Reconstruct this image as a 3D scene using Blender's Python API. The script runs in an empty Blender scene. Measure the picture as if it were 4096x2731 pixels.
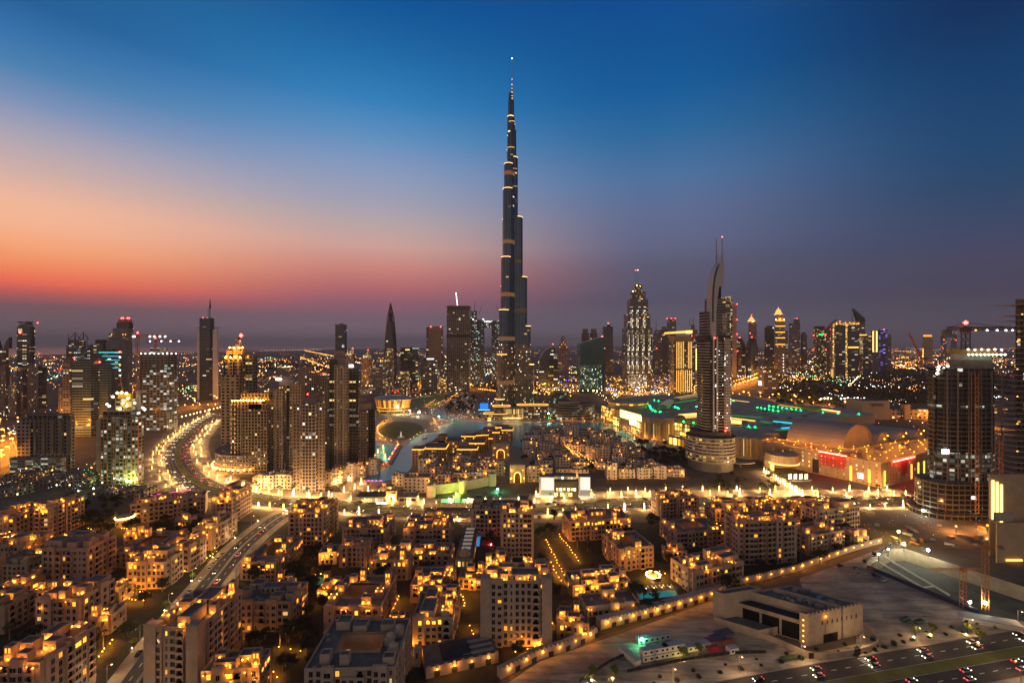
import bpy, math, random
from math import pi, sin, cos, atan2, hypot, sqrt, tan, floor
from mathutils import Vector, Matrix
R = math.radians
S = bpy.context.scene
COL = S.collection
rng = random.Random(11)

# ---------------------------------------------------------------- camera
F, CX, HY, CH = 1045.0, 1176.0, 791.0, 150.0        # focal length / centre / horizon in plan units, camera height
cam_d = bpy.data.cameras.new('camera'); cam = bpy.data.objects.new('camera', cam_d); COL.objects.link(cam)
cam.location = (0, 0, CH); cam.rotation_euler = (R(90), 0, 0)
cam_d.sensor_width = 36; cam_d.lens = 36 * F / 2352; cam_d.shift_y = 7 / 2352
cam_d.clip_start = 1; cam_d.clip_end = 200000
S.camera = cam
S.view_settings.view_transform = 'Standard'; S.view_settings.look = 'None'
S.view_settings.gamma = 1; S.view_settings.exposure = 0
S.cycles.use_denoising = True
S.cycles.use_light_tree = True
S.cycles.max_bounces = 4; S.cycles.diffuse_bounces = 1; S.cycles.glossy_bounces = 2
S.cycles.transmission_bounces = 2; S.cycles.volume_bounces = 0
S.cycles.sample_clamp_indirect = 4; S.cycles.sample_clamp_direct = 0
S.cycles.caustics_reflective = False; S.cycles.caustics_refractive = False

def lin(c):
    return tuple((x / 255 / 12.92 if x <= 10 else ((x / 255 + .055) / 1.055) ** 2.4) for x in c)

# ---------------------------------------------------------------- dusk sky (afterglow low in the west, deep blue above)
w = bpy.data.worlds.new('World'); S.world = w; w.use_nodes = True
wt = w.node_tree; wt.nodes.clear()
def wn(t, **k):
    n = wt.nodes.new(t)
    for a, b in k.items(): setattr(n, a, b)
    return n
tc = wn('ShaderNodeTexCoord'); sx = wn('ShaderNodeSeparateXYZ')
wt.links.new(tc.outputs['Generated'], sx.inputs[0])
az = wn('ShaderNodeMath', operation='ARCTAN2'); wt.links.new(sx.outputs['X'], az.inputs[0]); wt.links.new(sx.outputs['Y'], az.inputs[1])
el = wn('ShaderNodeMath', operation='MULTIPLY'); el.inputs[1].default_value = 1.6; wt.links.new(sx.outputs['Z'], el.inputs[0])
def sky_ramp(off, stops):
    r = wn('ShaderNodeValToRGB'); k = sqrt(1 + (off / F) ** 2)
    pts = []
    for c, col in stops:
        t = max(0, (HY - c * .5128)) / F / k
        pts.append((min(1, sin(math.atan(t)) * 1.6), lin(col)))
    pts.sort()
    q0 = pts[-1]; pts.append((min(.96, q0[0] + .10), tuple(x * .93 for x in q0[1]))); pts.append((min(1.0, q0[0] + .34), (.050, .066, .098)))
    e = r.color_ramp.elements
    e[0].position, e[0].color = pts[0][0], (*pts[0][1], 1)
    e[1].position, e[1].color = pts[-1][0], (*pts[-1][1], 1)
    for p, c in pts[1:-1]:
        q = e.new(p); q.color = (*c, 1)
    wt.links.new(el.outputs[0], r.inputs[0])
    return r.outputs[0]
L = sky_ramp(-1119, [(0, (30, 98, 155)), (150, (50, 116, 174)), (300, (76, 132, 182)), (450, (126, 150, 190)), (600, (176, 170, 188)), (750, (214, 182, 176)),
    (900, (254, 193, 163)), (1000, (262, 192, 154)), (1100, (266, 178, 126)), (1200, (266, 146, 98)), (1260, (262, 117, 86)), (1310, (208, 98, 92)), (1365, (134, 94, 102)), (1430, (128, 101, 110)), (1540, (140, 112, 118))])
A = sky_ramp(-315, [(0, (0, 86, 155)), (150, (16, 99, 162)), (300, (30, 115, 176)), (450, (50, 130, 190)), (600, (92, 146, 196)), (750, (136, 158, 196)),
    (900, (166, 166, 186)), (1000, (192, 172, 174)), (1100, (216, 170, 160)), (1200, (216, 140, 130)), (1280, (196, 114, 116)), (1350, (160, 101, 116)), (1420, (130, 104, 120)), (1540, (146, 126, 140))])
B = sky_ramp(317, [(0, (0, 77, 147)), (200, (0, 83, 149)), (400, (4, 92, 156)), (600, (38, 106, 160)), (800, (76, 116, 162)),
    (950, (96, 111, 150)), (1100, (98, 104, 136)), (1200, (90, 91, 117)), (1350, (84, 84, 107)), (1540, (112, 108, 122))])
D = sky_ramp(1115, [(0, (0, 46, 94)), (300, (0, 61, 110)), (600, (14, 70, 115)), (800, (30, 71, 109)), (1000, (54, 72, 106)), (1150, (68, 70, 98)), (1300, (67, 67, 90)), (1540, (84, 82, 98))])
def wmix(a, b, a0, a1):
    m = wn('ShaderNodeMapRange'); m.inputs['From Min'].default_value = R(a0); m.inputs['From Max'].default_value = R(a1)
    m.interpolation_type = 'SMOOTHSTEP'
    wt.links.new(az.outputs[0], m.inputs['Value'])
    x = wn('ShaderNodeMix', data_type='RGBA'); wt.links.new(m.outputs[0], x.inputs['Factor'])
    wt.links.new(a, x.inputs['A']); wt.links.new(b, x.inputs['B'])
    return x.outputs['Result']
# behind the camera: unseen sky, made bright and warm to fill the facing walls
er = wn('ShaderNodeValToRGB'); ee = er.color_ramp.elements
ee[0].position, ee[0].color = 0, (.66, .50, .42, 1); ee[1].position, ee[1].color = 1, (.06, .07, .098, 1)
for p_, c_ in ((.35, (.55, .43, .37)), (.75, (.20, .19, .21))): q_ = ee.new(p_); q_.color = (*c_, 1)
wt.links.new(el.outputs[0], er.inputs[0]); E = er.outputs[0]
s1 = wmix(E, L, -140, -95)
s2 = wmix(s1, A, -48, -18)
s3 = wmix(s2, B, -18, 18)
s5 = wmix(s3, D, 18, 48)
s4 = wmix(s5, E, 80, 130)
bg = wn('ShaderNodeBackground'); bg.inputs['Strength'].default_value = 1.0
wt.links.new(s4, bg.inputs['Color'])
wo = wn('ShaderNodeOutputWorld'); wt.links.new(bg.outputs[0], wo.inputs['Surface'])

# ---------------------------------------------------------------- plan helpers
def gy(py, z=0): return (CH - z) * F / (py - HY)
def G(px, py, z=0):
    Y = gy(py, z); return ((px - CX) / F * Y, Y)
def XX(px, Y): return (px - CX) / F * Y
def ZZ(py, Y): return CH - (py - HY) * Y / F

# ---------------------------------------------------------------- mesh builder
class MB:
    def __init__(s): s.v = []; s.f = []; s.m = []; s.uv = []
    def face(s, pts, mi=0, uv=None):
        n = len(s.v); s.v += [tuple(p) for p in pts]; s.f.append(tuple(range(n, n + len(pts)))); s.m.append(mi)
        s.uv += uv if uv else [(p[0], p[1]) for p in pts]
        return s
    def prism(s, pts, z0, z1, side=0, top=1, pts2=None, bottom=False, cap=True, u0=0):
        q = pts2 or pts; n = len(pts); u = u0
        for i in range(n):
            j = (i + 1) % n; a, b, c, d = pts[i], pts[j], q[j], q[i]
            l = hypot(b[0] - a[0], b[1] - a[1])
            s.face([(a[0], a[1], z0), (b[0], b[1], z0), (c[0], c[1], z1), (d[0], d[1], z1)], side, [(u, z0), (u + l, z0), (u + l, z1), (u, z1)])
            u += l
        if cap: s.face([(p[0], p[1], z1) for p in q], top)
        if bottom: s.face([(p[0], p[1], z0) for p in reversed(pts)], top)
        return s
    def box(s, cx, cy, z0, w, d, h, rot=0, side=0, top=1, bottom=False):
        return s.prism(rect(cx, cy, w, d, rot), z0, z0 + h, side, top, bottom=bottom)
    def ring(s, outer, inner, z0, z1, mi=0, topmi=None):
        """walls of a parapet: outer face, inner face and flat top"""
        n = len(outer); u = 0
        for i in range(n):
            j = (i + 1) % n; a, b, c, d = outer[i], outer[j], inner[j], inner[i]
            l = hypot(b[0] - a[0], b[1] - a[1])
            s.face([(*a, z0), (*b, z0), (*b, z1), (*a, z1)], mi, [(u, z0), (u + l, z0), (u + l, z1), (u, z1)])
            s.face([(*c, z0), (*d, z0), (*d, z1), (*c, z1)], mi, [(u, z0), (u + l, z0), (u + l, z1), (u, z1)])
            s.face([(*a, z1), (*b, z1), (*c, z1), (*d, z1)], mi if topmi is None else topmi)
            u += l
        return s
    def tube(s, p, q, r0, r1=None, n=6, mi=0, cap=True):
        r1 = r0 if r1 is None else r1
        p, q = Vector(p), Vector(q); d = (q - p)
        if d.length < 1e-6: return s
        d.normalize(); a = d.cross(Vector((0, 0, 1)) if abs(d.z) < .9 else Vector((1, 0, 0))).normalized(); b = d.cross(a)
        A = [p + (a * cos(2 * pi * i / n) + b * sin(2 * pi * i / n)) * r0 for i in range(n)]
        B = [q + (a * cos(2 * pi * i / n) + b * sin(2 * pi * i / n)) * r1 for i in range(n)]
        for i in range(n):
            j = (i + 1) % n; s.face([A[i], A[j], B[j], B[i]], mi)
        if cap: s.face(list(reversed(A)), mi); s.face(B, mi)
        return s
    def lathe(s, cx, cy, prof, n=24, mi=0, a0=0, a1=2 * pi, sx=1, sy=1):
        full = abs(a1 - a0 - 2 * pi) < 1e-6
        for (r0, z0), (r1, z1) in zip(prof, prof[1:]):
            for i in range(n):
                t, t2 = a0 + (a1 - a0) * i / n, a0 + (a1 - a0) * (i + 1) / n
                P = lambda r, t, z: (cx + r * cos(t) * sx, cy + r * sin(t) * sy, z)
                rr = max(r0, r1)
                uv = [(rr * t, z0), (rr * t2, z0), (rr * t2, z1), (rr * t, z1)]
                if r0 < 1e-6: s.face([P(r0, t, z0), P(r1, t2, z1), P(r1, t, z1)], mi, [uv[0], uv[2], uv[3]])
                elif r1 < 1e-6: s.face([P(r0, t, z0), P(r0, t2, z0), P(r1, t, z1)], mi, uv[:3])
                else: s.face([P(r0, t, z0), P(r0, t2, z0), P(r1, t2, z1), P(r1, t, z1)], mi, uv)
        return s
    def mesh(s, name, mats, smooth=False):
        me = bpy.data.meshes.new(name)
        me.from_pydata(s.v, [], s.f)
        for m in mats: me.materials.append(m)
        me.polygons.foreach_set('material_index', [min(i, len(mats) - 1) for i in s.m])
        if smooth: me.polygons.foreach_set('use_smooth', [True] * len(s.f))
        ul = me.uv_layers.new(name='UVMap')
        ul.data.foreach_set('uv', [c for p in s.uv for c in p])
        me.update()
        return me

def rect(cx, cy, w, d, rot=0):
    c, t = cos(rot), sin(rot)
    return [(cx + x * c - y * t, cy + x * t + y * c) for x, y in ((-w / 2, -d / 2), (w / 2, -d / 2), (w / 2, d / 2), (-w / 2, d / 2))]
def ell(cx, cy, a, b, n=32, rot=0, a0=0, a1=2 * pi):
    k = n if abs(a1 - a0 - 2 * pi) < 1e-6 else n + 1
    o = []
    for i in range(k):
        t = a0 + (a1 - a0) * i / n; x, y = a * cos(t), b * sin(t)
        o.append((cx + x * cos(rot) - y * sin(rot), cy + x * sin(rot) + y * cos(rot)))
    return o
def rrect(cx, cy, w, d, r, rot=0, n=4):
    o = []
    for sxx, syy, t0 in ((1, -1, -pi / 2), (1, 1, 0), (-1, 1, pi / 2), (-1, -1, pi)):
        for i in range(n + 1):
            t = t0 + pi / 2 * i / n
            x, y = sxx * (w / 2 - r) + r * cos(t), syy * (d / 2 - r) + r * sin(t)
            o.append((cx + x * cos(rot) - y * sin(rot), cy + x * sin(rot) + y * cos(rot)))
    return o
def scaled(pts, k, c=None):
    cx = c[0] if c else sum(p[0] for p in pts) / len(pts); cy = c[1] if c else sum(p[1] for p in pts) / len(pts)
    return [(cx + (p[0] - cx) * k, cy + (p[1] - cy) * k) for p in pts]

def thing(name, label, cat, loc=(0, 0, 0), rot=0, group=None):
    o = bpy.data.objects.new(name, None); COL.objects.link(o)
    o.location = (*loc, 0) if len(loc) == 2 else loc; o.rotation_euler = (0, 0, rot)
    o.empty_display_size = 1
    o['label'] = label; o['category'] = cat
    if group: o['group'] = group
    return o
def part(name, mb, mats, parent=None, label=None, smooth=False, loc=None, rot=None):
    me = mb if isinstance(mb, bpy.types.Mesh) else mb.mesh(name, mats if isinstance(mats, (list, tuple)) else [mats], smooth)
    o = bpy.data.objects.new(name, me); COL.objects.link(o)
    if parent: o.parent = parent
    if loc: o.location = loc
    if rot: o.rotation_euler = (0, 0, rot)
    if label: o['label'] = label
    return o
_LD = {}
def lamp_light(parent, loc, col, power):
    # the light that a lamp throws, sitting just clear of its glowing body
    k = (col, power)
    if k not in _LD:
        d = bpy.data.lights.new('lamp_light', 'POINT'); d.color = col; d.energy = power; d.shadow_soft_size = 0; _LD[k] = d
    o = bpy.data.objects.new('lamp_light', _LD[k]); COL.objects.link(o); o.parent = parent; o.location = loc
    return o
AMB = (1, .35, .035); SODC = (1, .34, .03)
def solo(name, mb, mats, label, cat, group=None, smooth=False):
    o = part(name, mb, mats, None, label, smooth); o['category'] = cat
    if group: o['group'] = group
    return o
def struct(name, mb, mats, smooth=False, kind='structure'):
    o = part(name, mb, mats, None, None, smooth); o['kind'] = kind; return o
def dup(root, loc, rot=None, label=None, group=None, scale=None):
    r = root.copy(); COL.objects.link(r); r.location = (*loc, 0) if len(loc) == 2 else loc
    if rot is not None: r.rotation_euler = (0, 0, rot)
    if scale: r.scale = (scale,) * 3 if not isinstance(scale, tuple) else scale
    if label: r['label'] = label
    if group: r['group'] = group
    for ch in root.children:
        c = ch.copy(); COL.objects.link(c); c.parent = r
        for g in ch.children:
            d = g.copy(); COL.objects.link(d); d.parent = c
    return r

# ---------------------------------------------------------------- materials
def new_mat(name):
    m = bpy.data.materials.new(name); m.use_nodes = True; t = m.node_tree
    b = t.nodes['Principled BSDF']
    return m, t, b
def mat(name, col, rough=.8, metal=0, var=.0, scale=.3, spec=.5):
    """plain surface with soft blotches of wear"""
    m, t, b = new_mat(name)
    b.inputs['Roughness'].default_value = rough; b.inputs['Metallic'].default_value = metal
    b.inputs['Specular IOR Level'].default_value = spec
    if var:
        co = t.nodes.new('ShaderNodeNewGeometry'); n = t.nodes.new('ShaderNodeTexNoise'); n.inputs['Scale'].default_value = scale; n.inputs['Detail'].default_value = 5
        n.inputs['Roughness'].default_value = .65
        t.links.new(co.outputs['Position'], n.inputs['Vector'])
        r = t.nodes.new('ShaderNodeMapRange'); r.inputs['From Min'].default_value = .3; r.inputs['From Max'].default_value = .7
        r.inputs['To Min'].default_value = 1 - var; r.inputs['To Max'].default_value = 1 + var
        t.links.new(n.outputs[0], r.inputs[0])
        h = t.nodes.new('ShaderNodeHueSaturation'); h.inputs['Color'].default_value = (*col, 1); t.links.new(r.outputs[0], h.inputs['Value'])
        t.links.new(h.outputs[0], b.inputs['Base Color'])
    else: b.inputs['Base Color'].default_value = (*col, 1)
    m.cycles.emission_sampling = 'NONE'
    return m
LAMP_GAIN = 10.0
def glow(name, col, strength, sample=True, base=(.02, .02, .02)):
    if sample and strength > 5: strength *= LAMP_GAIN
    m, t, b = new_mat(name)
    b.inputs['Base Color'].default_value = (*base, 1); b.inputs['Roughness'].default_value = .5
    b.inputs['Emission Color'].default_value = (*col, 1); b.inputs['Emission Strength'].default_value = strength
    m.cycles.emission_sampling = 'FRONT_BACK' if sample else 'NONE'
    return m
_fc = {}
def facade(wall=(.3, .26, .22), glass=(.02, .025, .03), cw=3.5, ch=3.6, ww=.55, wh=.55, lit=.08, warm=(1, .62, .22), cool=(1, .9, .7), e=1.2, seed=0,
           wrough=.75, grough=.12, gmetal=0., wmetal=0., run=1.0, coolmix=.35):
    """outer wall with a regular grid of window panes; some rooms behind them are lit. u runs along the wall, v is the height, both in metres"""
    key = (wall, glass, cw, ch, ww, wh, lit, warm, cool, e, seed, wrough, grough, gmetal, wmetal, run, coolmix)
    if key in _fc: return _fc[key]
    m, t, b = new_mat('facade'); N, K = t.nodes, t.links
    def M(op, a, bb=None, c=None):
        n = N.new('ShaderNodeMath'); n.operation = op
        for i, x in enumerate((a, bb, c)):
            if x is None: continue
            if isinstance(x, (int, float)): n.inputs[i].default_value = x
            else: K.new(x, n.inputs[i])
        return n.outputs[0]
    uv = N.new('ShaderNodeUVMap'); sp = N.new('ShaderNodeSeparateXYZ'); K.new(uv.outputs[0], sp.inputs[0])
    u = M('DIVIDE', sp.outputs[0], cw); v = M('DIVIDE', sp.outputs[1], ch)
    fu, fv = M('FRACT', u), M('FRACT', v)
    iu, iv = M('FLOOR', M('DIVIDE', u, run)), M('FLOOR', v)
    win = M('MULTIPLY', M('LESS_THAN', M('ABSOLUTE', M('SUBTRACT', fu, .5)), ww / 2), M('LESS_THAN', M('ABSOLUTE', M('SUBTRACT', fv, .5)), wh / 2))
    cb = N.new('ShaderNodeCombineXYZ'); K.new(iu, cb.inputs[0]); K.new(iv, cb.inputs[1]); cb.inputs[2].default_value = seed + .5
    wnz = N.new('ShaderNodeTexWhiteNoise'); wnz.noise_dimensions = '3D'; K.new(cb.outputs[0], wnz.inputs[0])
    on = M('MULTIPLY', M('LESS_THAN', wnz.outputs['Value'], lit), win)
    sc = N.new('ShaderNodeSeparateColor'); K.new(wnz.outputs['Color'], sc.inputs[0])
    mx = N.new('ShaderNodeMix'); mx.data_type = 'RGBA'; mx.inputs['A'].default_value = (*wall, 1); mx.inputs['B'].default_value = (*glass, 1); K.new(win, mx.inputs['Factor'])
    # weathering of the wall between the panes
    ge = N.new('ShaderNodeNewGeometry'); nz = N.new('ShaderNodeTexNoise'); nz.inputs['Scale'].default_value = .08; nz.inputs['Detail'].default_value = 4; K.new(ge.outputs['Position'], nz.inputs['Vector'])
    hs = N.new('ShaderNodeHueSaturation'); K.new(M('MULTIPLY_ADD', nz.outputs[0], .9, .55), hs.inputs['Value']); K.new(mx.outputs['Result'], hs.inputs['Color'])
    K.new(hs.outputs[0], b.inputs['Base Color'])
    K.new(M('MULTIPLY_ADD', win, grough - wrough, wrough), b.inputs['Roughness'])
    K.new(M('MULTIPLY_ADD', win, gmetal - wmetal, wmetal), b.inputs['Metallic'])
    ec = N.new('ShaderNodeMix'); ec.data_type = 'RGBA'; ec.inputs['A'].default_value = (*warm, 1); ec.inputs['B'].default_value = (*cool, 1)
    K.new(M('LESS_THAN', sc.outputs[1], coolmix), ec.inputs['Factor'])
    K.new(ec.outputs['Result'], b.inputs['Emission Color'])
    K.new(M('MULTIPLY', on, M('MULTIPLY_ADD', M('POWER', sc.outputs[2], 2.6), e * 1.9, e * .12)), b.inputs['Emission Strength'])
    m.cycles.emission_sampling = 'NONE'
    _fc[key] = m
    return m

WARM = (1, .40, .035); AMBER = (1, .32, .02); WHITE = (1, .93, .8); COOL = (.75, .95, 1); RED = (1, .03, .02); GREEN = (.02, 1, .18)
# ---------------------------------------------------------------- shared surfaces
M_ROOF = mat('roof_screed', (.16, .165, .18), .9, 0, .25, .15)
M_ROOFD = mat('roof_dark', (.06, .065, .075), .9, 0, .3, .15)
M_CONC = mat('concrete', (.3, .27, .24), .9, 0, .25, .2)
M_CONCD = mat('concrete_raw', (.16, .13, .11), .9, 0, .3, .2)
M_STEEL = mat('steel', (.25, .26, .28), .4, .6)
M_DARK = mat('dark_metal', (.03, .03, .035), .5, .3)
M_GLASSD = mat('dark_glass', (.015, .02, .028), .08, 0, 0, 1, .8)
M_SILVER = mat('silver_cladding', (.34, .35, .38), .35, .5)
M_WHITE = mat('white_render', (.6, .57, .52), .8, 0, .12, .2)
M_RUST = mat('orange_crane_paint', (.45, .16, .03), .6)
G_RED = glow('red_beacon', (1, .04, .03), 22, False)
G_WARM = glow('warm_lamp', WARM, 16)
G_WARMS = glow('warm_strip', (1, .42, .05), 3.4, False)
G_GOLD = glow('gold_strip', (1, .46, .07), 2.6, False)
G_GOLDP = glow('pale_gold_strip', (1, .52, .12), 3.2, False)
G_WHITE = glow('white_lamp', (1, .93, .75), 12, False)
G_WHITES = glow('white_strip', (1, .96, .88), 6, False)
G_COOLS = glow('cool_strip', (.8, 1, .95), 5, False)
G_CYAN = glow('cyan_strip', (.02, .75, .85), 1.6, False)
G_BLUE = glow('blue_strip', (.05, .12, 1), 3, False)
G_VIOLET = glow('violet_strip', (.25, .15, 1), 1.5, False)
G_GREEN = glow('green_lamp', (.02, 1, .2), 8)
G_GREENS = glow('green_strip', (.0, .9, .10), 4.5)

# ---------------------------------------------------------------- ground, sea
gr = MB()
M_EARTH = mat('dark_town_ground', (.12, .09, .066), .95, 0, .45, .02)
M_SEA, st_, sb_ = new_mat('evening_sea'); sb_.inputs['Base Color'].default_value = (.03, .035, .05, 1); sb_.inputs['Roughness'].default_value = .25
M_SEA.cycles.emission_sampling = 'NONE'

# ---------------------------------------------------------------- skyline towers
def boxpx(a, b, Y, side=0.0):
    """footprint of a block whose outline runs from a to b in plan units at distance Y; 'side' of that outline is its flank"""
    sp = (b - a) * side; oa, ob = a - CX, b - CX
    if oa >= 0 and side:
        d = Y * sp / max(oa, 1); x0, x1 = (a + sp - CX) / F * Y, ob / F * Y
    elif ob <= 0 and side:
        d = Y * sp / max(-ob, 1); x0, x1 = oa / F * Y, (b - sp - CX) / F * Y
    else:
        x0, x1 = oa / F * Y, ob / F * Y; d = (x1 - x0) * .8
    d = min(d, 70)
    return (x0 + x1) / 2, Y + d / 2, x1 - x0, d

class Tower:
    def __init__(s, label, a, b, by, side=None, name='skyscraper', cat='skyscraper', group=None):
        s.Y = gy(by); off = min(abs(a - CX), abs(b - CX))
        s.side = side if side is not None else (.28 if off > 250 and (a - CX) * (b - CX) > 0 else 0)
        cx, cy, s.w, s.d = boxpx(a, b, s.Y, s.side); s.ox, s.oy = cx, cy
        s.t = thing(name, label, cat, (cx, cy, 0), 0, group)
    def z(s, py): return ZZ(py, s.Y)
    def x(s, px): return XX(px, s.Y) - s.ox
    def seg(s, a, b, ty, by=None, m=None, name='body', side=None, inset=0, shape='box', roof=None, r=.3, top2=None, dk=1, label=None):
        """one storey block of the tower, outline a..b, top at ty, foot at by (ground if None)"""
        cx, cy, w, d = boxpx(a, b, s.Y, s.side if side is None else side); d *= dk
        cx -= s.ox; cy = cy - s.oy + inset
        z0 = 0 if by is None else s.z(by); z1 = s.z(ty)
        if shape == 'round': p = ell(cx, cy, w / 2, d / 2, 28)
        elif shape == 'rr': p = rrect(cx, cy, w, d, min(w, d) * r)
        else: p = rect(cx, cy, w, d)
        mb = MB().prism(p, z0, z1, 0, 1, pts2=scaled(p, top2) if top2 else None)
        return part(name, mb, [m, roof or M_ROOFD], s.t, label)
    def strip(s, a, b, ty, by, m=None, name='light_strip', proud=.6, yoff=None, d=.5):
        """flat light strip standing proud of the front face"""
        w = (b - a) / F * s.Y; cx = (s.x(a) + s.x(b)) / 2
        y = -s.d / 2 - proud if yoff is None else yoff - proud
        mb = MB().box(cx, y, s.z(by), w, d, s.z(ty) - s.z(by), bottom=True)
        return part(name, mb, [m, m], s.t)
    def beacon(s, px, py, r=None, m=None, name='beacon', y=0):
        r = r or s.Y / 700
        mb = MB().lathe(0, 0, [(0, -r), (r, 0), (0, r)], 6)
        return part(name, mb, m or G_RED, s.t, loc=(s.x(px), y, s.z(py)))
    def pole(s, px, ty, by, r=1.0, m=None, name='spire', r1=None, px2=None, y=0):
        mb = MB().tube((s.x(px), y, s.z(by)), (s.x(px if px2 is None else px2), y, s.z(ty)), r, r * .35 if r1 is None else r1, 8)
        return part(name, mb, m or M_STEEL, s.t)

def fc(kind, Y=1000, seed=0, **k):
    """window grids by kind of tower; cells grow a little with the size of the storeys"""
    base = dict(
        dark=dict(wall=(.045, .05, .065), glass=(.015, .022, .034), cw=4.5, ch=4, ww=.8, wh=.6, lit=.055, wrough=.35, e=1.0, run=2),
        teal=dict(wall=(.16, .19, .19), glass=(.012, .035, .045), cw=6, ch=4.2, ww=.95, wh=.55, lit=.045, wrough=.5, e=.9, coolmix=.5, run=3),
        beige=dict(wall=(.30, .225, .17), glass=(.012, .012, .014), cw=3.6, ch=3.7, ww=.5, wh=.5, lit=.055, e=1.2),
        grid=dict(wall=(.26, .2, .16), glass=(.015, .017, .02), cw=4.2, ch=4.0, ww=.55, wh=.55, lit=.08, e=1.2),
        gold=dict(wall=(.16, .11, .06), glass=(.03, .02, .012), cw=5, ch=4.2, ww=.7, wh=.5, lit=.3, e=1.0, coolmix=.1),
        site=dict(wall=(.17, .14, .12), glass=(.03, .03, .03), cw=6, ch=4.6, ww=.78, wh=.6, lit=.45, warm=(1, .95, .75), cool=(.85, 1, .9), e=.9),
        grey=dict(wall=(.16, .155, .17), glass=(.02, .024, .03), cw=5, ch=4.4, ww=.6, wh=.5, lit=.09, e=.9, run=2),
    )[kind]
    d = dict(base); d['seed'] = seed; d.update(k)
    return facade(**d)

# --- west of the boulevard, from the far left
T = Tower('dark tower with a forked crown cut by the picture edge', -14, 20, 945)
T.seg(-14, 20, 800, None, fc('dark', seed=1, lit=.12, wall=(.1, .07, .09)))
for a, b, tt in ((-14, -2, 770), (6, 20, 774)):
    cx = (T.x(a) + T.x(b)) / 2; w_ = T.x(b) - T.x(a); z0, z1 = T.z(800), T.z(tt); y0, y1 = -T.d / 2 + 1, T.d / 2 - 1
    mb = MB(); hi, lo = (cx + w_ / 2, cx - w_ / 2) if a > 0 else (cx - w_ / 2, cx + w_ / 2)
    P = [(lo, z0), (hi, z0), (hi, z1), ((lo * .6 + hi * .4), z0 + (z1 - z0) * .55)]
    if a < 0: P = P[::-1]
    mb.face([(x, y0, z) for x, z in P]); mb.face([(x, y1, z) for x, z in reversed(P)])
    for i in range(4):
        (xa, za), (xb, zb) = P[i], P[(i + 1) % 4]; mb.face([(xb, y0, zb), (xa, y0, za), (xa, y1, za), (xb, y1, zb)])
    part('horn', mb, [fc('dark', seed=2)], T.t)

T = Tower('pale residential slab block at the left picture edge with dark window strips', -10, 40, 955)
T.seg(-10, 14, 838, None, fc('beige', seed=3, wall=(.22, .19, .18), lit=.1), inset=1)
T.seg(10, 22, 842, None, fc('dark', seed=4, lit=.15), inset=3, name='glass_bay')
T.seg(18, 36, 884, None, fc('beige', seed=5, wall=(.26, .22, .2), lit=.12), name='wing')
T.seg(34, 48, 902, None, fc('dark', seed=6), inset=4, name='wing')

T = Tower('dark tower with rounded shoulders under a thin flat cap', 36, 83, 900)
m = fc('dark', seed=7, cw=7, lit=.16, wall=(.05, .055, .075))
T.seg(36, 83, 752, None, m, shape='rr'); T.seg(38, 81, 742, 752, m, name='shoulder', shape='rr', top2=.84); T.seg(40, 78, 738.5, 740.5, M_DARK, 'roof_cap', inset=-1)
T.seg(45, 73, 740.5, 742, M_DARK, 'cap_stem'); T.beacon(47, 763, 4, y=-T.d / 2 - 1); T.beacon(80, 741)

T = Tower('pair of joined pale slabs with black glass between them', 38, 104, 938)
T.seg(38, 62, 846, None, fc('beige', seed=8, wall=(.2, .18, .18), lit=.1), inset=2); T.seg(62, 84, 834, None, fc('beige', seed=9, wall=(.25, .22, .21), lit=.08), name='core')
T.seg(54, 64, 850, None, fc('dark', seed=10), inset=-2, name='glass_bay'); T.seg(84, 104, 840, None, fc('dark', seed=11, lit=.12), inset=4, name='wing')

T = Tower('dark tower crowned with two open triangular trusses', 152, 199, 890)
m = fc('dark', seed=12, lit=.06)
T.seg(152, 199, 795, None, m); T.seg(156, 195, 780, 795, m, 'crown', inset=3)
for xc in (166, 185):
    mb = MB()
    for dx, dy in ((-6, -12), (6, -12), (-6, 12), (6, 12)): mb.tube((T.x(xc + dx), dy, T.z(780)), (T.x(xc), 0, T.z(762)), 1.1, .6, 5)
    part('truss', mb, M_DARK, T.t)
T.pole(154, 768, 795, 1.5, M_DARK, 'corner_spire', y=-6); T.pole(197, 768, 795, 1.5, M_DARK, 'corner_spire', y=-6)

T = Tower('lower glass block with rows of white lit offices below the truss crown', 170, 210, 905)
T.seg(170, 210, 800, None, fc('grey', seed=13, lit=.4, cool=(1, 1, .95), warm=(1, .9, .7), coolmix=.7, wall=(.08, .09, .1)))
T.seg(198, 206, 792, 800, M_CONCD, 'plant_room', inset=4)

T = Tower('plain dark tower directly before the stepped tower with red lights', 208, 248, 905)
T.seg(208, 248, 790, None, fc('dark', seed=14, lit=.04, wall=(.06, .065, .08))); T.seg(216, 244, 780, 790, M_DARK, 'roof_block', inset=4)

T = Tower('stepped grey tower with four red lights on its domed top', 243, 304, 912)
m = fc('grey', seed=15, lit=.05, wall=(.17, .17, .18), ww=.45)
T.seg(243, 304, 784, None, m); T.seg(246, 300, 765, 784, m, 'step', inset=4); T.seg(254, 302, 753, 765, m, 'step', inset=7); T.seg(260, 301, 740, 753, fc('dark', seed=16, lit=.02), 'step', inset=9, dk=.8)
T.seg(261, 300, 732, 740, M_CONCD, 'roof_cap', inset=10, top2=.72, dk=.8)
for x in (270, 274, 284, 288): T.beacon(x, 730, 2.2)
for x in (257, 283, 289): T.beacon(x, 768, 1.6, G_WARMS, 'floodlight', y=-T.d / 2 - 1)
T.seg(282, 296, 792, None, fc('teal', seed=17, lit=.04), inset=-4, name='glass_bay')

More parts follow.
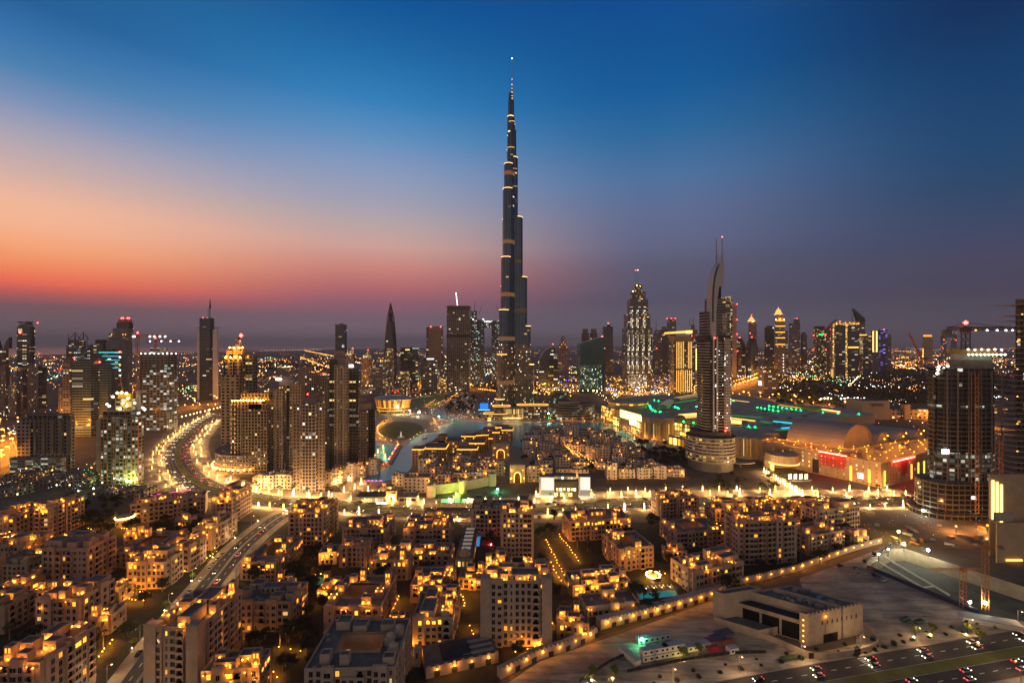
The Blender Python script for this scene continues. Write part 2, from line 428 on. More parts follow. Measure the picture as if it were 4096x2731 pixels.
T = Tower('office block ringed with glowing cyan bands', 222, 280, 930)
T.seg(222, 280, 808, None, fc('dark', seed=18, lit=.12, wall=(.05, .07, .08))); T.seg(230, 262, 802, 808, M_DARK, 'plant_room', inset=5)
for y in (809, 818, 827, 836, 845): T.strip(227 + (y - 809) * .9, 275, y - .8, y + .9 if y == 809 else y + .2, G_CYAN, 'cyan_band')
for y, g in ((808, G_RED), (820, G_WHITES), (838, G_WARMS), (850, G_WHITES), (862, G_WHITES)): T.beacon(277, y, 2.4, g, 'site_lamp', y=-T.d / 2 - 2)

T = Tower('broad teal glass slab with long horizontal balconies', 140, 250, 1002)
T.seg(165, 226, 828, None, fc('teal', seed=19, lit=.09)); T.seg(222, 250, 836, None, fc('teal', seed=20, lit=.05, wall=(.13, .17, .18)), inset=5, name='wing')
T.seg(140, 166, 822, None, fc('grey', seed=21, lit=.1, wall=(.2, .17, .16)), inset=3, name='wing'); T.seg(126, 146, 890, None, fc('beige', seed=22, wall=(.22, .19, .17)), inset=6, name='annex')
T.seg(172, 218, 824, 828, M_CONCD, 'plant_room', inset=6)
for x in (197, 213): T.beacon(x, 832, 1.6)
T.beacon(152, 824, 2.2)

T = Tower('unfinished white lit tower under two small cranes', 320, 408, 988)
T.seg(320, 408, 850, None, fc('site', seed=23, lit=.36, cw=6, ch=4.4, ww=.8, wh=.66, wall=(.2, .19, .18), e=.55, warm=(1, 1, .85), cool=(.9, 1, .92), coolmix=.6), 'lit_floors')
T.seg(321, 407, 812, 850, fc('site', seed=24, lit=.14, wall=(.1, .12, .12), e=.6, cw=7, cool=(.5, .9, .75)), 'open_floors', inset=.5)
T.seg(336, 378, 799, 812, fc('site', seed=25, wall=(.4, .3, .2), lit=.5, e=.8, warm=(1, .7, .35)), 'lift_core', inset=8)
for i in range(9): T.beacon(324 + i * 10, 812, 1.3, G_WHITES, 'site_lamp', y=-T.d / 2)

def tower_crane(label, px, by, jy, x0, x1, ty, m=None, lights=(), Y=None, zb=0, r=1.2, lamp=None, apex=None, name='tower_crane'):
    """mast, slewing cab, jib with a lattice, counter jib with ballast and the tie rods"""
    Y = Y or gy(by); ox = XX(px, Y); t = thing(name, label, 'crane', (ox, Y, zb)); m = m or M_RUST
    X = lambda p: XX(p, Y) - ox
    zj, zt = ZZ(jy, Y) - zb, ZZ(ty, Y) - zb
    mb = MB(); h = zj
    for sx_, sy_ in ((-1, -1), (1, -1), (1, 1), (-1, 1)): mb.tube((sx_ * r, sy_ * r, 0), (sx_ * r, sy_ * r, h), r * .28, n=4)
    k = max(3, int(h / (r * 3)))
    for i in range(k):
        za, zc = h * i / k, h * (i + 1) / k; s_ = 1 if i % 2 else -1
        for y_ in (-r, r): mb.tube((-s_ * r, y_, za), (s_ * r, y_, zc), r * .16, n=4)
        for x_ in (-r, r): mb.tube((x_, -s_ * r, za), (x_, s_ * r, zc), r * .16, n=4)
    part('mast', mb, m, t)
    j = MB(); a, b = X(x0), X(x1); q = r * .7
    for y_, z_ in ((-q, 0), (q, 0), (0, q * 1.6)): j.tube((a, y_, zj + z_), (b, y_, zj + z_), r * .22, n=4)
    n = max(4, int(abs(b - a) / (r * 3)))
    for i in range(n):
        xa, xb = a + (b - a) * i / n, a + (b - a) * (i + .5) / n
        for y_ in (-q, q): j.tube((xa, y_, zj), (xb, 0, zj + q * 1.6), r * .13, n=4); j.tube((xb, 0, zj + q * 1.6), (xa + (b - a) / n, y_, zj), r * .13, n=4)
    part('jib', j, m, t)
    c = MB().box(0, 0, zj - r, r * 2.6, r * 2.6, r * 2.4, bottom=True); part('cab', c, m, t)
    e = a if abs(a) < abs(b) else b
    part('ballast', MB().box(e, 0, zj - r * 2.2, r * 3, r * 1.6, r * 2.2, bottom=True), M_CONCD, t)
    ap = MB().tube((0, 0, zj), (0, 0, zt), r * .5, r * .2, 4)
    for q_ in (a * .85, b * .85): ap.tube((0, 0, zt), (q_, 0, zj + r), r * .1, n=4)
    part('apex', ap, m, t)
    for lx, g in lights: part('work_lamp', MB().lathe(0, 0, [(0, -lamp or r), (lamp or r, 0), (0, lamp or r)], 6), g, t, loc=(X(lx), -r, zj - r * .3))
    part('beacon', MB().lathe(0, 0, [(0, -r), (r, 0), (0, r)], 6), G_RED, t, loc=(0, 0, zt))
    return t
tower_crane('tall crane with an orange lit mast beside the white lit tower', 316, 1010, 772, 304, 382, 764, None, [(308, G_WHITES), (312, G_WHITES), (346, G_WHITES), (356, G_WHITES), (369, G_WHITES), (381, G_WHITES)], r=1.6, lamp=1.6)
tower_crane('small crane standing on top of the white lit tower', 357, 985, 783, 340, 413, 776, None, [(346, G_WHITES), (372, G_WHITES), (393, G_WHITES), (412, G_WHITES)], Y=gy(985) + 14, zb=ZZ(800, gy(985)), r=1.3, lamp=1.5)

T = Tower('slim dark tower with two pale side slabs and a needle spire', 451, 500, 918)
T.seg(451, 468, 757, None, mat('pale_cladding', (.5, .47, .5), .5), 'side_slab', inset=3); T.seg(487, 500, 757, None, bpy.data.materials['pale_cladding'], 'side_slab', inset=3)
T.seg(458, 492, 730, None, fc('dark', seed=26, lit=.06, wall=(.06, .07, .09))); T.seg(448, 502, 751.5, 753, M_STEEL, 'roof_fin', inset=5)
T.seg(472, 479, 707, 730, M_SILVER, 'spire_base', inset=8, dk=1); T.pole(475.5, 684, 707, 2.6, M_DARK, r1=.3)
for x in (459, 470): T.beacon(x, 729, 1.5)

T = Tower('unfinished tower blazing with white work light beside the boulevard', 211, 336, 1112)
sm = fc('site', seed=27, lit=.5, cw=4.2, ch=3.9, ww=.72, wh=.62, wall=(.26, .19, .13), e=.62, warm=(1, .92, .62), cool=(.95, 1, .85))
T.seg(229, 330, 958, None, sm, 'lit_floors', side=.16); T.seg(211, 232, 965, None, mat('bare_shear_wall', (.42, .34, .24), .9, 0, .2, .2), 'shear_wall', inset=5, side=.2)
T.seg(232, 326, 945, 958, fc('site', seed=28, lit=.2, wall=(.2, .13, .1), e=1), 'open_floors', inset=2, side=.16)
T.seg(252, 298, 918, 945, fc('site', seed=29, lit=.6, wall=(.5, .36, .16), e=.9, warm=(1, .78, .3), cool=(1, .9, .5)), 'lift_core', inset=7, side=.16)
T.seg(256, 292, 905, 918, mat('yellow_formwork', (.6, .4, .08), .7), 'formwork', inset=8, side=.16)
T.seg(296, 308, 898, 945, M_CONC, 'concrete_wall', inset=9, side=.16)
for x, y in ((262, 903), (272, 902), (283, 904), (252, 912), (287, 916), (275, 927), (268, 940), (284, 932)): T.beacon(x, y, 1.5, glow('work_flood', (1, .70, .22), 14, False), 'flood_lamp', y=-T.d / 2 + 4)
for x, y in ((248, 928), (253, 932), (330, 936), (334, 940), (311, 925)): T.beacon(x, y, 1.3, G_WHITE, 'flood_lamp', y=-T.d / 2 - 1)
for i in range(7): T.strip(232 + i * 14.3, 233.2 + i * 14.3, 958, 1110, M_RUST, 'hoist_mast', yoff=-T.d / 2)
part('luffing_crane', MB().tube((T.x(255), 5, T.z(905)), (T.x(246), 5, T.z(862)), 1.0, .5, 4).tube((T.x(276), 9, T.z(905)), (T.x(272), 9, T.z(880)), 1.2, .8, 4), M_RUST, T.t)

T = Tower('long unfinished grey block over a pale parking podium', 45, 178, 1076)
g_ = fc('grey', seed=30, lit=.02, wall=(.2, .185, .175), glass=(.02, .02, .02), cw=5, ww=.5, wh=.6)
T.seg(50, 172, 962, None, g_, side=.1); T.seg(45, 78, 972, None, fc('grey', seed=31, lit=.0, wall=(.36, .25, .2)), 'end_wing', inset=-3, side=.1); T.seg(58, 165, 951, 962, fc('site', seed=32, lit=.05), 'open_floors', inset=3, side=.1)
for i in range(5): T.strip(80 + i * 20, 86 + i * 20, 964, 1040, M_CONCD, 'pier', proud=1.5, d=1.5)
P_ = Tower('pale multi-storey car park with greenish lit decks', 52, 178, 1078, side=.1, name='car_park', cat='car park')
P_.seg(52, 178, 1044, None, fc('site', seed=33, lit=.35, cw=9, ch=3, ww=.9, wh=.45, wall=(.32, .3, .24), e=.35, warm=(.9, 1, .6)), 'decks', inset=-14, side=.1)
for i in range(3): P_.strip(56 + i * 42, 94 + i * 42, 1043, 1044.5, M_CONC, 'parapet', yoff=-P_.d / 2 - 14)

T = Tower('beige tower with an arched crown and a red topped lantern', 506, 585, 1064)
bm = fc('beige', seed=34, cw=6, ch=4, ww=.55, wh=.55, lit=.04, wall=(.32, .225, .15), glass=(.014, .012, .01))
T.seg(507, 560, 862, None, bm, side=.22); T.seg(512, 566, 822, 862, bm, 'upper_shaft', inset=2, side=.22); T.seg(556, 584, 815, None, fc('dark', seed=35, lit=.1, wall=(.12, .11, .09)), 'glass_wing', inset=7, side=.25)
T.seg(516, 564, 803, 822, fc('beige', seed=36, cw=12, ch=14, ww=.5, wh=.7, lit=0, wall=(.4, .27, .16)), 'crown', inset=3, side=.22); T.seg(526, 558, 797, 803, mat('crown_stone', (.42, .3, .18), .8), 'crown_step', inset=5, side=.22)
T.seg(533, 551, 779, 797, fc('gold', seed=37, lit=.7, cw=2.4, ch=3, ww=.8, wh=.8, e=.7, wall=(.4, .22, .14), warm=(1, .55, .35)), 'lantern', inset=7, side=.2); T.seg(535, 549, 774, 779, M_CONCD, 'lantern_cap', inset=8, side=.2, top2=.4)
T.beacon(542, 770, 2.6)
for x in (520, 531, 542, 553): T.beacon(x, 820, .9, G_WARM, 'uplight', y=-T.d / 2 - 1.5)
for x in (526, 536, 547, 556): T.beacon(x, 798, .8, G_WARM, 'uplight', y=-T.d / 2 + 1.5)
for i, x in enumerate((513, 534, 552)): T.strip(x, x + 2.4, 830, 862, M_GLASSD, 'glass_slot', yoff=-T.d / 2 + 2)

T = Tower('brown slab tower with a row of lamps along its parapet', 525, 622, 1086)
m = fc('beige', seed=38, cw=4, ch=3.8, ww=.55, wh=.6, lit=.05, wall=(.22, .16, .115), glass=(.014, .012, .012))
T.seg(526, 606, 922, None, m, side=.12, inset=4); T.seg(543, 620, 904, 922, m, 'penthouse', inset=9, side=.15); T.seg(556, 620, 941, None, fc('beige', seed=39, cw=3.6, ch=3.6, ww=.62, wh=.62, lit=.06, wall=(.2, .145, .105)), 'front_wing', side=.1, inset=0)
T.seg(566, 614, 929, 941, m, 'front_penthouse', inset=4, side=.1)
for i in range(12): T.beacon(529 + i * 6.6, 920, .7, G_WARM, 'parapet_lamp', y=-T.d / 2 + 3)
for i in range(13):
    for x in (527, 536): T.beacon(x, 930 + i * 11, .5, G_WARMS, 'balcony_lamp', y=-T.d / 2 + 3)
for x in (527.5, 534, 541, 548): T.strip(x, x + 1.6, 924, 1070, M_CONC, 'pilaster', yoff=-T.d / 2 + 4)

# curved podium below it
Yp = gy(1080); pcx, pcy = XX(560, Yp), Yp + 42
t = thing('podium_building', 'curved four-storey podium with a string of lamps at its foot', 'building', (pcx, pcy))
pm = fc('beige', seed=40, cw=3.2, ch=4.2, ww=.6, wh=.5, lit=.16, wall=(.3, .22, .155))
o = ell(0, 0, 50, 56, 30, 0, pi, 1.5 * pi + .35) + [(8, -8), (-8, 8)]
part('wall', MB().prism(o, 0, 20, 0, 1), [pm, M_ROOF], t)
part('terrace', MB().prism(scaled(o, .86, (0, 0)), 20, 24, 0, 1), [pm, M_ROOF], t)
for k, z in enumerate((6, 11, 16, 20.3)): part('ledge', MB().ring(ell(0, 0, 51, 57, 30, 0, pi, 1.5 * pi + .35) + [(6, -10), (-10, 6)], ell(0, 0, 49.8, 55.8, 30, 0, pi, 1.5 * pi + .35) + [(5, -9), (-9, 5)], z, z + .7, 0), M_CONC, t)
for i in range(17):
    a = pi + (pi / 2 + .3) * i / 16
    part('wall_lamp', MB().lathe(0, 0, [(0, -.6), (.6, 0), (0, .6)], 6), G_WARM, t, loc=(53 * cos(a), 59 * sin(a), 5))

# the residences: five beige apartment towers
def residence(label, a, b, ty, by, parts_, seed, sign=None):
    T = Tower(label, a, b, by, name='apartment_tower', cat='apartment tower')
    wall = (.28, .205, .155)
    ms = dict(w=fc('beige', seed=seed, wall=wall, cw=3.4, ch=3.6, ww=.46, wh=.46, lit=.07, e=1.2), d=fc('dark', seed=seed + 1, lit=.08, e=1.0, wall=(.05, .045, .045), cw=4, ch=3.6, coolmix=.3),
              g=fc('grid', seed=seed + 2, wall=(.35, .27, .21), cw=3.2, ch=3.4, ww=.74, wh=.7, lit=.12, glass=(.045, .045, .05)), p=M_CONC, c=mat('taupe_plaster', (.27, .2, .165), .85, 0, .15, .1))
    for q in parts_:
        T.seg(q[0], q[1], q[2], q[3], ms[q[4]], q[5], inset=q[6] if len(q) > 6 else 0, side=q[7] if len(q) > 7 else .1, shape=q[8] if len(q) > 8 else 'box')
    if sign: T.strip(*sign, G_WHITES, 'lit_sign', proud=1.5)
    return T
residence('second tallest residence, dark glass spine and white lit rooftop sign', 622, 692, 868, 1078, [(622, 655, 892, None, 'w', 'wall'), (654, 668, 886, None, 'd', 'glass_bay', 4), (662, 692, 884, None, 'w', 'wing', 3), (634, 672, 872, 886, 'c', 'penthouse', 6), (640, 664, 866, 872, 'c', 'roof_block', 9),
    (631, 636, 897, None, 'p', 'pilaster', -1, 0), (646, 650, 897, None, 'p', 'pilaster', -1, 0)], 50, (635, 648, 868.5, 873))
residence('shaded residence half hidden behind the other beige towers', 680, 762, 845, 1032, [(680, 708, 852, None, 'c', 'wall', 4), (700, 732, 862, None, 'g', 'wing', 0), (728, 762, 868, None, 'w', 'wing', 2), (682, 712, 843, 852, 'c', 'penthouse', 7), (704, 728, 856, 862, 'c', 'roof_block', 5), (736, 758, 862, 868, 'c', 'roof_block', 5)], 54)
T = residence('nearest residence with chamfered corners and a pale window grid', 671, 746, 906, 1130, [(671, 692, 930, None, 'w', 'wall', 2), (689, 728, 927, None, 'g', 'window_bay', -2, .0, 'rr'), (724, 746, 922, None, 'w', 'wing', 1), (690, 734, 914, 927, 'c', 'penthouse', 4), (700, 722, 906, 914, 'c', 'roof_block', 7), (726, 742, 912, 922, 'c', 'roof_block', 4)], 58)
T.beacon(696, 908, 1.2)
residence('tallest residence with a dark side bay and a broad window grid', 752, 823, 806, 1087, [(752, 772, 826, None, 'd', 'glass_bay', 5), (768, 803, 838, None, 'w', 'wall', -1), (800, 823, 848, None, 'd', 'glass_wing', 3), (757, 800, 822, 838, 'c', 'penthouse', 6), (760, 786, 806, 822, 'c', 'roof_block', 9),
    (775, 778, 842, None, 'p', 'pilaster', -2, 0), (789, 792, 842, None, 'p', 'pilaster', -2, 0)], 62, (803, 812, 837, 843))
residence('shortest residence nearest the lake with stepped roof blocks', 816, 861, 918, 1066, [(816, 848, 944, None, 'w', 'wall'), (842, 861, 940, None, 'd', 'glass_wing', 3), (818, 852, 926, 944, 'c', 'penthouse', 3), (820, 838, 917, 926, 'c', 'roof_block', 6)], 66)
# ---------------------------------------------------------------- skyline behind the lake, left of the great tower
T = Tower('slender dark tower with scattered white windows standing alone before the sea', 770, 797, 862)
T.seg(770, 797, 748, None, fc('dark', seed=70, lit=.12, cw=8, ch=8, coolmix=.8, wall=(.09, .1, .11))); T.seg(769.5, 797.5, 745, 748, M_CONCD, 'parapet', inset=-1); T.seg(779, 787, 742.5, 745, M_DARK, 'roof_block', inset=8)

T = Tower('short beige tower with an orange lit crown and one red light', 794, 816, 886)
T.seg(794, 816, 816, None, fc('beige', seed=71, lit=.12, cw=5, ch=5)); T.seg(796, 812, 803, 816, fc('gold', seed=72, lit=.8, e=1.6), 'crown', inset=3); T.beacon(807, 800, 2.2)
T = Tower('short beige tower with a stepped glowing crown', 830, 854, 888)
T.seg(830, 854, 822, None, fc('beige', seed=73, lit=.15, cw=6, ch=5)); T.seg(833, 852, 814, 822, fc('gold', seed=74, lit=.9, e=1.5), 'crown', inset=3); T.seg(838, 848, 806, 814, fc('gold', seed=75, lit=.8, e=1.2), 'crown_step', inset=6); T.beacon(842, 804, 2.0)

T = Tower('dark leaf shaped tower tapering to an open pointed lattice', 883, 911, 885)
Yt = T.Y; m = fc('dark', seed=76, lit=.015, wall=(.05, .06, .08), wh=.75)
prof = [(885, 13.5), (840, 14.2), (800, 14), (770, 12.6), (745, 10.2), (738, 9.3)]
mb = MB(); pr = [(w_ / F * Yt, max(0, T.z(y))) for y, w_ in prof]; pr[0] = (pr[0][0], 0); mb.lathe(0, 0, pr, 20, 0, sy=.75); mb.face([(pr[-1][0] * cos(a), .75 * pr[-1][0] * sin(a), pr[-1][1]) for a in [2 * pi * i / 20 for i in range(20)]], 0)
part('body', mb, [m], T.t)
mb = MB(); seq = [(738, 9.3), (725, 7.4), (712, 4.6), (700, 1.6), (694, .3)]
for i in range(10):
    a = 2 * pi * i / 10; q = [(w_ / F * Yt * cos(a), .75 * w_ / F * Yt * sin(a), T.z(y)) for y, w_ in seq]
    for p0, p1 in zip(q, q[1:]): mb.tube(p0, p1, .9, n=4)
for y, w_ in seq[:3]:
    for i in range(20):
        a, b = 2 * pi * i / 20, 2 * pi * (i + 1) / 20; k = w_ / F * Yt; mb.tube((k * cos(a), .75 * k * sin(a), T.z(y)), (k * cos(b), .75 * k * sin(b), T.z(y)), .7, n=4)
part('lattice_crown', mb, M_DARK, T.t)
part('crown_core', MB().lathe(0, 0, [(4 / F * Yt, T.z(738)), (3.2 / F * Yt, T.z(718)), (0, T.z(715))], 10), M_DARK, T.t)

T = Tower('beige tower with a lit crown directly before the leaf shaped tower', 885, 905, 905)
T.seg(885, 905, 808, None, fc('beige', seed=77, lit=.18, cw=5, ch=5)); T.seg(887, 903, 800, 808, fc('gold', seed=78, lit=.7, e=1.6), 'crown', inset=3)
T = Tower('wide grey block with a row of bright niches under its roof', 855, 895, 912)
T.seg(855, 895, 833, None, fc('grey', seed=79, lit=.22, cw=5, ch=4.4, coolmix=.4)); T.seg(856, 894, 824, 833, fc('gold', seed=80, cw=5, ch=9, ww=.5, wh=.75, lit=.9, e=1.6, warm=(1, .6, .2)), 'lit_attic', inset=1)
T = Tower('dark office tower with yellow windows and a lit rooftop edge', 919, 959, 897)
T.seg(919, 944, 798, None, fc('dark', seed=81, lit=.1, cw=6, ch=5)); T.seg(940, 959, 797, None, fc('dark', seed=82, lit=.2, cw=5, ch=5, cool=(.5, 1, .8)), 'wing', inset=2); T.strip(931, 941, 802, 804, G_GOLDP, 'roof_sign')
T = Tower('narrow tower with golden windows at the side of the dark office tower', 917, 938, 908)
T.seg(917, 938, 858, None, fc('gold', seed=83, lit=.4, cw=5, ch=4.5, wall=(.2, .16, .1))); T.seg(919, 936, 853, 858, fc('gold', seed=84, lit=.9, e=1.5), 'crown', inset=2)
T = Tower('low office block with bright yellow floors between the brick towers', 941, 1027, 892)
T.seg(941, 968, 862, None, fc('gold', seed=85, lit=.75, cw=9, ch=5, ww=.85, wh=.45, warm=(1, .75, .25), e=1.2, wall=(.12, .1, .06))); T.seg(1000, 1027, 864, None, fc('gold', seed=86, lit=.7, cw=9, ch=5, ww=.85, wh=.45, warm=(1, .7, .25), e=1.2, wall=(.12, .1, .06)), 'wing')
T.seg(966, 1002, 872, None, fc('dark', seed=87, lit=.2), 'link', inset=3)
T = Tower('flat topped tan tower with black edges and two red corner lights', 979, 1016, 876)
T.seg(984, 1014, 749, None, mat('tan_panels', (.2, .165, .15), .8, 0, .1, .05), 'body', dk=.9); T.seg(979, 985, 751, None, fc('dark', seed=88, lit=.12, cw=6, ch=6), 'glass_edge', inset=3); T.seg(1013, 1016, 751, None, fc('dark', seed=89, lit=.15, cw=5, ch=6), 'glass_edge', inset=3)
T.beacon(989.5, 750, 2.6, y=-T.d / 2); T.beacon(1012.5, 750, 2.6, y=-T.d / 2)
bk = dict(wall=(.2, .165, .14), glass=(.02, .02, .022), cw=6.5, ch=4.4, ww=.78, wh=.62, warm=(1, .8, .4))
T = Tower('small brick patterned tower with a blue lit roof', 967, 1005, 899)
T.seg(967, 1005, 828, None, fc('grid', seed=90, lit=.10, **bk)); T.seg(972, 1000, 823, 828, M_DARK, 'roof_block', inset=4); T.strip(980, 996, 823.5, 825, G_WHITES, 'roof_light', yoff=-T.d / 2 + 4)
T = Tower('broad brick patterned tower carrying a mast of white lights', 1026, 1078, 897)
T.seg(1026, 1078, 712, None, fc('grid', seed=91, lit=.045, **bk)); T.seg(1027, 1077, 702, 712, fc('grid', seed=92, lit=.06, wall=(.1, .09, .085), glass=(.02, .02, .02), cw=6, ch=5), 'open_floors', inset=1); T.seg(1024, 1080, 703.5, 704.5, M_CONCD, 'roof_slab', inset=-3)
T.seg(1025.5, 1078.5, 768, 775, M_DARK, 'dark_belt', inset=-.8); T.pole(1049, 671, 702, .8, M_STEEL, 'mast', px2=1045)
for i in range(9): T.beacon(1045 + .45 * i, 671 + i * 3.9, 1.9, G_WHITES, 'mast_lamp', y=-1)
T = Tower('pair of unfinished glass towers joined high up by a lit bridge', 1077, 1150, 884, side=0)
m = fc('site', seed=93, lit=.30, cw=6, ch=5.6, ww=.45, wh=.4, wall=(.1, .115, .12), glass=(.02, .03, .035), warm=(1, 1, .85), cool=(.6, 1, .95), e=1.3)
T.seg(1077, 1095, 714, None, m, 'tower'); T.seg(1094, 1112, 734, None, fc('site', seed=94, lit=.26, cw=6, ch=5.6, ww=.45, wh=.4, wall=(.09, .11, .12), glass=(.02, .03, .035), warm=(.6, 1, .9), cool=(.5, .95, 1), e=1.2), 'tower', inset=3); T.seg(1129, 1148, 736, None, m, 'tower', inset=2)
T.seg(1100, 1146, 741, 751, fc('site', seed=95, lit=.35, cw=5, ch=5, wall=(.1, .1, .1), e=1), 'sky_bridge', inset=5, dk=.5)
for i in range(7): T.beacon(1108 + i * 4.2, 738 - (i % 2), 2.2, G_WHITES, 'work_lamp', y=-T.d / 4)
for x in (1087, 1110): T.beacon(x, 733, 2.4, G_WHITES, 'work_lamp', y=-T.d / 2)
for x0, y0, x1, y1 in ((1088, 714, 1089.5, 688), (1099, 720, 1105, 698), (1147, 716, 1138, 699)): T.pole(x0, y1, y0, 1.1, M_DARK, 'crane_boom', px2=x1)
T = Tower('row of low white houses with lit fronts beyond the residences', 816, 855, 907, name='building', cat='building')
T.seg(816, 855, 893, None, fc('grid', seed=96, lit=.4, wall=(.42, .36, .28), cw=5, ch=4, e=.8, warm=(1, .7, .3))); T.seg(824, 846, 888, 893, M_CONC, 'upper_floor', inset=4)

# ---------------------------------------------------------------- the very tall stepped tower
YB = gy(940); BX = XX(1175.5, YB); PXM = YB / F
t = thing('skyscraper', 'tallest tower of the city, stepped, blue-black, ending in a lit needle spire', 'skyscraper', (BX, YB, 0))
bm = facade(wall=(.10, .165, .27), glass=(.014, .034, .072), cw=7, ch=4.1, ww=.84, wh=.7, lit=.012, wrough=.35, wmetal=.25, grough=.12, seed=1, e=1.2, warm=(1, .6, .25), cool=(1, .9, .7))
bl = facade(wall=(.22, .18, .15), glass=(.016, .016, .02), cw=3.2, ch=4.1, ww=.6, wh=.62, lit=.09, wrough=.35, wmetal=.4, warm=(1, .55, .2), cool=(1, .9, .75), e=1.5, seed=2, coolmix=.4)
bmech = mat('mechanical_floor_louvres', (.05, .045, .045), .5, .4)
bz = lambda py: ZZ(py, YB)
def stadium(L, r, a, n=10):
    """a wing seen from above: straight flanks from the core and a round nose, pointing along angle a"""
    o = [(0, -r)] + [(L + r * cos(q), r * sin(q)) for q in [-pi / 2 + pi * i / n for i in range(n + 1)]] + [(0, r)]
    return [(x * cos(a) - y * sin(a), x * sin(a) + y * cos(a)) for x, y in o]
dirs = {'A': R(-120), 'B': 0.0, 'C': R(120)}
tiers = {'A': [(911, 37.5, 12), (813.4, 33, 12), (714.5, 28.8, 12), (595.5, 24.3, 11.8), (440, 20.3, 11.5), (382.8, 17.6, 10.5), (271.9, 10.3, 7.5)],
         'B': [(901, 59, 12), (836.9, 51.5, 12), (749.3, 43.7, 12), (637.3, 35.5, 12), (500.3, 25.2, 12), (363.7, 14, 10), (287, 7.5, 6.5)],
         'C': [(860, 36, 12), (765, 31, 12), (655, 26.5, 12), (500, 22, 11.5), (430, 18.5, 10.5), (344.4, 11.4, 8.2)]}
for k, lst in tiers.items():
    lst2 = sorted(lst)
    ztop_prev = None
    order = sorted(lst, reverse=True)        # from the outermost, lowest tube inwards
    zlow = 0
    for i, (py, ext, r) in enumerate(order):
        L_ = max(0, (ext - r) * PXM / (.5 if k != 'B' else 1)); rr = r * PXM; z1 = bz(py)
        p = stadium(L_, rr, dirs[k])
        lo = 0 if i == 0 else zlow - .5
        zl = bz(790)
        if lo < zl < z1: part('wing_shaft', MB().prism(p, lo, zl, 0, 1, cap=False), [bl], t); part('wing_shaft', MB().prism(p, zl, z1, 0, 1), [bm, M_ROOFD], t)
        else: part('wing_shaft', MB().prism(p, lo, z1, 0, 1), [bl if z1 <= zl else bm, M_ROOFD], t)
        # lamps on the terrace edge: a thin ring standing on the nose parapet
        a = dirs[k]; n = 12
        mbr = MB()
        for j in range(n):
            q0, q1 = -pi / 2 + pi * j / n, -pi / 2 + pi * (j + 1) / n
            pt = lambda q: ((L_ + (rr - .2) * cos(q)) * cos(a) - (rr - .2) * sin(q) * sin(a), (L_ + (rr - .2) * cos(q)) * sin(a) + (rr - .2) * sin(q) * cos(a), z1 + .6)
            mbr.tube(pt(q0), pt(q1), .4, n=4)
        part('terrace_lights', mbr, glow('terrace_light', (1, .54, .16), 5.0), t)
        zlow = z1
core = MB().prism(ell(0, 2, 10.5 * PXM, 10.5 * PXM, 24), 0, bz(300), 0, 1); part('core', core, [bm, M_ROOFD], t)
part('upper_core', MB().prism(ell(-1.5, 0, 6.8 * PXM, 6.8 * PXM, 20), bz(300) - 1, bz(232), 0, 1), [bm, M_ROOFD], t)
part('upper_core', MB().prism(ell(-2.6, 0, 4.6 * PXM, 4.6 * PXM, 16), bz(232) - 1, bz(214.8), 0, 1), [bm, M_ROOFD], t)
part('spire', MB().lathe(0, 0, [(2.6, bz(234)), (2.4, bz(214)), (2.2, bz(193)), (1.5, bz(192)), (1.4, bz(168)), (.9, bz(167)), (.75, bz(137))], 10), mat('bright_steel', (.5, .5, .55), .25, .7), t)
for y, r, g in ((136, 1.3, G_WHITES), (214, 1.5, G_GOLDP), (222, 1.5, G_GOLDP), (228, 1.5, G_GOLDP), (232, 1.5, G_GOLDP), (205, .9, G_GOLDP), (196, .8, G_WHITES), (184, .7, G_WHITES)):
    part('spire_lamp', MB().lathe(0, 0, [(0, -r), (r, 0), (0, r)], 6), g, t, loc=(.5, -3, bz(y)))
for py, wl, wr in ((285, 7, 7), (272, 9, 4), (344, 10, 6), (392, 17, 12), (432, 17, 13)):
    mbr = MB()
    for j in range(9): mbr.lathe((-wl + (wl + wr) * j / 8) * PXM * .9, -12 * PXM - 1.5 * sin(pi * j / 8) * 2, [(0, bz(py) - .7), (.7, bz(py)), (0, bz(py) + .7)], 5)
    part('terrace_lights', mbr, G_GOLDP, t)
# lit mechanical belts and terrace glow above each low setback
for k in 'AB':
    od = sorted(tiers[k], reverse=True)
    for (p0, e0, r0), (p1, e1, r1) in zip(od[:5], od[1:]):
        L_ = max(0, (e1 - r1) * PXM / (.5 if k == 'A' else 1)); p = stadium(L_, r1 * PXM + .35, dirs[k])
        part('mechanical_belt', MB().prism(p, bz(p0 - 31), bz(p0 - 40), 0, 0), glow('belt_glow', (1, .42, .14), .16 if k == 'A' else .04, False, (.08, .07, .07)), t)
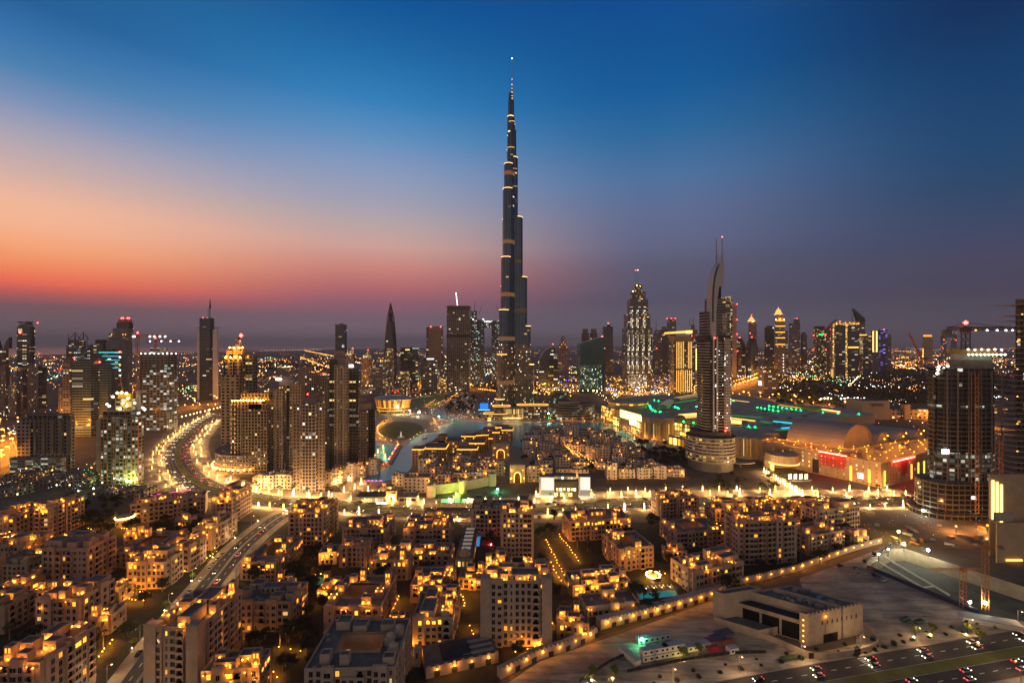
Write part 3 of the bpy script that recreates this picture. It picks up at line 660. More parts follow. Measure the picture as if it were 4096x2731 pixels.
# podium pavilions at its foot
pd = thing('pavilion', 'low glowing pavilion with curved roofs at the foot of the tallest tower', 'building', (XX(1180, gy(965)), gy(965), 0))
Yd = gy(965); X = lambda p: XX(p, Yd) - XX(1180, Yd)
part('wall', MB().prism(ell(X(1180), 20, 20, 16, 28), 0, 22, 0, 1), [facade(wall=(.3, .2, .1), glass=(.1, .06, .02), cw=3, ch=11, ww=.8, wh=.9, lit=.95, warm=(1, .62, .2), cool=(1, .7, .3), e=.7, seed=5), M_ROOF], pd)
for a, b, y, h in ((1130, 1172, 30, 24), (1188, 1262, 34, 26), (1110, 1165, 10, 12)):
    part('wing', MB().prism(rrect((X(a) + X(b)) / 2, y, X(b) - X(a), 22, 8), 0, h, 0, 1), [facade(wall=(.2, .16, .12), glass=(.04, .03, .02), cw=4, ch=6, ww=.7, wh=.4, lit=.35, e=1, seed=a), M_ROOF], pd)
    part('roof_light_line', MB().ring(rrect((X(a) + X(b)) / 2, y, X(b) - X(a) + 1, 23, 8), rrect((X(a) + X(b)) / 2, y, X(b) - X(a) - 1, 21, 8), h + .2, h + 1.1), glow('pavilion_light', (1, .46, .08), 2.4), pd)
part('canopy', MB().prism(ell(X(1176), -6, 19, 6, 24), 5, 5.8, 0, 0, bottom=True), glow('canopy_light', (1, .6, .18), 2.2, False), pd)
for i, y in enumerate((949, 953, 958)): part('lit_step_panel', MB().box(X(1125), -16 - 4 * i, ZZ(y, Yd) - 8, 7, .4, 1.8), G_GOLDP, pd)
bp = thing('screen', 'bright blue screen on the lakeside terrace below the tallest tower', 'screen', (XX(1112, gy(958)), gy(958), 0))
part('display', MB().box(0, 0, 17, 17, 1, 12, bottom=True), glow('blue_screen', (.01, .22, .9), 1.2, False), bp); part('frame', MB().box(0, .9, 16, 19, .8, 14, bottom=True), M_DARK, bp); part('stand', MB().box(0, .9, 0, 3, .7, 16), M_DARK, bp)
part('light_line', MB().box(0, -1.2, 15, 24, .5, 1), glow('sky_blue_strip', (.1, .5, 1), 4, False), bp)

# ---------------------------------------------------------------- skyline right of it
T = Tower('curved glass block shaped like a split leaf with a dark sail front', 1238, 1286, 893)
def sailshape(T, pts, y0, y1, m, name, lean=0):
    mb = MB(); P = [(T.x(x), max(0, T.z(y))) for x, y in pts]; n = len(P); u = 0
    mb.face([(x, y0, z) for x, z in P], 0, [(x, z) for x, z in P]); mb.face([(x, y1, z) for x, z in reversed(P)], 0, [(x, z) for x, z in reversed(P)])
    for i in range(n):
        (xa, za), (xb, zb) = P[i], P[(i + 1) % n]; mb.face([(xb, y0, zb), (xa, y0, za), (xa, y1, za), (xb, y1, zb)], 0, [(y0, zb), (y0, za), (y1, za), (y1, zb)])
    return part(name, mb, [m], T.t)
sailshape(T, [(1239, 893), (1275, 893), (1275, 797), (1268, 797), (1258, 801), (1248, 810), (1241, 824), (1239, 845)], -T.d / 2 + 4, T.d / 2, fc('teal', seed=100, lit=.04, wall=(.2, .2, .21), ch=5, wh=.7), 'curved_lobe')
sailshape(T, [(1259, 893), (1285, 893), (1283, 850), (1280, 825), (1276, 806), (1272, 792), (1267, 800), (1262, 825), (1260, 850)], -T.d / 2, T.d / 2 - 6, fc('dark', seed=101, lit=.3, cw=7, ch=6, warm=(1, .75, .25)), 'sail_front')
T.beacon(1272, 790, 2)
T = Tower('pink stone tower with a domed round top', 1282, 1305, 862)
m = fc('grey', seed=102, wall=(.3, .2, .17), lit=.1, cw=8, ch=8)
T.seg(1282, 1305, 800, None, m); T.seg(1285, 1302, 788, 800, m, 'step', inset=4); T.seg(1289, 1299, 776, 788, m, 'drum', inset=8, shape='round'); part('dome', MB().lathe(T.x(1294), 0, [(5 / F * T.Y, T.z(776)), (4.4 / F * T.Y, T.z(773)), (2.5 / F * T.Y, T.z(771)), (0, T.z(770))], 16), M_CONC, T.t)
for i, (x, y) in enumerate(((1294, 786), (1290, 791), (1298, 791), (1286, 797), (1302, 797))): T.beacon(x, y, 2, G_WARMS, 'crown_lamp', y=-T.d / 2)
T = Tower('teal glass office block with a slanted roof and vertical fins', 1331, 1391, 902, side=0)
mt = fc('teal', seed=103, cw=3.2, ch=400, ww=.72, wh=1, lit=0, wall=(.03, .12, .15), glass=(.008, .05, .075), wrough=.3)
sailshape(T, [(1331, 902), (1386, 902), (1387, 773), (1332, 789)], -T.d / 2, T.d / 2, mt, 'body')
sailshape(T, [(1386, 902), (1390, 895), (1390, 776), (1387, 773)], -T.d / 2 + 1, T.d / 2 - 4, fc('dark', seed=104, lit=.05), 'edge_wall')
part('lit_floors', MB().box(T.x(1358), -T.d / 2 - .3, T.z(895), 50 / F * T.Y, .5, T.z(838) - T.z(895)), facade(wall=(.03, .12, .15), glass=(.008, .05, .075), cw=3.2, ch=5, ww=.6, wh=.5, lit=.33, warm=(.9, .9, .35), cool=(.5, 1, .8), e=.9, seed=9), T.t)
for i in range(12): T.beacon(1336 + rng.uniform(0, 46), rng.uniform(846, 888), 1.1, G_WHITES if i % 2 else G_COOLS, 'work_lamp', y=-T.d / 2 - 1)
T.beacon(1388, 772, 2.4)
T = Tower('twin round topped brown towers far behind the teal office block', 1337, 1373, 858)
for a, b in ((1337, 1353.5), (1356.5, 1373)): T.seg(a, b, 765, None, fc('grey', seed=a, wall=(.13, .1, .1), lit=.04, cw=8, ch=8), 'tower', shape='rr'); T.seg(a + 2, b - 2, 755, 765, M_CONCD, 'crown', inset=3, shape='round')
T = Tower('slim dark blue tower topped with one red lamp', 1387, 1408, 870)
T.seg(1387, 1408, 750, None, fc('dark', seed=106, lit=.03, cw=7, ch=7, wall=(.035, .055, .09))); T.seg(1389, 1406, 772, 785, mat('pale_band', (.2, .22, .26), .5), 'pale_band', inset=-.7, dk=.5); T.seg(1396, 1403, 745, 750, M_DARK, 'roof_block', inset=6); T.beacon(1399, 742, 2.6)
T = Tower('stepped hotel tower striped with columns of bright white windows and twin masts', 1439, 1499, 895, side=0)
dg = fc('dark', seed=107, wall=(.13, .115, .115), glass=(.02, .022, .028), lit=.07, cw=4.5, ch=4.2, e=1.3, warm=(1, .6, .2))
lw = facade(wall=(.12, .1, .1), glass=(.05, .04, .03), cw=4.4, ch=6.8, ww=.62, wh=.5, lit=.93, warm=(1, .82, .5), cool=(1, .92, .75), e=1.8, seed=3)
T.seg(1440, 1498, 752, None, dg, 'lower_shaft', dk=1); T.seg(1443, 1495, 720, 752, dg, 'middle_shaft', inset=3, dk=.9); T.seg(1449, 1491, 686, 720, dg, 'upper_shaft', inset=6, dk=.8); T.seg(1455, 1486, 668, 686, fc('gold', seed=108, lit=.25, wall=(.14, .12, .12), cw=6, ch=5, warm=(1, .5, .12), e=1.3), 'crown', inset=9, dk=.6); T.seg(1462, 1478, 652, 668, fc('gold', seed=109, lit=.2, wall=(.12, .1, .1), e=1.2), 'crown_block', inset=13, dk=.4)
for a in (1441, 1450.5, 1461, 1474.5, 1488.5): T.strip(a, a + 5.2, 757, 856, lw, 'window_column', proud=1.2, d=1.2)
for a in (1449, 1462, 1477.5): T.strip(a, a + 5.6, 711, 752, lw, 'window_column', yoff=-T.d * .45 + 3.0, d=1.4)
T.strip(1443, 1486, 860, 891, lw, 'lit_base', proud=1.2, d=1.2)
for x in (1467, 1472.5): T.pole(x, 616, 652, 1.0, M_STEEL, 'mast', y=4); T.beacon(x, 616, 1.7, G_RED if x < 1470 else G_WHITES, y=4)
for x, y in ((1457, 668), (1463, 668), (1476, 672), (1482, 672), (1466, 653), (1474, 655), (1451, 688), (1458, 676), (1470, 680)): T.beacon(x, y, 1.7, G_WARM, 'crown_lamp', y=-T.d * .3 + 6)
for x, y in ((1490, 780), (1497, 770), (1493, 800), (1470, 730), (1455, 735), (1480, 728), (1497, 850), (1496, 860)): T.beacon(x, y, 1.6, G_WARMS, 'balcony_lamp', y=-T.d / 2 - 1)

def far(label, a, b, ty, by, kind='grey', seed=0, tops=(), lights=(), pole=(), **k):
    T = Tower(label, a, b, by, side=k.pop('side', None)); sh = k.pop('shape', 'box')
    k.setdefault('cw', 7); k.setdefault('ch', 6)
    m = fc(kind, seed=seed, **k)
    T.seg(a, b, ty, None, m, shape=sh)
    for i, q in enumerate(tops): T.seg(q[0], q[1], q[2], q[3] if len(q) > 3 else ty, q[4] if len(q) > 4 else m, 'step', inset=2 + 2 * i, shape=sh)
    for x, y, g in lights: T.beacon(x, y, 2.6 if g is G_RED else 2.2, g, 'beacon' if g is G_RED else 'facade_lamp', y=-T.d / 2)
    for x, y0, y1 in pole: T.pole(x, y1, y0, 1.8, M_DARK, 'antenna')
    return T
hz_ = dict(wall=(.14, .13, .145), glass=(.03, .032, .04))
far('grey tower with an antenna right of the striped hotel tower', 1499, 1520, 766, 858, 'grey', 110, [(1503, 1517, 758)], [(1508, 800, G_RED)], [(1510, 758, 733)], **hz_)
far('dark tower with an arched roof in the row behind the gold tower', 1516, 1534, 756, 856, 'dark', 111, [(1519, 1531, 750)], [], **{'lit': .05})
far('tall block with three red roof lights behind the gold tower', 1532, 1553, 738, 852, 'grey', 112, [(1533, 1552, 732)], [(1533, 731, G_RED), (1542, 731, G_RED), (1551, 731, G_RED)], lit=.08, **hz_)
far('twin antenna tower glimpsed between the gold tower and the bladed tower', 1582, 1602, 757, 855, 'grey', 113, [(1586, 1596, 746)], [(1589, 771, G_RED), (1599, 771, G_RED)], [(1587, 746, 728), (1595, 746, 726)], **hz_)
T = Tower('gold lit tower with a glowing slanted roof and golden stripes', 1537, 1591, 907)
T.seg(1537, 1590, 784, None, fc('gold', seed=114, lit=.22, e=.9), side=.22); T.seg(1538, 1590, 772, 784, mat('bronze_panels', (.3, .19, .08), .5, .2), 'attic', inset=2, side=.22)
sailshape(T, [(1537, 766), (1591, 764), (1590, 758), (1540, 762)], -T.d / 2 - 1, T.d / 2 - 6, glow('lit_soffit', (1, .52, .1), 1.8), 'slanted_roof'); T.strip(1575, 1588, 759, 766, G_GOLDP, 'lit_sign', proud=2)
for x in (1553.5, 1557, 1561, 1565, 1569, 1580.5, 1584, 1587.5): T.strip(x, x + 1.3, 785, 846, glow('gold_fin', (1, .5, .1), 1.5, False), 'gold_fin', proud=.8)
for x in (1553.5, 1558, 1563, 1568, 1573, 1578, 1583, 1587.5): T.strip(x, x + 1.5, 850, 900, glow('gold_fin', (1, .45, .06), 1.8, False), 'gold_fin', proud=.8)
T = far('block with one vertical white light line left of the bladed tower', 1591, 1612, 786, 886, 'grey', 115, lit=.3, wall=(.1, .09, .08)); T.strip(1598, 1600, 800, 850, G_GOLDP, 'light_line')
T = Tower('slim curved tower with gold lit floors behind the bladed tower', 1610, 1694, 868, side=0)
m = fc('gold', seed=116, lit=.3, cw=8, ch=6, wall=(.1, .09, .1)); T.seg(1611, 1630, 716, None, m, 'side_lobe', inset=4, shape='rr', r=.4); T.seg(1660, 1684, 686, None, fc('dark', seed=117, lit=.35, cw=9, ch=7, warm=(1, .55, .12)), 'shaft', shape='rr'); T.seg(1663, 1682, 681, 686, fc('gold', seed=118, lit=.9), 'crown', inset=4, shape='rr'); T.seg(1680, 1694, 698, None, mat('bare_concrete_slab', (.3, .24, .22), .8, 0, .1, .02), 'slab_wall', inset=8)
for x, y in ((1693, 698), (1693, 734), (1693, 767), (1694, 806)): T.beacon(x, y, 2.4, y=-T.d / 2)
def bullet(label, a, b, ty, by, seed):
    T = Tower(label, a, b, by, side=0); w_ = (b - a) / 2 / F * T.Y; H_ = T.z(ty)
    pr = [(w_ * .86, 0), (w_, H_ * .3), (w_, H_ * .55), (w_ * .93, H_ * .75), (w_ * .75, H_ * .88), (w_ * .42, H_ * .97), (0, H_)]
    part('body', MB().lathe(0, 0, pr, 20), [fc('dark', seed=seed, lit=.08, cw=8, ch=6, warm=(1, .6, .2))], T.t); T.beacon((a + b) / 2, ty, 3); T.pole((a + b) / 2, ty - 3, ty + 3, .8, M_DARK, 'antenna'); return T
bullet('bullet shaped dark tower beside the bladed tower', 1691, 1718, 775, 864, 120)
bullet('bullet shaped dark tower below the slim spired tower', 1719, 1746, 774, 866, 121)
T = far('slim tower ending in a floodlit pyramid spire', 1719, 1738, 742, 856, 'grey', 122, [(1722, 1735, 738)], [(1723, 765, G_RED), (1729, 738, G_WARM)], wall=(.3, .22, .19), lit=.03)
part('pyramid_spire', MB().prism(rect(T.x(1729), 2, 13 / F * T.Y, 13 / F * T.Y), T.z(738), T.z(725), 0, 0, pts2=rect(T.x(1729), 2, .6, .6)), glow('spire_flood_glow', (1, .45, .14), 1.6, False), T.t); T.beacon(1729, 723, 2.4)  # floodlighting put in as a glow of the spire surface itself
T = Tower('low block with a row of lit slots under its flat roof beside the highway', 1741, 1788, 904, name='building', cat='building')
T.seg(1741, 1788, 848, None, fc('grey', seed=123, lit=.2, wall=(.25, .17, .12), cw=6, ch=7, ww=.5), side=.3); T.strip(1743, 1773, 851, 855, fc('gold', seed=124, lit=.9, cw=4, ch=6, ww=.6, wh=.8, e=1.5), 'lit_slots'); T.strip(1742, 1748, 875, 884, G_WHITES, 'lit_sign')
far('dark tower left of the floodlit ornate tower', 1756, 1778, 752, 858, 'dark', 125, [(1760, 1775, 748)], [(1776, 753, G_WHITES)], lit=.1)
T = Tower('ornate floodlit tower with a tiered golden dome', 1777, 1811, 864, side=.2)
m = fc('gold', seed=126, lit=.12, wall=(.22, .16, .12), cw=6, ch=6)
T.seg(1779, 1806, 762, None, m); T.seg(1781, 1803, 735, 762, m, 'upper_shaft', inset=3); T.seg(1783, 1801, 721, 735, m, 'crown', inset=5, shape='round'); T.seg(1800, 1811, 760, None, fc('dark', seed=127, lit=.15), 'companion', inset=6)
cl = glow('golden_dome_glow', (1, .5, .13), 1.5, False); q = T.Y / F  # floodlit look of the dome given as glow of its own shell
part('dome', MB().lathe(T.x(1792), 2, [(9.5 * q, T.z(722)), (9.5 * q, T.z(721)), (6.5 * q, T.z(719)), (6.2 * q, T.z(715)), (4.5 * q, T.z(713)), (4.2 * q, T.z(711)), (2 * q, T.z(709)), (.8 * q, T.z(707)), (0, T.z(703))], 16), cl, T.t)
for y in (735, 748, 762, 775, 790): T.strip(1781, 1803, y, y + 1.6, G_GOLD, 'lit_cornice')
for x in (1782, 1791, 1801): T.beacon(x, 733, 2, G_WARM, 'floodlight', y=-T.d / 2 - 1)
for i in range(6): T.beacon(1799, 815 + i * 7, 2, G_WHITES, 'facade_lamp', y=-T.d / 2 - 2)
far('pale stepped tower pair fading into dusk right of the ornate tower', 1812, 1838, 742, 850, 'grey', 128, [(1823, 1837, 733), (1826, 1835, 728)], [(1831, 731, G_RED)], **hz_)
far('small round topped tower beside the pale stepped pair', 1838, 1855, 768, 850, 'dark', 129, [(1841, 1852, 763)], [], shape='rr')
far('office tower with yellow floors and a green roof sign', 1868, 1897, 754, 866, 'gold', 130, [(1870, 1895, 749, 754, M_DARK)], [(1869, 770, G_RED), (1896, 768, G_RED), (1868, 803, G_RED), (1897, 803, G_RED), (1877, 771, G_WARMS)], lit=.3, wall=(.07, .07, .075), warm=(1, .75, .25), cool=(.9, 1, .6)).strip(1881, 1890, 766.5, 769.5, G_GREENS, 'green_sign')
T = Tower('dark tower outlined with golden light frames', 1905, 1976, 868, side=.1)
T.seg(1907, 1918, 744, None, mat('pale_fin_wall', (.28, .24, .2), .7), 'fin_wall', inset=-2); T.seg(1914, 1974, 744, None, fc('dark', seed=131, lit=.09, cw=7, ch=6, warm=(1, .7, .25)), 'body')
gf = fc('gold', seed=132, lit=.93, cw=5, ch=5, ww=.75, wh=.55, e=2.6, warm=(1, .5, .1), cool=(1, .55, .15), wall=(.1, .06, .02))
T.strip(1911.5, 1915, 742, 846, gf, 'gold_frame', proud=3); T.strip(1942, 1946, 746, 868, gf, 'gold_frame'); T.strip(1917, 1974, 739, 746, gf, 'gold_frame'); T.strip(1948, 1972, 796, 799, G_GOLD, 'gold_frame')
T.beacon(1912, 756, 3); T.beacon(1912, 777, 3); T.beacon(1933, 738, 3)
part('floodlit_foot', MB().box(T.x(1910), -T.d / 2 - 3.4, 0, 12, .5, 40), glow('foot_flood_glow', (1, .62, .15), .8), T.t)  # glowing panel stands in for floodlight falling on the tower foot
T = Tower('tower with a tall triangular roof blade and needle', 1957, 1988, 852, side=.1)
T.seg(1972, 1987, 733, None, fc('grey', seed=133, lit=.1, cw=7, ch=6, **hz_)); sailshape(T, [(1972, 740), (1987, 740), (1986, 731), (1972, 719), (1961, 709)], -8, 12, M_DARK, 'roof_blade'); T.pole(1958, 693, 745, 1.6, M_STEEL, 'needle'); T.pole(1958.5, 711, 745, 2.2, M_STEEL, 'needle_strut', px2=1962)
T.beacon(1986, 733, 2.6); T.beacon(1978, 733, 2.2)
T = Tower('paler twin of the triangular roofed tower half hidden by the gold frame', 1897, 1921, 856, side=.1)
T.seg(1897, 1921, 760, None, fc('grey', seed=134, lit=.06, cw=7, ch=6, **hz_)); sailshape(T, [(1897, 760), (1921, 760), (1920, 735), (1908, 746)], -10, 10, M_CONCD, 'roof_blade'); T.pole(1920, 722, 745, 1.5, M_STEEL, 'needle')
far('dark block with a golden edge and golden roof line right of the gold frame', 1972, 2003, 770, 862, 'dark', 135, [(1974, 1992, 768, 770, G_GOLD)], [], lit=.12, side=.3).strip(1974, 1982, 775, 812, fc('gold', seed=136, lit=.85, cw=5, ch=4, ww=.8, e=1.5), 'gold_bay')
T = far('tower with two vertical golden light lines', 2001, 2019, 758, 854, 'grey', 137, lit=.05, **hz_); T.strip(2004, 2007, 760, 808, G_GOLDP, 'light_line'); T.strip(2012, 2015, 760, 808, G_GOLDP, 'light_line')
T = far('tower washed with violet light', 2016, 2038, 757, 854, 'dark', 138, lit=.25, warm=(.3, .2, 1), cool=(.2, .15, 1), e=1.5); T.beacon(2034, 756, 2.2)
far('plain grey block right of the violet tower', 2037, 2047, 767, 852, 'grey', 139, **hz_)
T = far('orange floodlit tower with a bright roof band', 2119, 2143, 773, 834, 'beige', 140, [(2121, 2141, 769, 773, glow('orange_band', (1, .25, .03), 2.5, False))], wall=(.5, .3, .16), lit=.02, side=.1); T.strip(2119, 2121, 800, 832, G_GOLD, 'floodlit_edge'); T.beacon(2142, 785, 3); T.beacon(2142, 800, 3)
T = Tower('arch shaped double block with a square opening far off', 2160, 2198, 832, side=.1)
for a, b in ((2160, 2174), (2184, 2198)): T.seg(a, b, 770, None, fc('grey', seed=a, lit=.1, cw=8, ch=8), 'tower')
T.seg(2160, 2198, 764, 775, fc('grey', seed=141, lit=.1, cw=8, ch=8), 'bridge', inset=1)
for x, y in ((2165, 766), (2168, 780), (2196, 781), (2166, 800)): T.beacon(x, y, 3, y=-T.d / 2)

# --- unfinished tower at the right
T = Tower('huge unfinished round tower with white lit floors beside the pit', 2146, 2282, 1180, side=.1)
sm = facade(wall=(.075, .06, .055), glass=(.015, .014, .014), cw=4.2, ch=3.9, ww=.8, wh=.7, lit=.02, warm=(1, .9, .6), cool=(.85, 1, .9), e=.5, seed=4)
sl = facade(wall=(.11, .09, .08), glass=(.02, .02, .02), cw=4.2, ch=3.9, ww=.8, wh=.68, lit=.5, warm=(1, .95, .7), cool=(.85, 1, .88), e=.42, seed=6)
sb = facade(wall=(.085, .07, .06), glass=(.012, .012, .012), cw=5, ch=4.2, ww=.85, wh=.72, lit=.035, warm=(1, .7, .35), cool=(1, 1, .9), e=.7, seed=8)
cxs = (T.x(2146) + T.x(2282)) / 2; wS = T.x(2282) - T.x(2146); dS = wS * .8; zf = T.z
def drum(a, b, ty, by, m, name, sy=.42, roof=None):
    c = (T.x(a) + T.x(b)) / 2; w_ = T.x(b) - T.x(a)
    return part(name, MB().prism(rrect(c, 0, w_, w_ * sy, w_ * .28, 0, 6), zf(by) if by else 0, zf(ty), 0, 1), [m, roof or M_CONCD], T.t)
drum(2146, 2282, 1035, 1100, sl, 'lit_floors'); drum(2146.5, 2281.5, 934, 1035, sm, 'dark_floors'); drum(2146, 2282, 926, 934, sl, 'lit_belt'); drum(2147, 2281, 862, 926, sm, 'dark_floors'); drum(2147.5, 2281, 845, 862, sb, 'open_floors')
drum(2118, 2284, 1100, 1165, sb, 'podium', .5); drum(2106, 2286, 1165, None, sb, 'podium', .55)
drum(2193, 2280, 826, 845, M_CONCD, 'core_base', .5); drum(2195, 2279, 812, 826, mat('lit_core_wall', (.34, .36, .3), .8, 0, .2, .3), 'core_wall', .5); drum(2190, 2284, 802, 812, mat('yellow_screen', (.3, .19, .02), .6), 'formwork', .5)
for i in range(10): T.beacon(2196 + i * 9, 813.5, 1.0, glow('core_lamp', (1, 1, .75), 6, False), 'work_lamp', y=-14)
for i in range(6): T.beacon(2200 + i * 15, 802 + (i % 2), 1.0, G_WHITES, 'work_lamp', y=-12)
for x, y in ((2150, 848), (2163, 846), (2172, 840), (2148, 857), (2165, 858), (2152, 841), (2206, 938), (2230, 938), (2270, 938), (2215, 905), (2160, 1100), (2175, 1148)): T.beacon(x, y, 1.2, G_WHITE, 'work_lamp', y=-T.d / 2 - 2)
for i in range(22):
    y = 858 + i * 10.6; c_ = (T.x(2144) + T.x(2284)) / 2; w_ = T.x(2284) - T.x(2144)
    part('floor_slab', MB().prism(rrect(c_, 0, w_, w_ * .435, w_ * .28, 0, 6), T.z(y + 1.1), T.z(y), 0, 0, bottom=True), mat('slab_edge', (.2, .16, .13), .9) if i == 0 else bpy.data.materials['slab_edge'], T.t)
for x in (2152, 2176, 2200, 2228, 2252, 2274):
    part('column', MB().tube((T.x(x), -dS * .27 - 1.2, 0), (T.x(x), -dS * .27 - 1.2, zf(850)), .55, n=5), M_CONCD, T.t)
for x, ty in ((2203, 852), (2256, 1000)):
    hm_ = MB()
    for k in (-1.6, 1.6):
        for j in (0, 3.2): hm_.tube((T.x(x) + k, -dS * .29 - 3 - j, 0), (T.x(x) + k, -dS * .29 - 3 - j, zf(ty)), .3, n=4)
    for i in range(int(zf(ty) / 4)): hm_.tube((T.x(x) - 1.6, -dS * .29 - 6.2, 4 * i), (T.x(x) + 1.6, -dS * .29 - 6.2, 4 * i + 4), .2, n=4); hm_.tube((T.x(x) + 1.6, -dS * .29 - 6.2, 4 * i), (T.x(x) - 1.6, -dS * .29 - 6.2, 4 * i + 4), .2, n=4)
    part('hoist_mast', hm_, M_RUST, T.t)
part('lit_sign', MB().box(T.x(2148), -dS * .27 - 1, zf(1036), 5.5, 1, 4), glow('white_sign', (1, 1, .95), 4, False), T.t)
tower_crane('big crane with a long jib on top of the huge unfinished tower', 2218, 1180, 757, 2175, 2342, 741, mat('dark_crane_paint', (.10, .045, .03), .6), [(2262, G_WHITES), (2285, G_WHITES), (2305, G_WHITES), (2320, G_WHITES), (2236, G_WARMS)], Y=T.Y + T.d / 2, zb=T.z(803), r=2.0, lamp=.9)
lc = thing('luffing_crane', 'luffing crane leaning over the left shoulder of the huge unfinished tower', 'crane', (XX(2165, T.Y), T.Y + 20, T.z(846)))
xa = XX(2133, T.Y) - XX(2165, T.Y)
part('mast', MB().tube((0, 0, 0), (0, 0, T.z(822) - T.z(846)), 1.0, n=4), M_RUST, lc); part('boom', MB().tube((0, 0, T.z(826) - T.z(846)), (xa, 0, T.z(762) - T.z(846)), .7, .5, 4).tube((0, 1.4, T.z(826) - T.z(846)), (xa, .6, T.z(762) - T.z(846)), .7, .5, 4), mat('boom_paint', (.3, .07, .03), .6), lc); part('ballast', MB().box(2.4, 0, T.z(828) - T.z(846), 2.6, 2, 2, bottom=True), M_CONCD, lc)

T = Tower('rightmost bare tower with projecting balcony slabs and a glowing foot', 2318, 2420, 1185, side=.05)
m = facade(wall=(.2, .11, .06), glass=(.02, .012, .01), cw=5, ch=3.8, ww=.5, wh=.6, lit=.12, warm=(1, .5, .15), e=.7, seed=11)
T.seg(2341, 2420, 686, None, m, 'core', side=.02, inset=3); 
for i in range(34):
    y = 700 + i * 12.4; a = 2330 if i < 6 else 2319
    if i == 1: continue
    mb = MB().box((T.x(a) + T.x(2420)) / 2, 4, T.z(y), T.x(2420) - T.x(a), 22, .5, bottom=True); part('balcony_slab', mb, M_CONC, T.t)
    if i % 5 == 2: T.beacon(a + 3, y - 2, .7, G_GOLDP, 'balcony_lamp', y=-6)
for x in (2345, 2351): T.strip(x, x + 2.5, 692, 1110, mat('rust_column', (.28, .12, .05), .8), 'column', yoff=-3)
T = Tower('beige plinth building with tall white-gold light slots at the right picture edge', 2286, 2420, 1292, side=.02, name='building', cat='building')
bw = mat('warm_stone', (.42, .3, .18), .8, 0, .12, .15)
T.seg(2306, 2420, 1098, None, bw, 'wall', side=.02, inset=10); T.seg(2287, 2420, 1200, None, bw, 'plinth', side=.02); T.seg(2292, 2340, 1180, 1200, M_CONC, 'terrace', side=.02, inset=3)
for x, a, b in ((2311, 1112, 1204), (2321, 1116, 1192), (2331, 1122, 1218)): T.strip(x + 1, x + 5.4, a, b, glow('light_slot', (1, .56, .14), 4.5), 'light_slot', yoff=-T.d / 2 + 10)
T.strip(2309, 2346, 1283, 1287, G_GOLD, 'lit_niche')
# ---------------------------------------------------------------- lake, lawns, quays and paved squares (flat sheets)
def sheet(name, px, m, z=.02):
    return struct(name, MB().face([(*G(x, y), z) for x, y in px], 0), m)
def oval(cx, cy, a, b, n=40): return [(cx + a * cos(2 * pi * i / n), cy + b * sin(2 * pi * i / n)) for i in range(n)]
M_WATER, t_, b_ = new_mat('lake_water'); b_.inputs['Base Color'].default_value = (.0, .46, .56, 1); b_.inputs['Roughness'].default_value = .14; b_.inputs['Specular IOR Level'].default_value = .3
n_ = t_.nodes.new('ShaderNodeTexNoise'); n_.inputs['Scale'].default_value = .5; n_.inputs['Detail'].default_value = 3
c_ = t_.nodes.new('ShaderNodeNewGeometry'); t_.links.new(c_.outputs['Position'], n_.inputs['Vector'])
bu = t_.nodes.new('ShaderNodeBump'); bu.inputs['Strength'].default_value = .18; bu.inputs['Distance'].default_value = .6; t_.links.new(n_.outputs[0], bu.inputs['Height']); t_.links.new(bu.outputs[0], b_.inputs['Normal'])
M_WATER.cycles.emission_sampling = 'NONE'
M_PAVE = mat('pale_paving', (.30, .235, .17), .85, 0, .25, .12)
M_SAND = mat('sandy_lot', (.46, .385, .30), .95, 0, .4, .045)
def rough_ground(m, stretch):
    # second layer: wheel tracks and scraped patches
    t = m.node_tree; b = t.nodes['Principled BSDF']; src = b.inputs['Base Color'].links[0].from_socket
    g = t.nodes.new('ShaderNodeNewGeometry'); mp = t.nodes.new('ShaderNodeMapping'); mp.inputs['Rotation'].default_value = (0, 0, .6); mp.inputs['Scale'].default_value = stretch; t.links.new(g.outputs['Position'], mp.inputs[0])
    n = t.nodes.new('ShaderNodeTexNoise'); n.inputs['Scale'].default_value = 1; n.inputs['Detail'].default_value = 8; n.inputs['Roughness'].default_value = .7; n.inputs['Distortion'].default_value = .8; t.links.new(mp.outputs[0], n.inputs[0])
    r = t.nodes.new('ShaderNodeValToRGB'); r.color_ramp.elements[0].position = .38; r.color_ramp.elements[0].color = (.45, .43, .41, 1); r.color_ramp.elements[1].position = .6; r.color_ramp.elements[1].color = (1.1, 1.08, 1.05, 1); t.links.new(n.outputs[0], r.inputs[0])
    x = t.nodes.new('ShaderNodeMix'); x.data_type = 'RGBA'; x.blend_type = 'MULTIPLY'; x.inputs['Factor'].default_value = .9; t.links.new(src, x.inputs['A']); t.links.new(r.outputs[0], x.inputs['B']); t.links.new(x.outputs['Result'], b.inputs['Base Color'])
rough_ground(M_SAND, (.035, .22, .1))
M_LAWN = mat('lawn', (.15, .15, .03), .95, 0, .35, .08)
M_ASPH = mat('asphalt', (.052, .048, .045), .75, 0, .25, .1)
M_KERB = mat('kerb', (.33, .3, .27), .85, 0, .15, .3)
sea = MB(); sea.face([(*G(x, y), .3) for x, y in ((-2500, 818.5), (0, 817.5), (90, 815), (300, 811), (560, 807), (740, 803), (900, 799), (1120, 796.2), (1120, 793.8), (-2500, 793.8))]); struct('sea', sea, M_SEA)
for i, q in enumerate((((540, 801.5), (640, 800.6), (738, 799.7), (736, 799.2), (640, 799.5), (540, 800))  , ((560, 806), (640, 804.5), (700, 802.6), (690, 802), (620, 803.2), (555, 804.6)), ((395, 804), (455, 803), (455, 802.2), (395, 802.8)))):
    struct('island', MB().face([(*G(x, y), .8) for x, y in q]), M_EARTH)
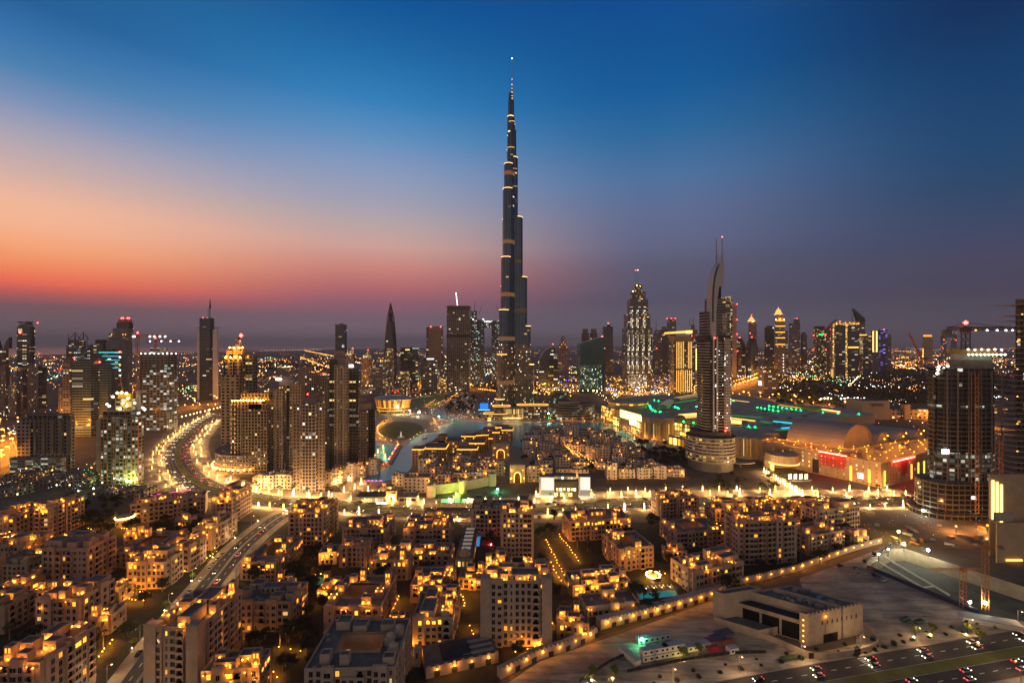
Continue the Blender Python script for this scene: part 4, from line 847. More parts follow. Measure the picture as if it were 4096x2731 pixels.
sheet('paved_quay', [(850, 1036), (852, 1000), (858, 940), (940, 930), (1060, 902), (1090, 905), (1085, 925), (1300, 938), (1420, 955), (1560, 1006), (1600, 1030), (1520, 1044), (1420, 1040), (1300, 1062), (1230, 1100), (900, 1140), (800, 1150), (780, 1120), (836, 1075), (880, 1062)], M_PAVE, .01)
sheet('lake', [(838, 1098), (894, 1072), (884, 1060), (862, 1049), (858, 1013), (916, 1024), (940, 1018), (947, 1010), (970, 997), (1012, 991), (1003, 981), (1020, 977), (1042, 970), (997, 955), (981, 946), (1012, 938), (1020, 942), (1031, 955), (1059, 964), (1105, 969), (1263, 970),
    (1365, 970), (1407, 973), (1430, 986), (1464, 1008), (1511, 1017), (1500, 1029), (1408, 1023), (1386, 1002), (1355, 984), (1222, 976), (1207, 1014), (1200, 1028), (1176, 1022), (1176, 1000), (1168, 986), (1114, 983), (1057, 1001), (1005, 1006), (948, 1032), (946, 1072), (931, 1090), (895, 1102), (864, 1108)], M_WATER, .03)
sheet('lawn', oval(922, 988, 52, 20), M_LAWN, .035)
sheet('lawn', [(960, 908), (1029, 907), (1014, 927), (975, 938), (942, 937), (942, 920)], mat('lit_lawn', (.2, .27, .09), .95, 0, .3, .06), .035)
sheet('footpath', [(962, 922), (966, 921), (980, 936), (975, 940)], M_PAVE, .045)

# small round lamp on a post, copied along every quay and path
G_POST = glow('post_lamp', (1, .38, .03), 14, False)
G_POSTW = glow('post_lamp_white', (1, .70, .3), 8, False)
def make_post(h, r, g):
    t = thing('lamp_post', 'warm globe lamp on a short post along the lakeside path', 'lamp post', (0, 0, 0), 0, 'lamp posts along the lakeside paths')
    part('post', MB().tube((0, 0, 0), (0, 0, h), .12, .09, 5), M_DARK, t); part('lamp', MB().lathe(0, 0, [(0, h - r * .2), (r, h + r * .8), (0, h + 1.8 * r)], 7), g, t); lamp_light(t, (.3, -.3, h - .3), (1, .42, .10) if g is G_POST else (1, .66, .34), 520 * h); return t
_posts = {}
n_post = 0
def posts(px, step, kind='w', h=4.0, r=.42, label=None, group=None):
    """lamp posts every 'step' metres along a run of plan points"""
    global n_post
    step *= 1.5; P = [G(*p) for p in px]; carry = 0
    for a, b in zip(P, P[1:]):
        L_ = hypot(b[0] - a[0], b[1] - a[1]); s_ = carry
        while s_ < L_:
            loc = (a[0] + (b[0] - a[0]) * s_ / L_, a[1] + (b[1] - a[1]) * s_ / L_)
            key = (kind, h, r)
            if key not in _posts: _posts[key] = make_post(h, r, G_POST if kind == 'w' else G_POSTW); o = _posts[key]; o.location = (*loc, 0)
            else: o = dup(_posts[key], loc)
            if label: o['label'] = label; o['group'] = group
            n_post += 1; s_ += step
        carry = s_ - L_
posts([(860, 1010), (916, 1021)], 9); posts([(942, 1014), (970, 995), (1012, 989), (1003, 979), (1042, 968)], 12, 'p')
posts([(1031, 953), (1060, 962), (1105, 967), (1263, 968)], 15, 'p'); posts([(880, 972), (867, 985), (866, 998), (880, 1008)], 7); posts([(880, 972), (902, 962)], 9)
posts([(1000, 932), (1030, 918), (1052, 906)], 9); posts([(1265, 966), (1365, 967), (1404, 970)], 14); posts([(1412, 976), (1432, 988), (1464, 1006), (1510, 1015), (1560, 1020)], 11)
posts([(980, 935), (1000, 920)], 12); posts([(840, 1092), (890, 1069)], 8); posts([(990, 978), (1000, 972), (994, 964)], 9)
posts([(1265, 955), (1330, 958)], 16, 'p'); posts([(1060, 955), (1100, 962), (1160, 964)], 12, 'p', 2.0, .45); posts([(1075, 948), (1130, 953), (1190, 957), (1250, 957)], 11, 'p', 2.0, .45)

# strings of coloured lamps on the footbridge and by the jetty
fb = thing('footbridge', 'low footbridge over the lake arm hung with red, blue and orange lamps', 'bridge', (*G(905, 1048), 0))
bx, by_ = G(905, 1048); pA, pB = G(892, 1070), G(920, 1022)
deck = MB(); dx, dy = pB[0] - pA[0], pB[1] - pA[1]; L_ = hypot(dx, dy); nx, ny = -dy / L_, dx / L_
deck.prism([(pA[0] - bx - nx * 3, pA[1] - by_ - ny * 3), (pA[0] - bx + nx * 3, pA[1] - by_ + ny * 3), (pB[0] - bx + nx * 3, pB[1] - by_ + ny * 3), (pB[0] - bx - nx * 3, pB[1] - by_ - ny * 3)][::-1], .4, 1.3, 0, 0)
part('deck', deck, mat('warm_bridge_deck', (.38, .22, .12), .8), fb)
for s_ in (-1, 1):
    part('railing', MB().tube((pA[0] - bx + nx * 3 * s_, pA[1] - by_ + ny * 3 * s_, 2.2), (pB[0] - bx + nx * 3 * s_, pB[1] - by_ + ny * 3 * s_, 2.2), .18, n=4), M_DARK, fb)
for i in range(12):
    k = (i + .5) / 12; g = (G_RED, glow('blue_lamp', (.05, .1, 1), 4), G_POST)[i % 3]
    part('lamp', MB().lathe(0, 0, [(0, -.7), (.7, 0), (0, .7)], 6), g, fb, loc=(pA[0] + dx * k - bx + nx * 3, pA[1] + dy * k - by_ + ny * 3, 3))
jl = thing('lamp_string', 'string of red and blue lamps along the jetty below the residences', 'lamp string', (*G(858, 1110), 0)); jx, jy = G(858, 1110)
part('cable', MB().tube((XX(837, jy) - jx, 0, 3), (XX(880, jy) - jx, 0, 3), .1, n=4), M_DARK, jl)
for i in range(10): part('lamp', MB().lathe(0, 0, [(0, -.6), (.6, 0), (0, .6)], 6), (G_RED, bpy.data.materials['blue_lamp'])[i % 2], jl, loc=(XX(837 + i * 4.6, jy) - jx, 0, 3))
# boats
def boat(label, px, py, rot, L_=10):
    t = thing('boat', label, 'boat', (*G(px, py), .05), rot)
    h = [(-L_ / 2, -1.2), (L_ * .3, -1.5), (L_ / 2, 0), (L_ * .3, 1.5), (-L_ / 2, 1.2)]
    part('hull', MB().prism(scaled(h, .75, (0, 0)), -.02, 1.2, 0, 1, pts2=h), mat('white_hull', (.6, .52, .42), .5), t); part('canopy', MB().prism(rect(-.5, 0, L_ * .45, 2.2), 2.6, 2.75, 0, 0, bottom=True), M_WHITE, t)
    part('post', MB().tube((-L_ * .2, 0, 1), (-L_ * .2, 0, 2.6), .08, n=4).tube((L_ * .15, 0, 1), (L_ * .15, 0, 2.6), .08, n=4), M_DARK, t); part('lamp', MB().lathe(0, 0, [(0, 2.1), (.3, 2.35), (0, 2.55)], 6), G_POST, t)
boat('white boat with a canopy crossing the narrow arm of the lake', 975, 1007, .7)
boat('lit tour boat moored off the mall promenade, left of two', 1372, 975, .1, 13); boat('lit tour boat moored off the mall promenade, right of two', 1392, 977, .1, 13)
fs = thing('fountain_sculpture', 'white pointed sculpture on a round plinth at the rim of the oval lawn', 'sculpture', (*G(921, 1004), 0))
part('plinth', MB().lathe(0, 0, [(6, 0), (6, .8), (5, 1), (0, 1)], 20), M_WHITE, fs); part('figure', MB().lathe(0, 0, [(1.8, 1), (1.2, 4), (1.0, 7), (.3, 9.5), (0, 10)], 10), glow('lit_white_stone', (1, .8, .5), .5, False, (.6, .55, .5)), fs)

# ---------------------------------------------------------------- opera house
Yo = gy(950); ox = XX(896, Yo); oy = Yo + 26
op = thing('opera_house', 'bowl shaped glass opera house glowing amber under a wide flat grey roof', 'opera house', (ox, oy, 0))
am = facade(wall=(.1, .05, .02), glass=(.12, .05, .02), cw=6.2, ch=60, ww=.86, wh=1, lit=1.1, warm=(1, .30, .03), cool=(1, .36, .04), e=1.25, seed=2)
am2 = facade(wall=(.12, .07, .02), glass=(.2, .12, .05), cw=6.2, ch=5, ww=.8, wh=.5, lit=.8, warm=(1, .5, .08), cool=(1, .6, .15), e=1.1, seed=3)
zr = 30
mb = MB(); mb.lathe(0, 0, [(33, 0), (34.5, 6)], 44, 0, sy=.8); part('lower_glazing', mb, [am2], op)
mb = MB(); mb.lathe(0, 0, [(34.5, 6.0), (36, 12)], 44, 0, sy=.8); part('glass_wall', mb, [am2], op)
mb = MB(); mb.lathe(0, 0, [(36, 12), (40, zr)], 44, 0, sy=.8); part('glass_wall', mb, [am], op)
for z, r in ((12, 36.4), (6, 34.9)): part('lit_ledge', MB().ring(ell(0, 0, r, r * .8, 44), ell(0, 0, r - .6, (r - .6) * .8, 44), z - .4, z + .4), glow('amber_ledge', (1, .42, .04), 3), op)
part('roof', MB().lathe(0, 0, [(41.5, zr - .5), (42, zr + 1), (39, zr + 3.2), (30, zr + 5.8), (15, zr + 7.6), (0, zr + 8)], 48, 0, sy=.8), mat('grey_roof_metal', (.30, .31, .34), .5, .2), op, smooth=True)
part('skylight', MB().prism(ell(8, 0, 11, 4, 24), zr + 6, zr + 9, 0, 1), [glow('amber_skylight', (1, .4, .08), .35, False), M_ROOF], op)
part('lamp', MB().lathe(0, 0, [(0, -2), (2, 0), (0, 2)], 8), glow('stage_flood', (1, .8, .4), 40), op, loc=(18, -33, 16))
for i in range(22):
    a = pi + pi * (i + .5) / 22; part('mullion', MB().tube((34 * cos(a), 27.2 * sin(a), 0), (40.6 * cos(a), 32.5 * sin(a), zr), .3, n=4), M_DARK, op)

def flood(label, px, py, h, g, r=1.1, group=None):
    t = thing('floodlight', label, 'floodlight', (*G(px, py), 0), 0, group)
    part('mast', MB().tube((0, 0, 0), (0, 0, h), .25, .15, 5), M_DARK, t); part('lamp', MB().lathe(0, 0, [(0, h - .3), (r, h + r * .7), (0, h + 2 * r)], 8), g, t); return t
G_FLW = glow('white_flood', (1, .92, .7), 40); G_FLY = glow('yellow_flood', (1, .66, .14), 50); G_FLG = glow('green_flood', (.1, 1, .4), 45)
flood('dazzling white floodlight between the opera house and the lake', 963, 956, 8, G_FLW, 1.3); flood('white floodlight on the edge of the green lawn by the opera house', 941, 950, 6, G_FLW, .9); flood('small white floodlight by the lake channel', 1008, 962, 5, G_FLW, .7)
for i, (x, y) in enumerate(((1260, 958), (1272, 957), (1287, 960))): flood('green floodlight beside the curved terrace block, %s of three' % ('westernmost', 'middle one', 'easternmost')[i], x, y, 7, G_FLG, 1.0)
flood('yellow floodlight on the open ground left of the mall roofs', 1413, 918, 12, G_FLY, 2.2); flood('white floodlight at the foot of the striped hotel tower', 1461, 905, 12, G_FLW, 2.0); flood('yellow floodlight before the gold tower', 1536, 918, 12, G_FLY, 1.8); flood('white floodlight near the teal glass office block', 1385, 893, 12, G_FLW, 1.8); flood('white floodlight on the ramp left of the gold tower', 1500, 908, 10, G_FLW, 1.4)
# fountain-side park strip of white lamps behind the lawn
posts([(942, 914), (1000, 905), (1060, 898)], 15, 'p', 5, .8); posts([(955, 900), (1080, 893)], 18, 'p', 8, 1.0)

def inside(p, poly):
    c = False; n = len(poly)
    for i in range(n):
        (x1, y1), (x2, y2) = poly[i], poly[(i + 1) % n]
        if (y1 > p[1]) != (y2 > p[1]) and p[0] < (x2 - x1) * (p[1] - y1) / (y2 - y1) + x1: c = not c
    return c
# ---------------------------------------------------------------- shopping mall
Ym = gy(968)
mall = thing('shopping_mall', 'sprawling shopping mall with round drums, golden shopfronts and green lit roofs', 'shopping mall', (XX(1500, Ym), Ym, 0))
mx_, my_ = mall.location.x, mall.location.y
def ML(px, py, z=0):
    x, y = G(px, py, z); return (x - mx_, y - my_)
M_STONE = mat('mall_stone', (.42, .31, .19), .8, 0, .12, .1)
M_MROOF = mat('mall_roof', (.34, .31, .26), .85, 0, .25, .05)
M_MROOFT = mat('mall_roof_teal', (.37, .36, .31), .8, 0, .3, .05)
gold = dict(wall=(.4, .26, .1), glass=(.3, .18, .06), warm=(1, .46, .05), cool=(1, .62, .17), coolmix=.4)
shop = facade(cw=4.5, ch=7, ww=.8, wh=.78, lit=.95, e=2.3, seed=1, **gold); shop2 = facade(cw=7, ch=12, ww=.72, wh=.8, lit=1.1, e=2.6, seed=2, **gold); slot = facade(cw=4, ch=30, ww=.22, wh=.75, lit=.8, e=1.3, seed=3, **{**gold, 'wall': (.44, .3, .14)})
def roofpoly(name, px, z0, z1, m, roof, lab=None):
    p = [ML(x, y, z1) for x, y in px]
    a = sum(p[i][0] * p[(i + 1) % len(p)][1] - p[(i + 1) % len(p)][0] * p[i][1] for i in range(len(p)))
    return part(name, MB().prism(p if a > 0 else p[::-1], z0, z1, 0, 1), [m, roof], mall, lab)
# big flat roofs (outlines given at roof height)
roofpoly('roof_block', [(1392, 930), (1470, 908), (1560, 905), (1700, 907), (1800, 925), (1640, 965), (1520, 962), (1440, 950)], 0, 22, M_STONE, M_MROOF)
roofpoly('roof_block', [(1676, 918), (1790, 925), (1935, 955), (1850, 985), (1676, 990)], 0, 20, M_STONE, M_MROOFT)
roofpoly('roof_block', [(1676, 912), (1960, 940), (2010, 952), (1930, 958), (1790, 930)], 0, 17, M_STONE, M_MROOFT)
def drum_(name, cx, cy, rx, z, depth, m, cap, extra=None):
    x, y = ML(cx, cy, z); r = rx / F * (gy(cy, z))
    part(name, MB().prism(ell(x, y, r, r * depth, 44), 0, z, 0, 1), [m, M_MROOF], mall)
    part('drum_roof', MB().lathe(x, y, [(r * 1.04, z + .1), (r * 1.04, z + 1.2), (r * .8, z + 2.2), (0, z + 2.8)], 44, 0, sy=depth), cap, mall, smooth=True)
    return x, y, r
x, y, r = drum_('drum', 1442, 921, 44, 33, .9, M_STONE, M_MROOF)
part('light_line', MB().ring(ell(x, y, r * 1.03, r * .93, 44, 0, pi, 2 * pi), ell(x, y, r * 1.01, r * .91, 44, 0, pi, 2 * pi), 29, 31), facade(cw=9, ch=40, ww=.8, wh=1, lit=1.1, e=2.2, seed=4, **gold), mall)
x, y, r = drum_('drum', 1511, 957, 36, 34, .95, slot, M_MROOF)
x, y, r = drum_('drum', 1560, 946, 26, 26, .8, M_STONE, M_MROOF)
x, y, r = drum_('drum', 1722, 1000, 48, 27, .8, slot, M_MROOF)
x, y, r = drum_('drum', 1752, 992, 40, 29, .7, M_STONE, M_MROOF)
# curved promenade wall with shopfronts
def wallrun(name, px, z0, z1, m, th=6, top=None):
    """a run of wall through plan points at the ground, th metres thick"""
    p = [ML(*q) for q in px]; o = [(a[0] + th * .25, a[1] + th) for a in p]
    return part(name, MB().prism(p + o[::-1], z0, z1, 0, 1), [m, top or M_MROOF], mall)
wallrun('shopfront', [(1408, 976), (1428, 982), (1446, 990), (1460, 1000)], 0, 16, shop2, 14)
wallrun('shopfront', [(1460, 1000), (1470, 1005), (1484, 1009), (1500, 1010), (1512, 1009)], 0, 9, M_STONE, 14); wallrun('curved_shopfront', [(1461, 999), (1471, 1004), (1485, 1008), (1500, 1009), (1512, 1008)], 9, 24, shop2, 12)
wallrun('shopfront', [(1536, 1020), (1556, 1024), (1580, 1030), (1602, 1036)], 0, 12, shop2, 14); wallrun('upper_shopfront', [(1538, 1006), (1560, 1010), (1584, 1015), (1604, 1019)], 0, 26, shop, 12)
wallrun('left_hall', [(1381, 960), (1396, 966), (1410, 970)], 0, 26, shop, 16)
p = [ML(1424, 984), ML(1474, 1002)]
part('lit_screen', MB().prism([p[0], p[1], (p[1][0] + .3, p[1][1] + 1), (p[0][0] + .3, p[0][1] + 1)], 21, 34, 0, 0, bottom=True), glow('mall_screen', (1, .66, .2), 4), mall)
part('screen_wall', MB().prism([(p[0][0] + .5, p[0][1] + 1.2), (p[1][0] + .5, p[1][1] + 1.2), (p[1][0] + 3, p[1][1] + 10), (p[0][0] + 3, p[0][1] + 10)], 0, 36, 0, 1), [M_STONE, mat('warm_roof', (.4, .3, .14), .8)], mall)
p = [ML(1446, 992), ML(1462, 999)]
part('lit_screen', MB().prism([p[0], p[1], (p[1][0] + .3, p[1][1] + 1), (p[0][0] + .3, p[0][1] + 1)], 14, 24, 0, 0, bottom=True), glow('mall_screen_small', (1, .9, .6), 4.5), mall)
# barrel vaults over the arcades
def vault(name, a, b, wd, z, rise, m, n=9, ribs=None):
    (ax, ay), (bx_, by__) = ML(*a, z), ML(*b, z); dx, dy = bx_ - ax, by__ - ay; L_ = hypot(dx, dy); nx, ny = -dy / L_, dx / L_
    mb = MB(); rows = []
    K = 14
    for j in range(K + 1):
        cx_, cy_ = ax + dx * j / K, ay + dy * j / K
        rows.append([(cx_ + nx * wd / 2 * cos(pi * i / n), cy_ + ny * wd / 2 * cos(pi * i / n), z + rise * sin(pi * i / n)) for i in range(n + 1)])
    for r0, r1 in zip(rows, rows[1:]):
        for i in range(n): mb.face([r0[i], r1[i], r1[i + 1], r0[i + 1]], 0)
    mb.face(rows[0], 0); mb.face(rows[-1][::-1], 0); part(name, mb, m, mall)
    if ribs:
        rb = MB()
        for r0 in rows[1:-1]:
            for p0, p1 in zip(r0[2:-2], r0[3:-1]): rb.tube((p0[0], p0[1], p0[2] + .3), (p1[0], p1[1], p1[2] + .3), .8, n=4)
        part('lit_ribs', rb, ribs, mall)
VA = mat('vault_metal', (.2, .2, .17), .6, .1)
vault('barrel_vault', (1520, 940), (1540, 926), 20, 23, 9, VA, ribs=glow('dim_rib', (.5, .55, .35), .25, False)); vault('barrel_vault', (1550, 921), (1625, 907), 22, 22, 7, VA, ribs=glow('warm_rib', (1, .6, .2), .7, False))
vault('barrel_vault', (1562, 962), (1612, 958), 24, 24, 7, VA, ribs=glow('warm_rib2', (1, .55, .15), 2.0, False)); vault('barrel_vault', (1676, 973), (1704, 975), 22, 21, 6, VA, ribs=bpy.data.materials['warm_rib2'])
vault('barrel_vault', (1830, 935), (1880, 945), 20, 20, 6, mat('gold_lit_vault', (.4, .3, .05), .7))
# green lamp rows; dim glowing strips stand in for their wash on the roofs
M_GREENWASH = glow('green_wash_strip', (0, .6, .08), .22, False, (.2, .3, .22)); GLM = MB().lathe(0, 0, [(0, -.8), (.85, 0), (0, .8)], 6).mesh('green_lamp', [glow('green_roof_lamp', (.0, 1, .10), 9)])
def green_run(px, z, w_=3.2, lamps=True, g=None):
    P = [ML(x, y, z) for x, y in px]
    for a, b in zip(P, P[1:]):
        dx, dy = b[0] - a[0], b[1] - a[1]; L_ = hypot(dx, dy) or 1; nx, ny = -dy / L_ * w_ / 2, dx / L_ * w_ / 2
        q = [(a[0] - nx, a[1] - ny), (b[0] - nx, b[1] - ny), (b[0] + nx, b[1] + ny), (a[0] + nx, a[1] + ny)]
        if g: part('light_strip', MB().prism(q, z + .2, z + 1.2, 0, 0), g, mall)
        else:
            part('gutter', MB().prism(q, z + .1, z + .5, 0, 0), M_GREENWASH, mall)
            for k_ in range(max(1, int(L_ / 9))):
                f_ = (k_ + .5) / max(1, int(L_ / 9)); part('green_lamp', GLM, None, mall, loc=(a[0] + dx * f_, a[1] + dy * f_, z + 1.6))
gg = glow('green_wash', (.0, .6, .1), .28, False, (.2, .3, .22))
green_run([(1498, 919), (1508, 921), (1518, 923)], 23, 4); green_run([(1492, 932), (1494, 938), (1500, 944), (1510, 947), (1522, 947)], 23, 6); green_run([(1550, 926), (1580, 921), (1625, 914)], 23, 7, g=gg); green_run([(1548, 934), (1560, 940)], 23, 8); green_run([(1594, 935), (1606, 935)], 23, 4)
green_run([(1560, 969), (1580, 971), (1606, 974)], 24, 4); green_run([(1679, 921), (1690, 923)], 21, 4); green_run([(1735, 936), (1780, 944), (1795, 946)], 21, 5); green_run([(1762, 933), (1845, 944)], 21, 4); green_run([(1679, 919), (1720, 924)], 21, 5, g=G_GOLD); green_run([(1790, 930), (1842, 938)], 21, 5, g=glow('gold_wash', (1, .5, .05), .9, False))
green_run([(1712, 979), (1728, 983), (1740, 982)], 22, 5); green_run([(1676, 960), (1734, 967)], 21, 3.5, g=G_GOLD); green_run([(1676, 954), (1750, 960)], 22, 6, g=gg); green_run([(1750, 968), (1768, 972)], 21, 8, g=gg); green_run([(1776, 968), (1826, 973)], 21, 3.5, g=G_CYAN); green_run([(1796, 984), (1824, 982)], 21, 3.5, g=glow('azure_strip', (.05, .35, 1), 2.2, False)); green_run([(1780, 988), (1822, 988)], 20, 5, g=gg)
green_run([(1888, 948), (1893, 949)], 19, 5); green_run([(1922, 950), (1928, 951)], 19, 5); green_run([(1968, 951), (1976, 953)], 19, 5); green_run([(1888, 940), (1928, 946)], 19, 6, g=G_GOLDP)

for px_, z_, n_ in (([(1400, 932), (1470, 912), (1560, 908), (1690, 912), (1640, 960), (1520, 955)], 22, 34), ([(1684, 930), (1790, 930), (1920, 955), (1850, 978), (1684, 984)], 20, 40)):
    pl_ = [ML(x, y, z_) for x, y in px_]; xs, ys = [q[0] for q in pl_], [q[1] for q in pl_]; c_ = 0
    while c_ < n_:
        q = (rng.uniform(min(xs), max(xs)), rng.uniform(min(ys), max(ys)))
        if inside(q, pl_): c_ += 1; part('roof_unit', MB().box(*q, z_, rng.uniform(3, 11), rng.uniform(2, 5), rng.uniform(1.2, 3), rng.choice((.2, 1.77, -.3))), rng.choice((M_CONC, M_STEEL, M_CONCD, VA)), mall)
# exhibition vaults behind the car park
ev = thing('exhibition_hall', 'hall under one great barrel vault and three smaller waves of grey roof', 'exhibition hall', (399, 548, 0))
ud, ad = Vector((.915, .40, 0)).normalized(), Vector((-.64, .77, 0)).normalized()
profile = []
for i in range(17): a = pi - pi * i / 16; profile.append((30 + 30 * cos(a), 24 + 28 * sin(a)))
s0 = 60
for k, (w_, h_) in enumerate(((44, 15), (40, 13), (40, 11))):
    for i in range(1, 13): profile.append((s0 + w_ * i / 12, 24 + h_ * (.5 - .5 * cos(2 * pi * i / 12)) + (0 if i < 12 else 0)))
    s0 += w_
mbv, mbe = MB(), MB()
LEN = 62
for (u0, z0), (u1, z1) in zip(profile, profile[1:]):
    a, b = ud * u0, ud * u1; c, d = b + ad * LEN, a + ad * LEN
    mbv.face([(a.x, a.y, z0), (b.x, b.y, z1), (c.x, c.y, z1), (d.x, d.y, z0)][::1])
    a2, b2 = a + ad * 3, b + ad * 3
    mbe.face([(a2.x, a2.y, 0), (b2.x, b2.y, 0), (b2.x, b2.y, z1 - .4), (a2.x, a2.y, z0 - .4)], 0, [(u0, 0), (u1, 0), (u1, z1), (u0, z0)])
part('vault_roof', mbv, mat('vault_roof_metal', (.30, .28, .29), .55, .2, .12, .03), ev)
part('end_wall', mbe, mat('pale_end_wall', (.36, .27, .2), .8, 0, .2, .05), ev)
a = ad * LEN
part('side_wall', MB().face([(a.x, a.y, 0), (0, 0, 0), (0, 0, 24), (a.x, a.y, 24)]), M_CONC, ev)
for k, u in enumerate((80, 122, 164)): 
    p = ud * u - ad * 2; part('wall_lamp', MB().lathe(0, 0, [(0, -.9), (.9, 0), (0, .9)], 6), G_POST, ev, loc=(p.x, p.y, 30)); part('wall_lamp', MB().lathe(0, 0, [(0, -.9), (.9, 0), (0, .9)], 6), G_POST, ev, loc=(p.x + 9, p.y + 6, 33))

# multi-storey car park with lamps on its roof deck
kp = thing('car_park', 'beige multi-storey car park with rows of orange lamps on its open roof deck', 'car park', (386, 476, 0)); K0 = (386, 476)
poly = [(318, 590), (337, 556), (386, 476), (488, 529), (578, 612), (399, 542), (345, 602)]; poly = [(x - K0[0], y - K0[1]) for x, y in poly]
HK = 26.5
pk = facade(wall=(.46, .27, .14), glass=(.3, .16, .05), cw=6, ch=4.2, ww=.22, wh=.45, lit=.35, warm=(1, .6, .2), e=.7, seed=12)
part('wall', MB().prism(poly, 0, HK - 1.4, 0, 1), [pk, mat('car_park_deck', (.24, .17, .12), .9, 0, .25, .1)], kp)
part('parapet', MB().ring(poly, scaled(poly, .985), HK - 1.4, HK, 0), M_STONE, kp)
def onwall(i, k0, k1, z0, z1, m, name, off=.5, d=.3):
    a, b = poly[i], poly[(i + 1) % len(poly)]; dx, dy = b[0] - a[0], b[1] - a[1]; L_ = hypot(dx, dy); nx, ny = dy / L_, -dx / L_
    p = [(a[0] + dx * k + nx * o, a[1] + dy * k + ny * o) for k, o in ((k0, off), (k1, off), (k1, off - d), (k0, off - d))]
    part(name, MB().prism(p, z0, z1, 0, 0, bottom=True), m, kp)
redf = facade(wall=(.5, .05, .03), glass=(.4, .2, .1), cw=4, ch=4, ww=.3, wh=.3, lit=.6, warm=(1, .4, .2), cool=(1, .6, .4), e=1.5, seed=13)
onwall(1, .38, .66, 12, 26, redf, 'red_panel', .6, .5); onwall(1, .37, .67, 26.6, 27.3, glow('red_flood', (1, .03, .02), 9), 'red_light_line', 1.6, .6); onwall(2, .36, .48, 8, 24, mat('red_screen_panel', (.5, .04, .03), .7), 'red_panel', .6, .5); onwall(2, .2, .62, 24.6, 25.2, bpy.data.materials['red_flood'], 'red_light_line', 1.4, .5)
gs = glow('yellow_slot', (1, .55, .05), 2.6)
for i, k in ((1, .70), (1, .88), (2, .05), (2, .56), (2, .7), (2, .82)): onwall(i, k, k + .022, 1, 17, gs, 'yellow_light_slot')
onwall(1, .78, .83, 6, 11, G_WHITES, 'lit_sign'); onwall(1, .0, .36, 4, 23, facade(wall=(.5, .33, .16), glass=(.4, .2, .08), cw=7, ch=5, ww=.18, wh=.4, lit=.9, warm=(1, .6, .2), e=1.2, seed=14), 'dotted_panel', .4, .3)
onwall(1, .30, .37, 1, 17, mat('dark_opening', (.04, .025, .02), .9), 'stair_opening', .7, .2)
lampm = MB().lathe(0, 0, [(0, 2.4), (.45, 2.9), (0, 3.2)], 6).tube((0, 0, 0), (0, 0, 2.4), .1, n=4, mi=1); lme = lampm.mesh('roof_lamp', [glow('deck_lamp', (1, .38, .03), 14, False), M_DARK]); cnt = 0
spots_ = []
for i in range(4000):
    p = (rng.uniform(-100, 190), rng.uniform(0, 190))
    if len(spots_) < 96 and inside(p, scaled(poly, .96)) and all(hypot(p[0] - q[0], p[1] - q[1]) > 11.5 for q in spots_): spots_.append(p); part('roof_lamp', lme, None, kp, loc=(*p, HK - 1.4))
for q in ((0, 34, 12, 6), (40, 50, 9, 8), (90, 76, 8, 7)): part('roof_block', MB().box(q[0], q[1], HK - 1.4, q[2], q[3], 3.4, .5), M_CONC, kp)
# portico before it
pt = thing('portico', 'beige curved entrance canopy with a bright line of light below its edge', 'portico', (*G(1815, 1086), 0), .0)
o = ell(0, 14, 17, 15, 20, 0, pi, 2 * pi) + [(17, 22), (-17, 22)]
part('canopy', MB().prism(o, 10, 19, 0, 1), [M_STONE, M_MROOF], pt); part('light_line', MB().ring(ell(0, 14, 17.4, 15.4, 20, 0, pi, 2 * pi), ell(0, 14, 17, 15, 20, 0, pi, 2 * pi), 8.6, 9.8), G_GOLDP, pt); part('pier', MB().box(-15.5, 10, 0, 2.5, 4, 10), G_GOLDP, pt); part('back_wall', MB().box(0, 24, 0, 34, 4, 14), M_STONE, pt)
rn = thing('drop_off_island', 'round planted island ringed by lit white columns at the mall entrance', 'island', (*G(1830, 1100), 0))
part('planter', MB().prism(ell(0, 0, 16, 9, 28), 0, .9, 0, 1), [M_KERB, M_LAWN], rn)
for i in range(8): part('lit_column', MB().tube((-10.5 + 3 * i, -3.2 + (i % 2) * 1.5, .9), (-10.5 + 3 * i, -3.2 + (i % 2) * 1.5, 6.4), .5, n=6), glow('column_glow', (1, .7, .5), 4), rn)
for i in range(7): part('shrub', MB().lathe(0, 0, [(2.2, .8), (2.8, 2.4), (1.6, 4.4), (0, 5.2)], 8), mat('dark_shrub', (.035, .05, .02), .95), rn, loc=(-9 + 3 * i, 3.4 + (i % 2), 0))

# ---------------------------------------------------------------- tower with the curved blade and twin masts
YA = gy(1086); ax_ = XX(1631, YA + 27); q = (YA + 20) / F
ad_ = thing('skyscraper', 'dark hotel tower with a curved blade top, twin masts and a round lit podium', 'skyscraper', (ax_, YA + 27, 0))
zA = lambda y: ZZ(y, YA + 20); xA = lambda x: XX(x, YA + 20) - ax_
pod = facade(wall=(.4, .34, .3), glass=(.025, .02, .02), cw=5.5, ch=1000, ww=.8, wh=1, lit=0, seed=20)
r0 = 54 * q
zp = [ZZ(y, YA) for y in (1092, 1064, 1056, 1048, 1040.5, 1033, 1025.5, 1018, 1010)]
part('base', MB().prism(ell(0, 0, r0 * .9, r0 * .9, 40), 0, zp[1], 0, 1), [mat('podium_glass_base', (.16, .15, .15), .35), M_ROOF], ad_)
litp = facade(wall=(.12, .09, .07), glass=(.03, .025, .02), cw=4.6, ch=4, ww=.72, wh=.95, lit=.75, warm=(1, .56, .12), cool=(1, .60, .14), e=.75, seed=21); darkp = facade(wall=(.1, .08, .07), glass=(.02, .02, .02), cw=4.6, ch=4, ww=.75, wh=.95, lit=.06, seed=22)
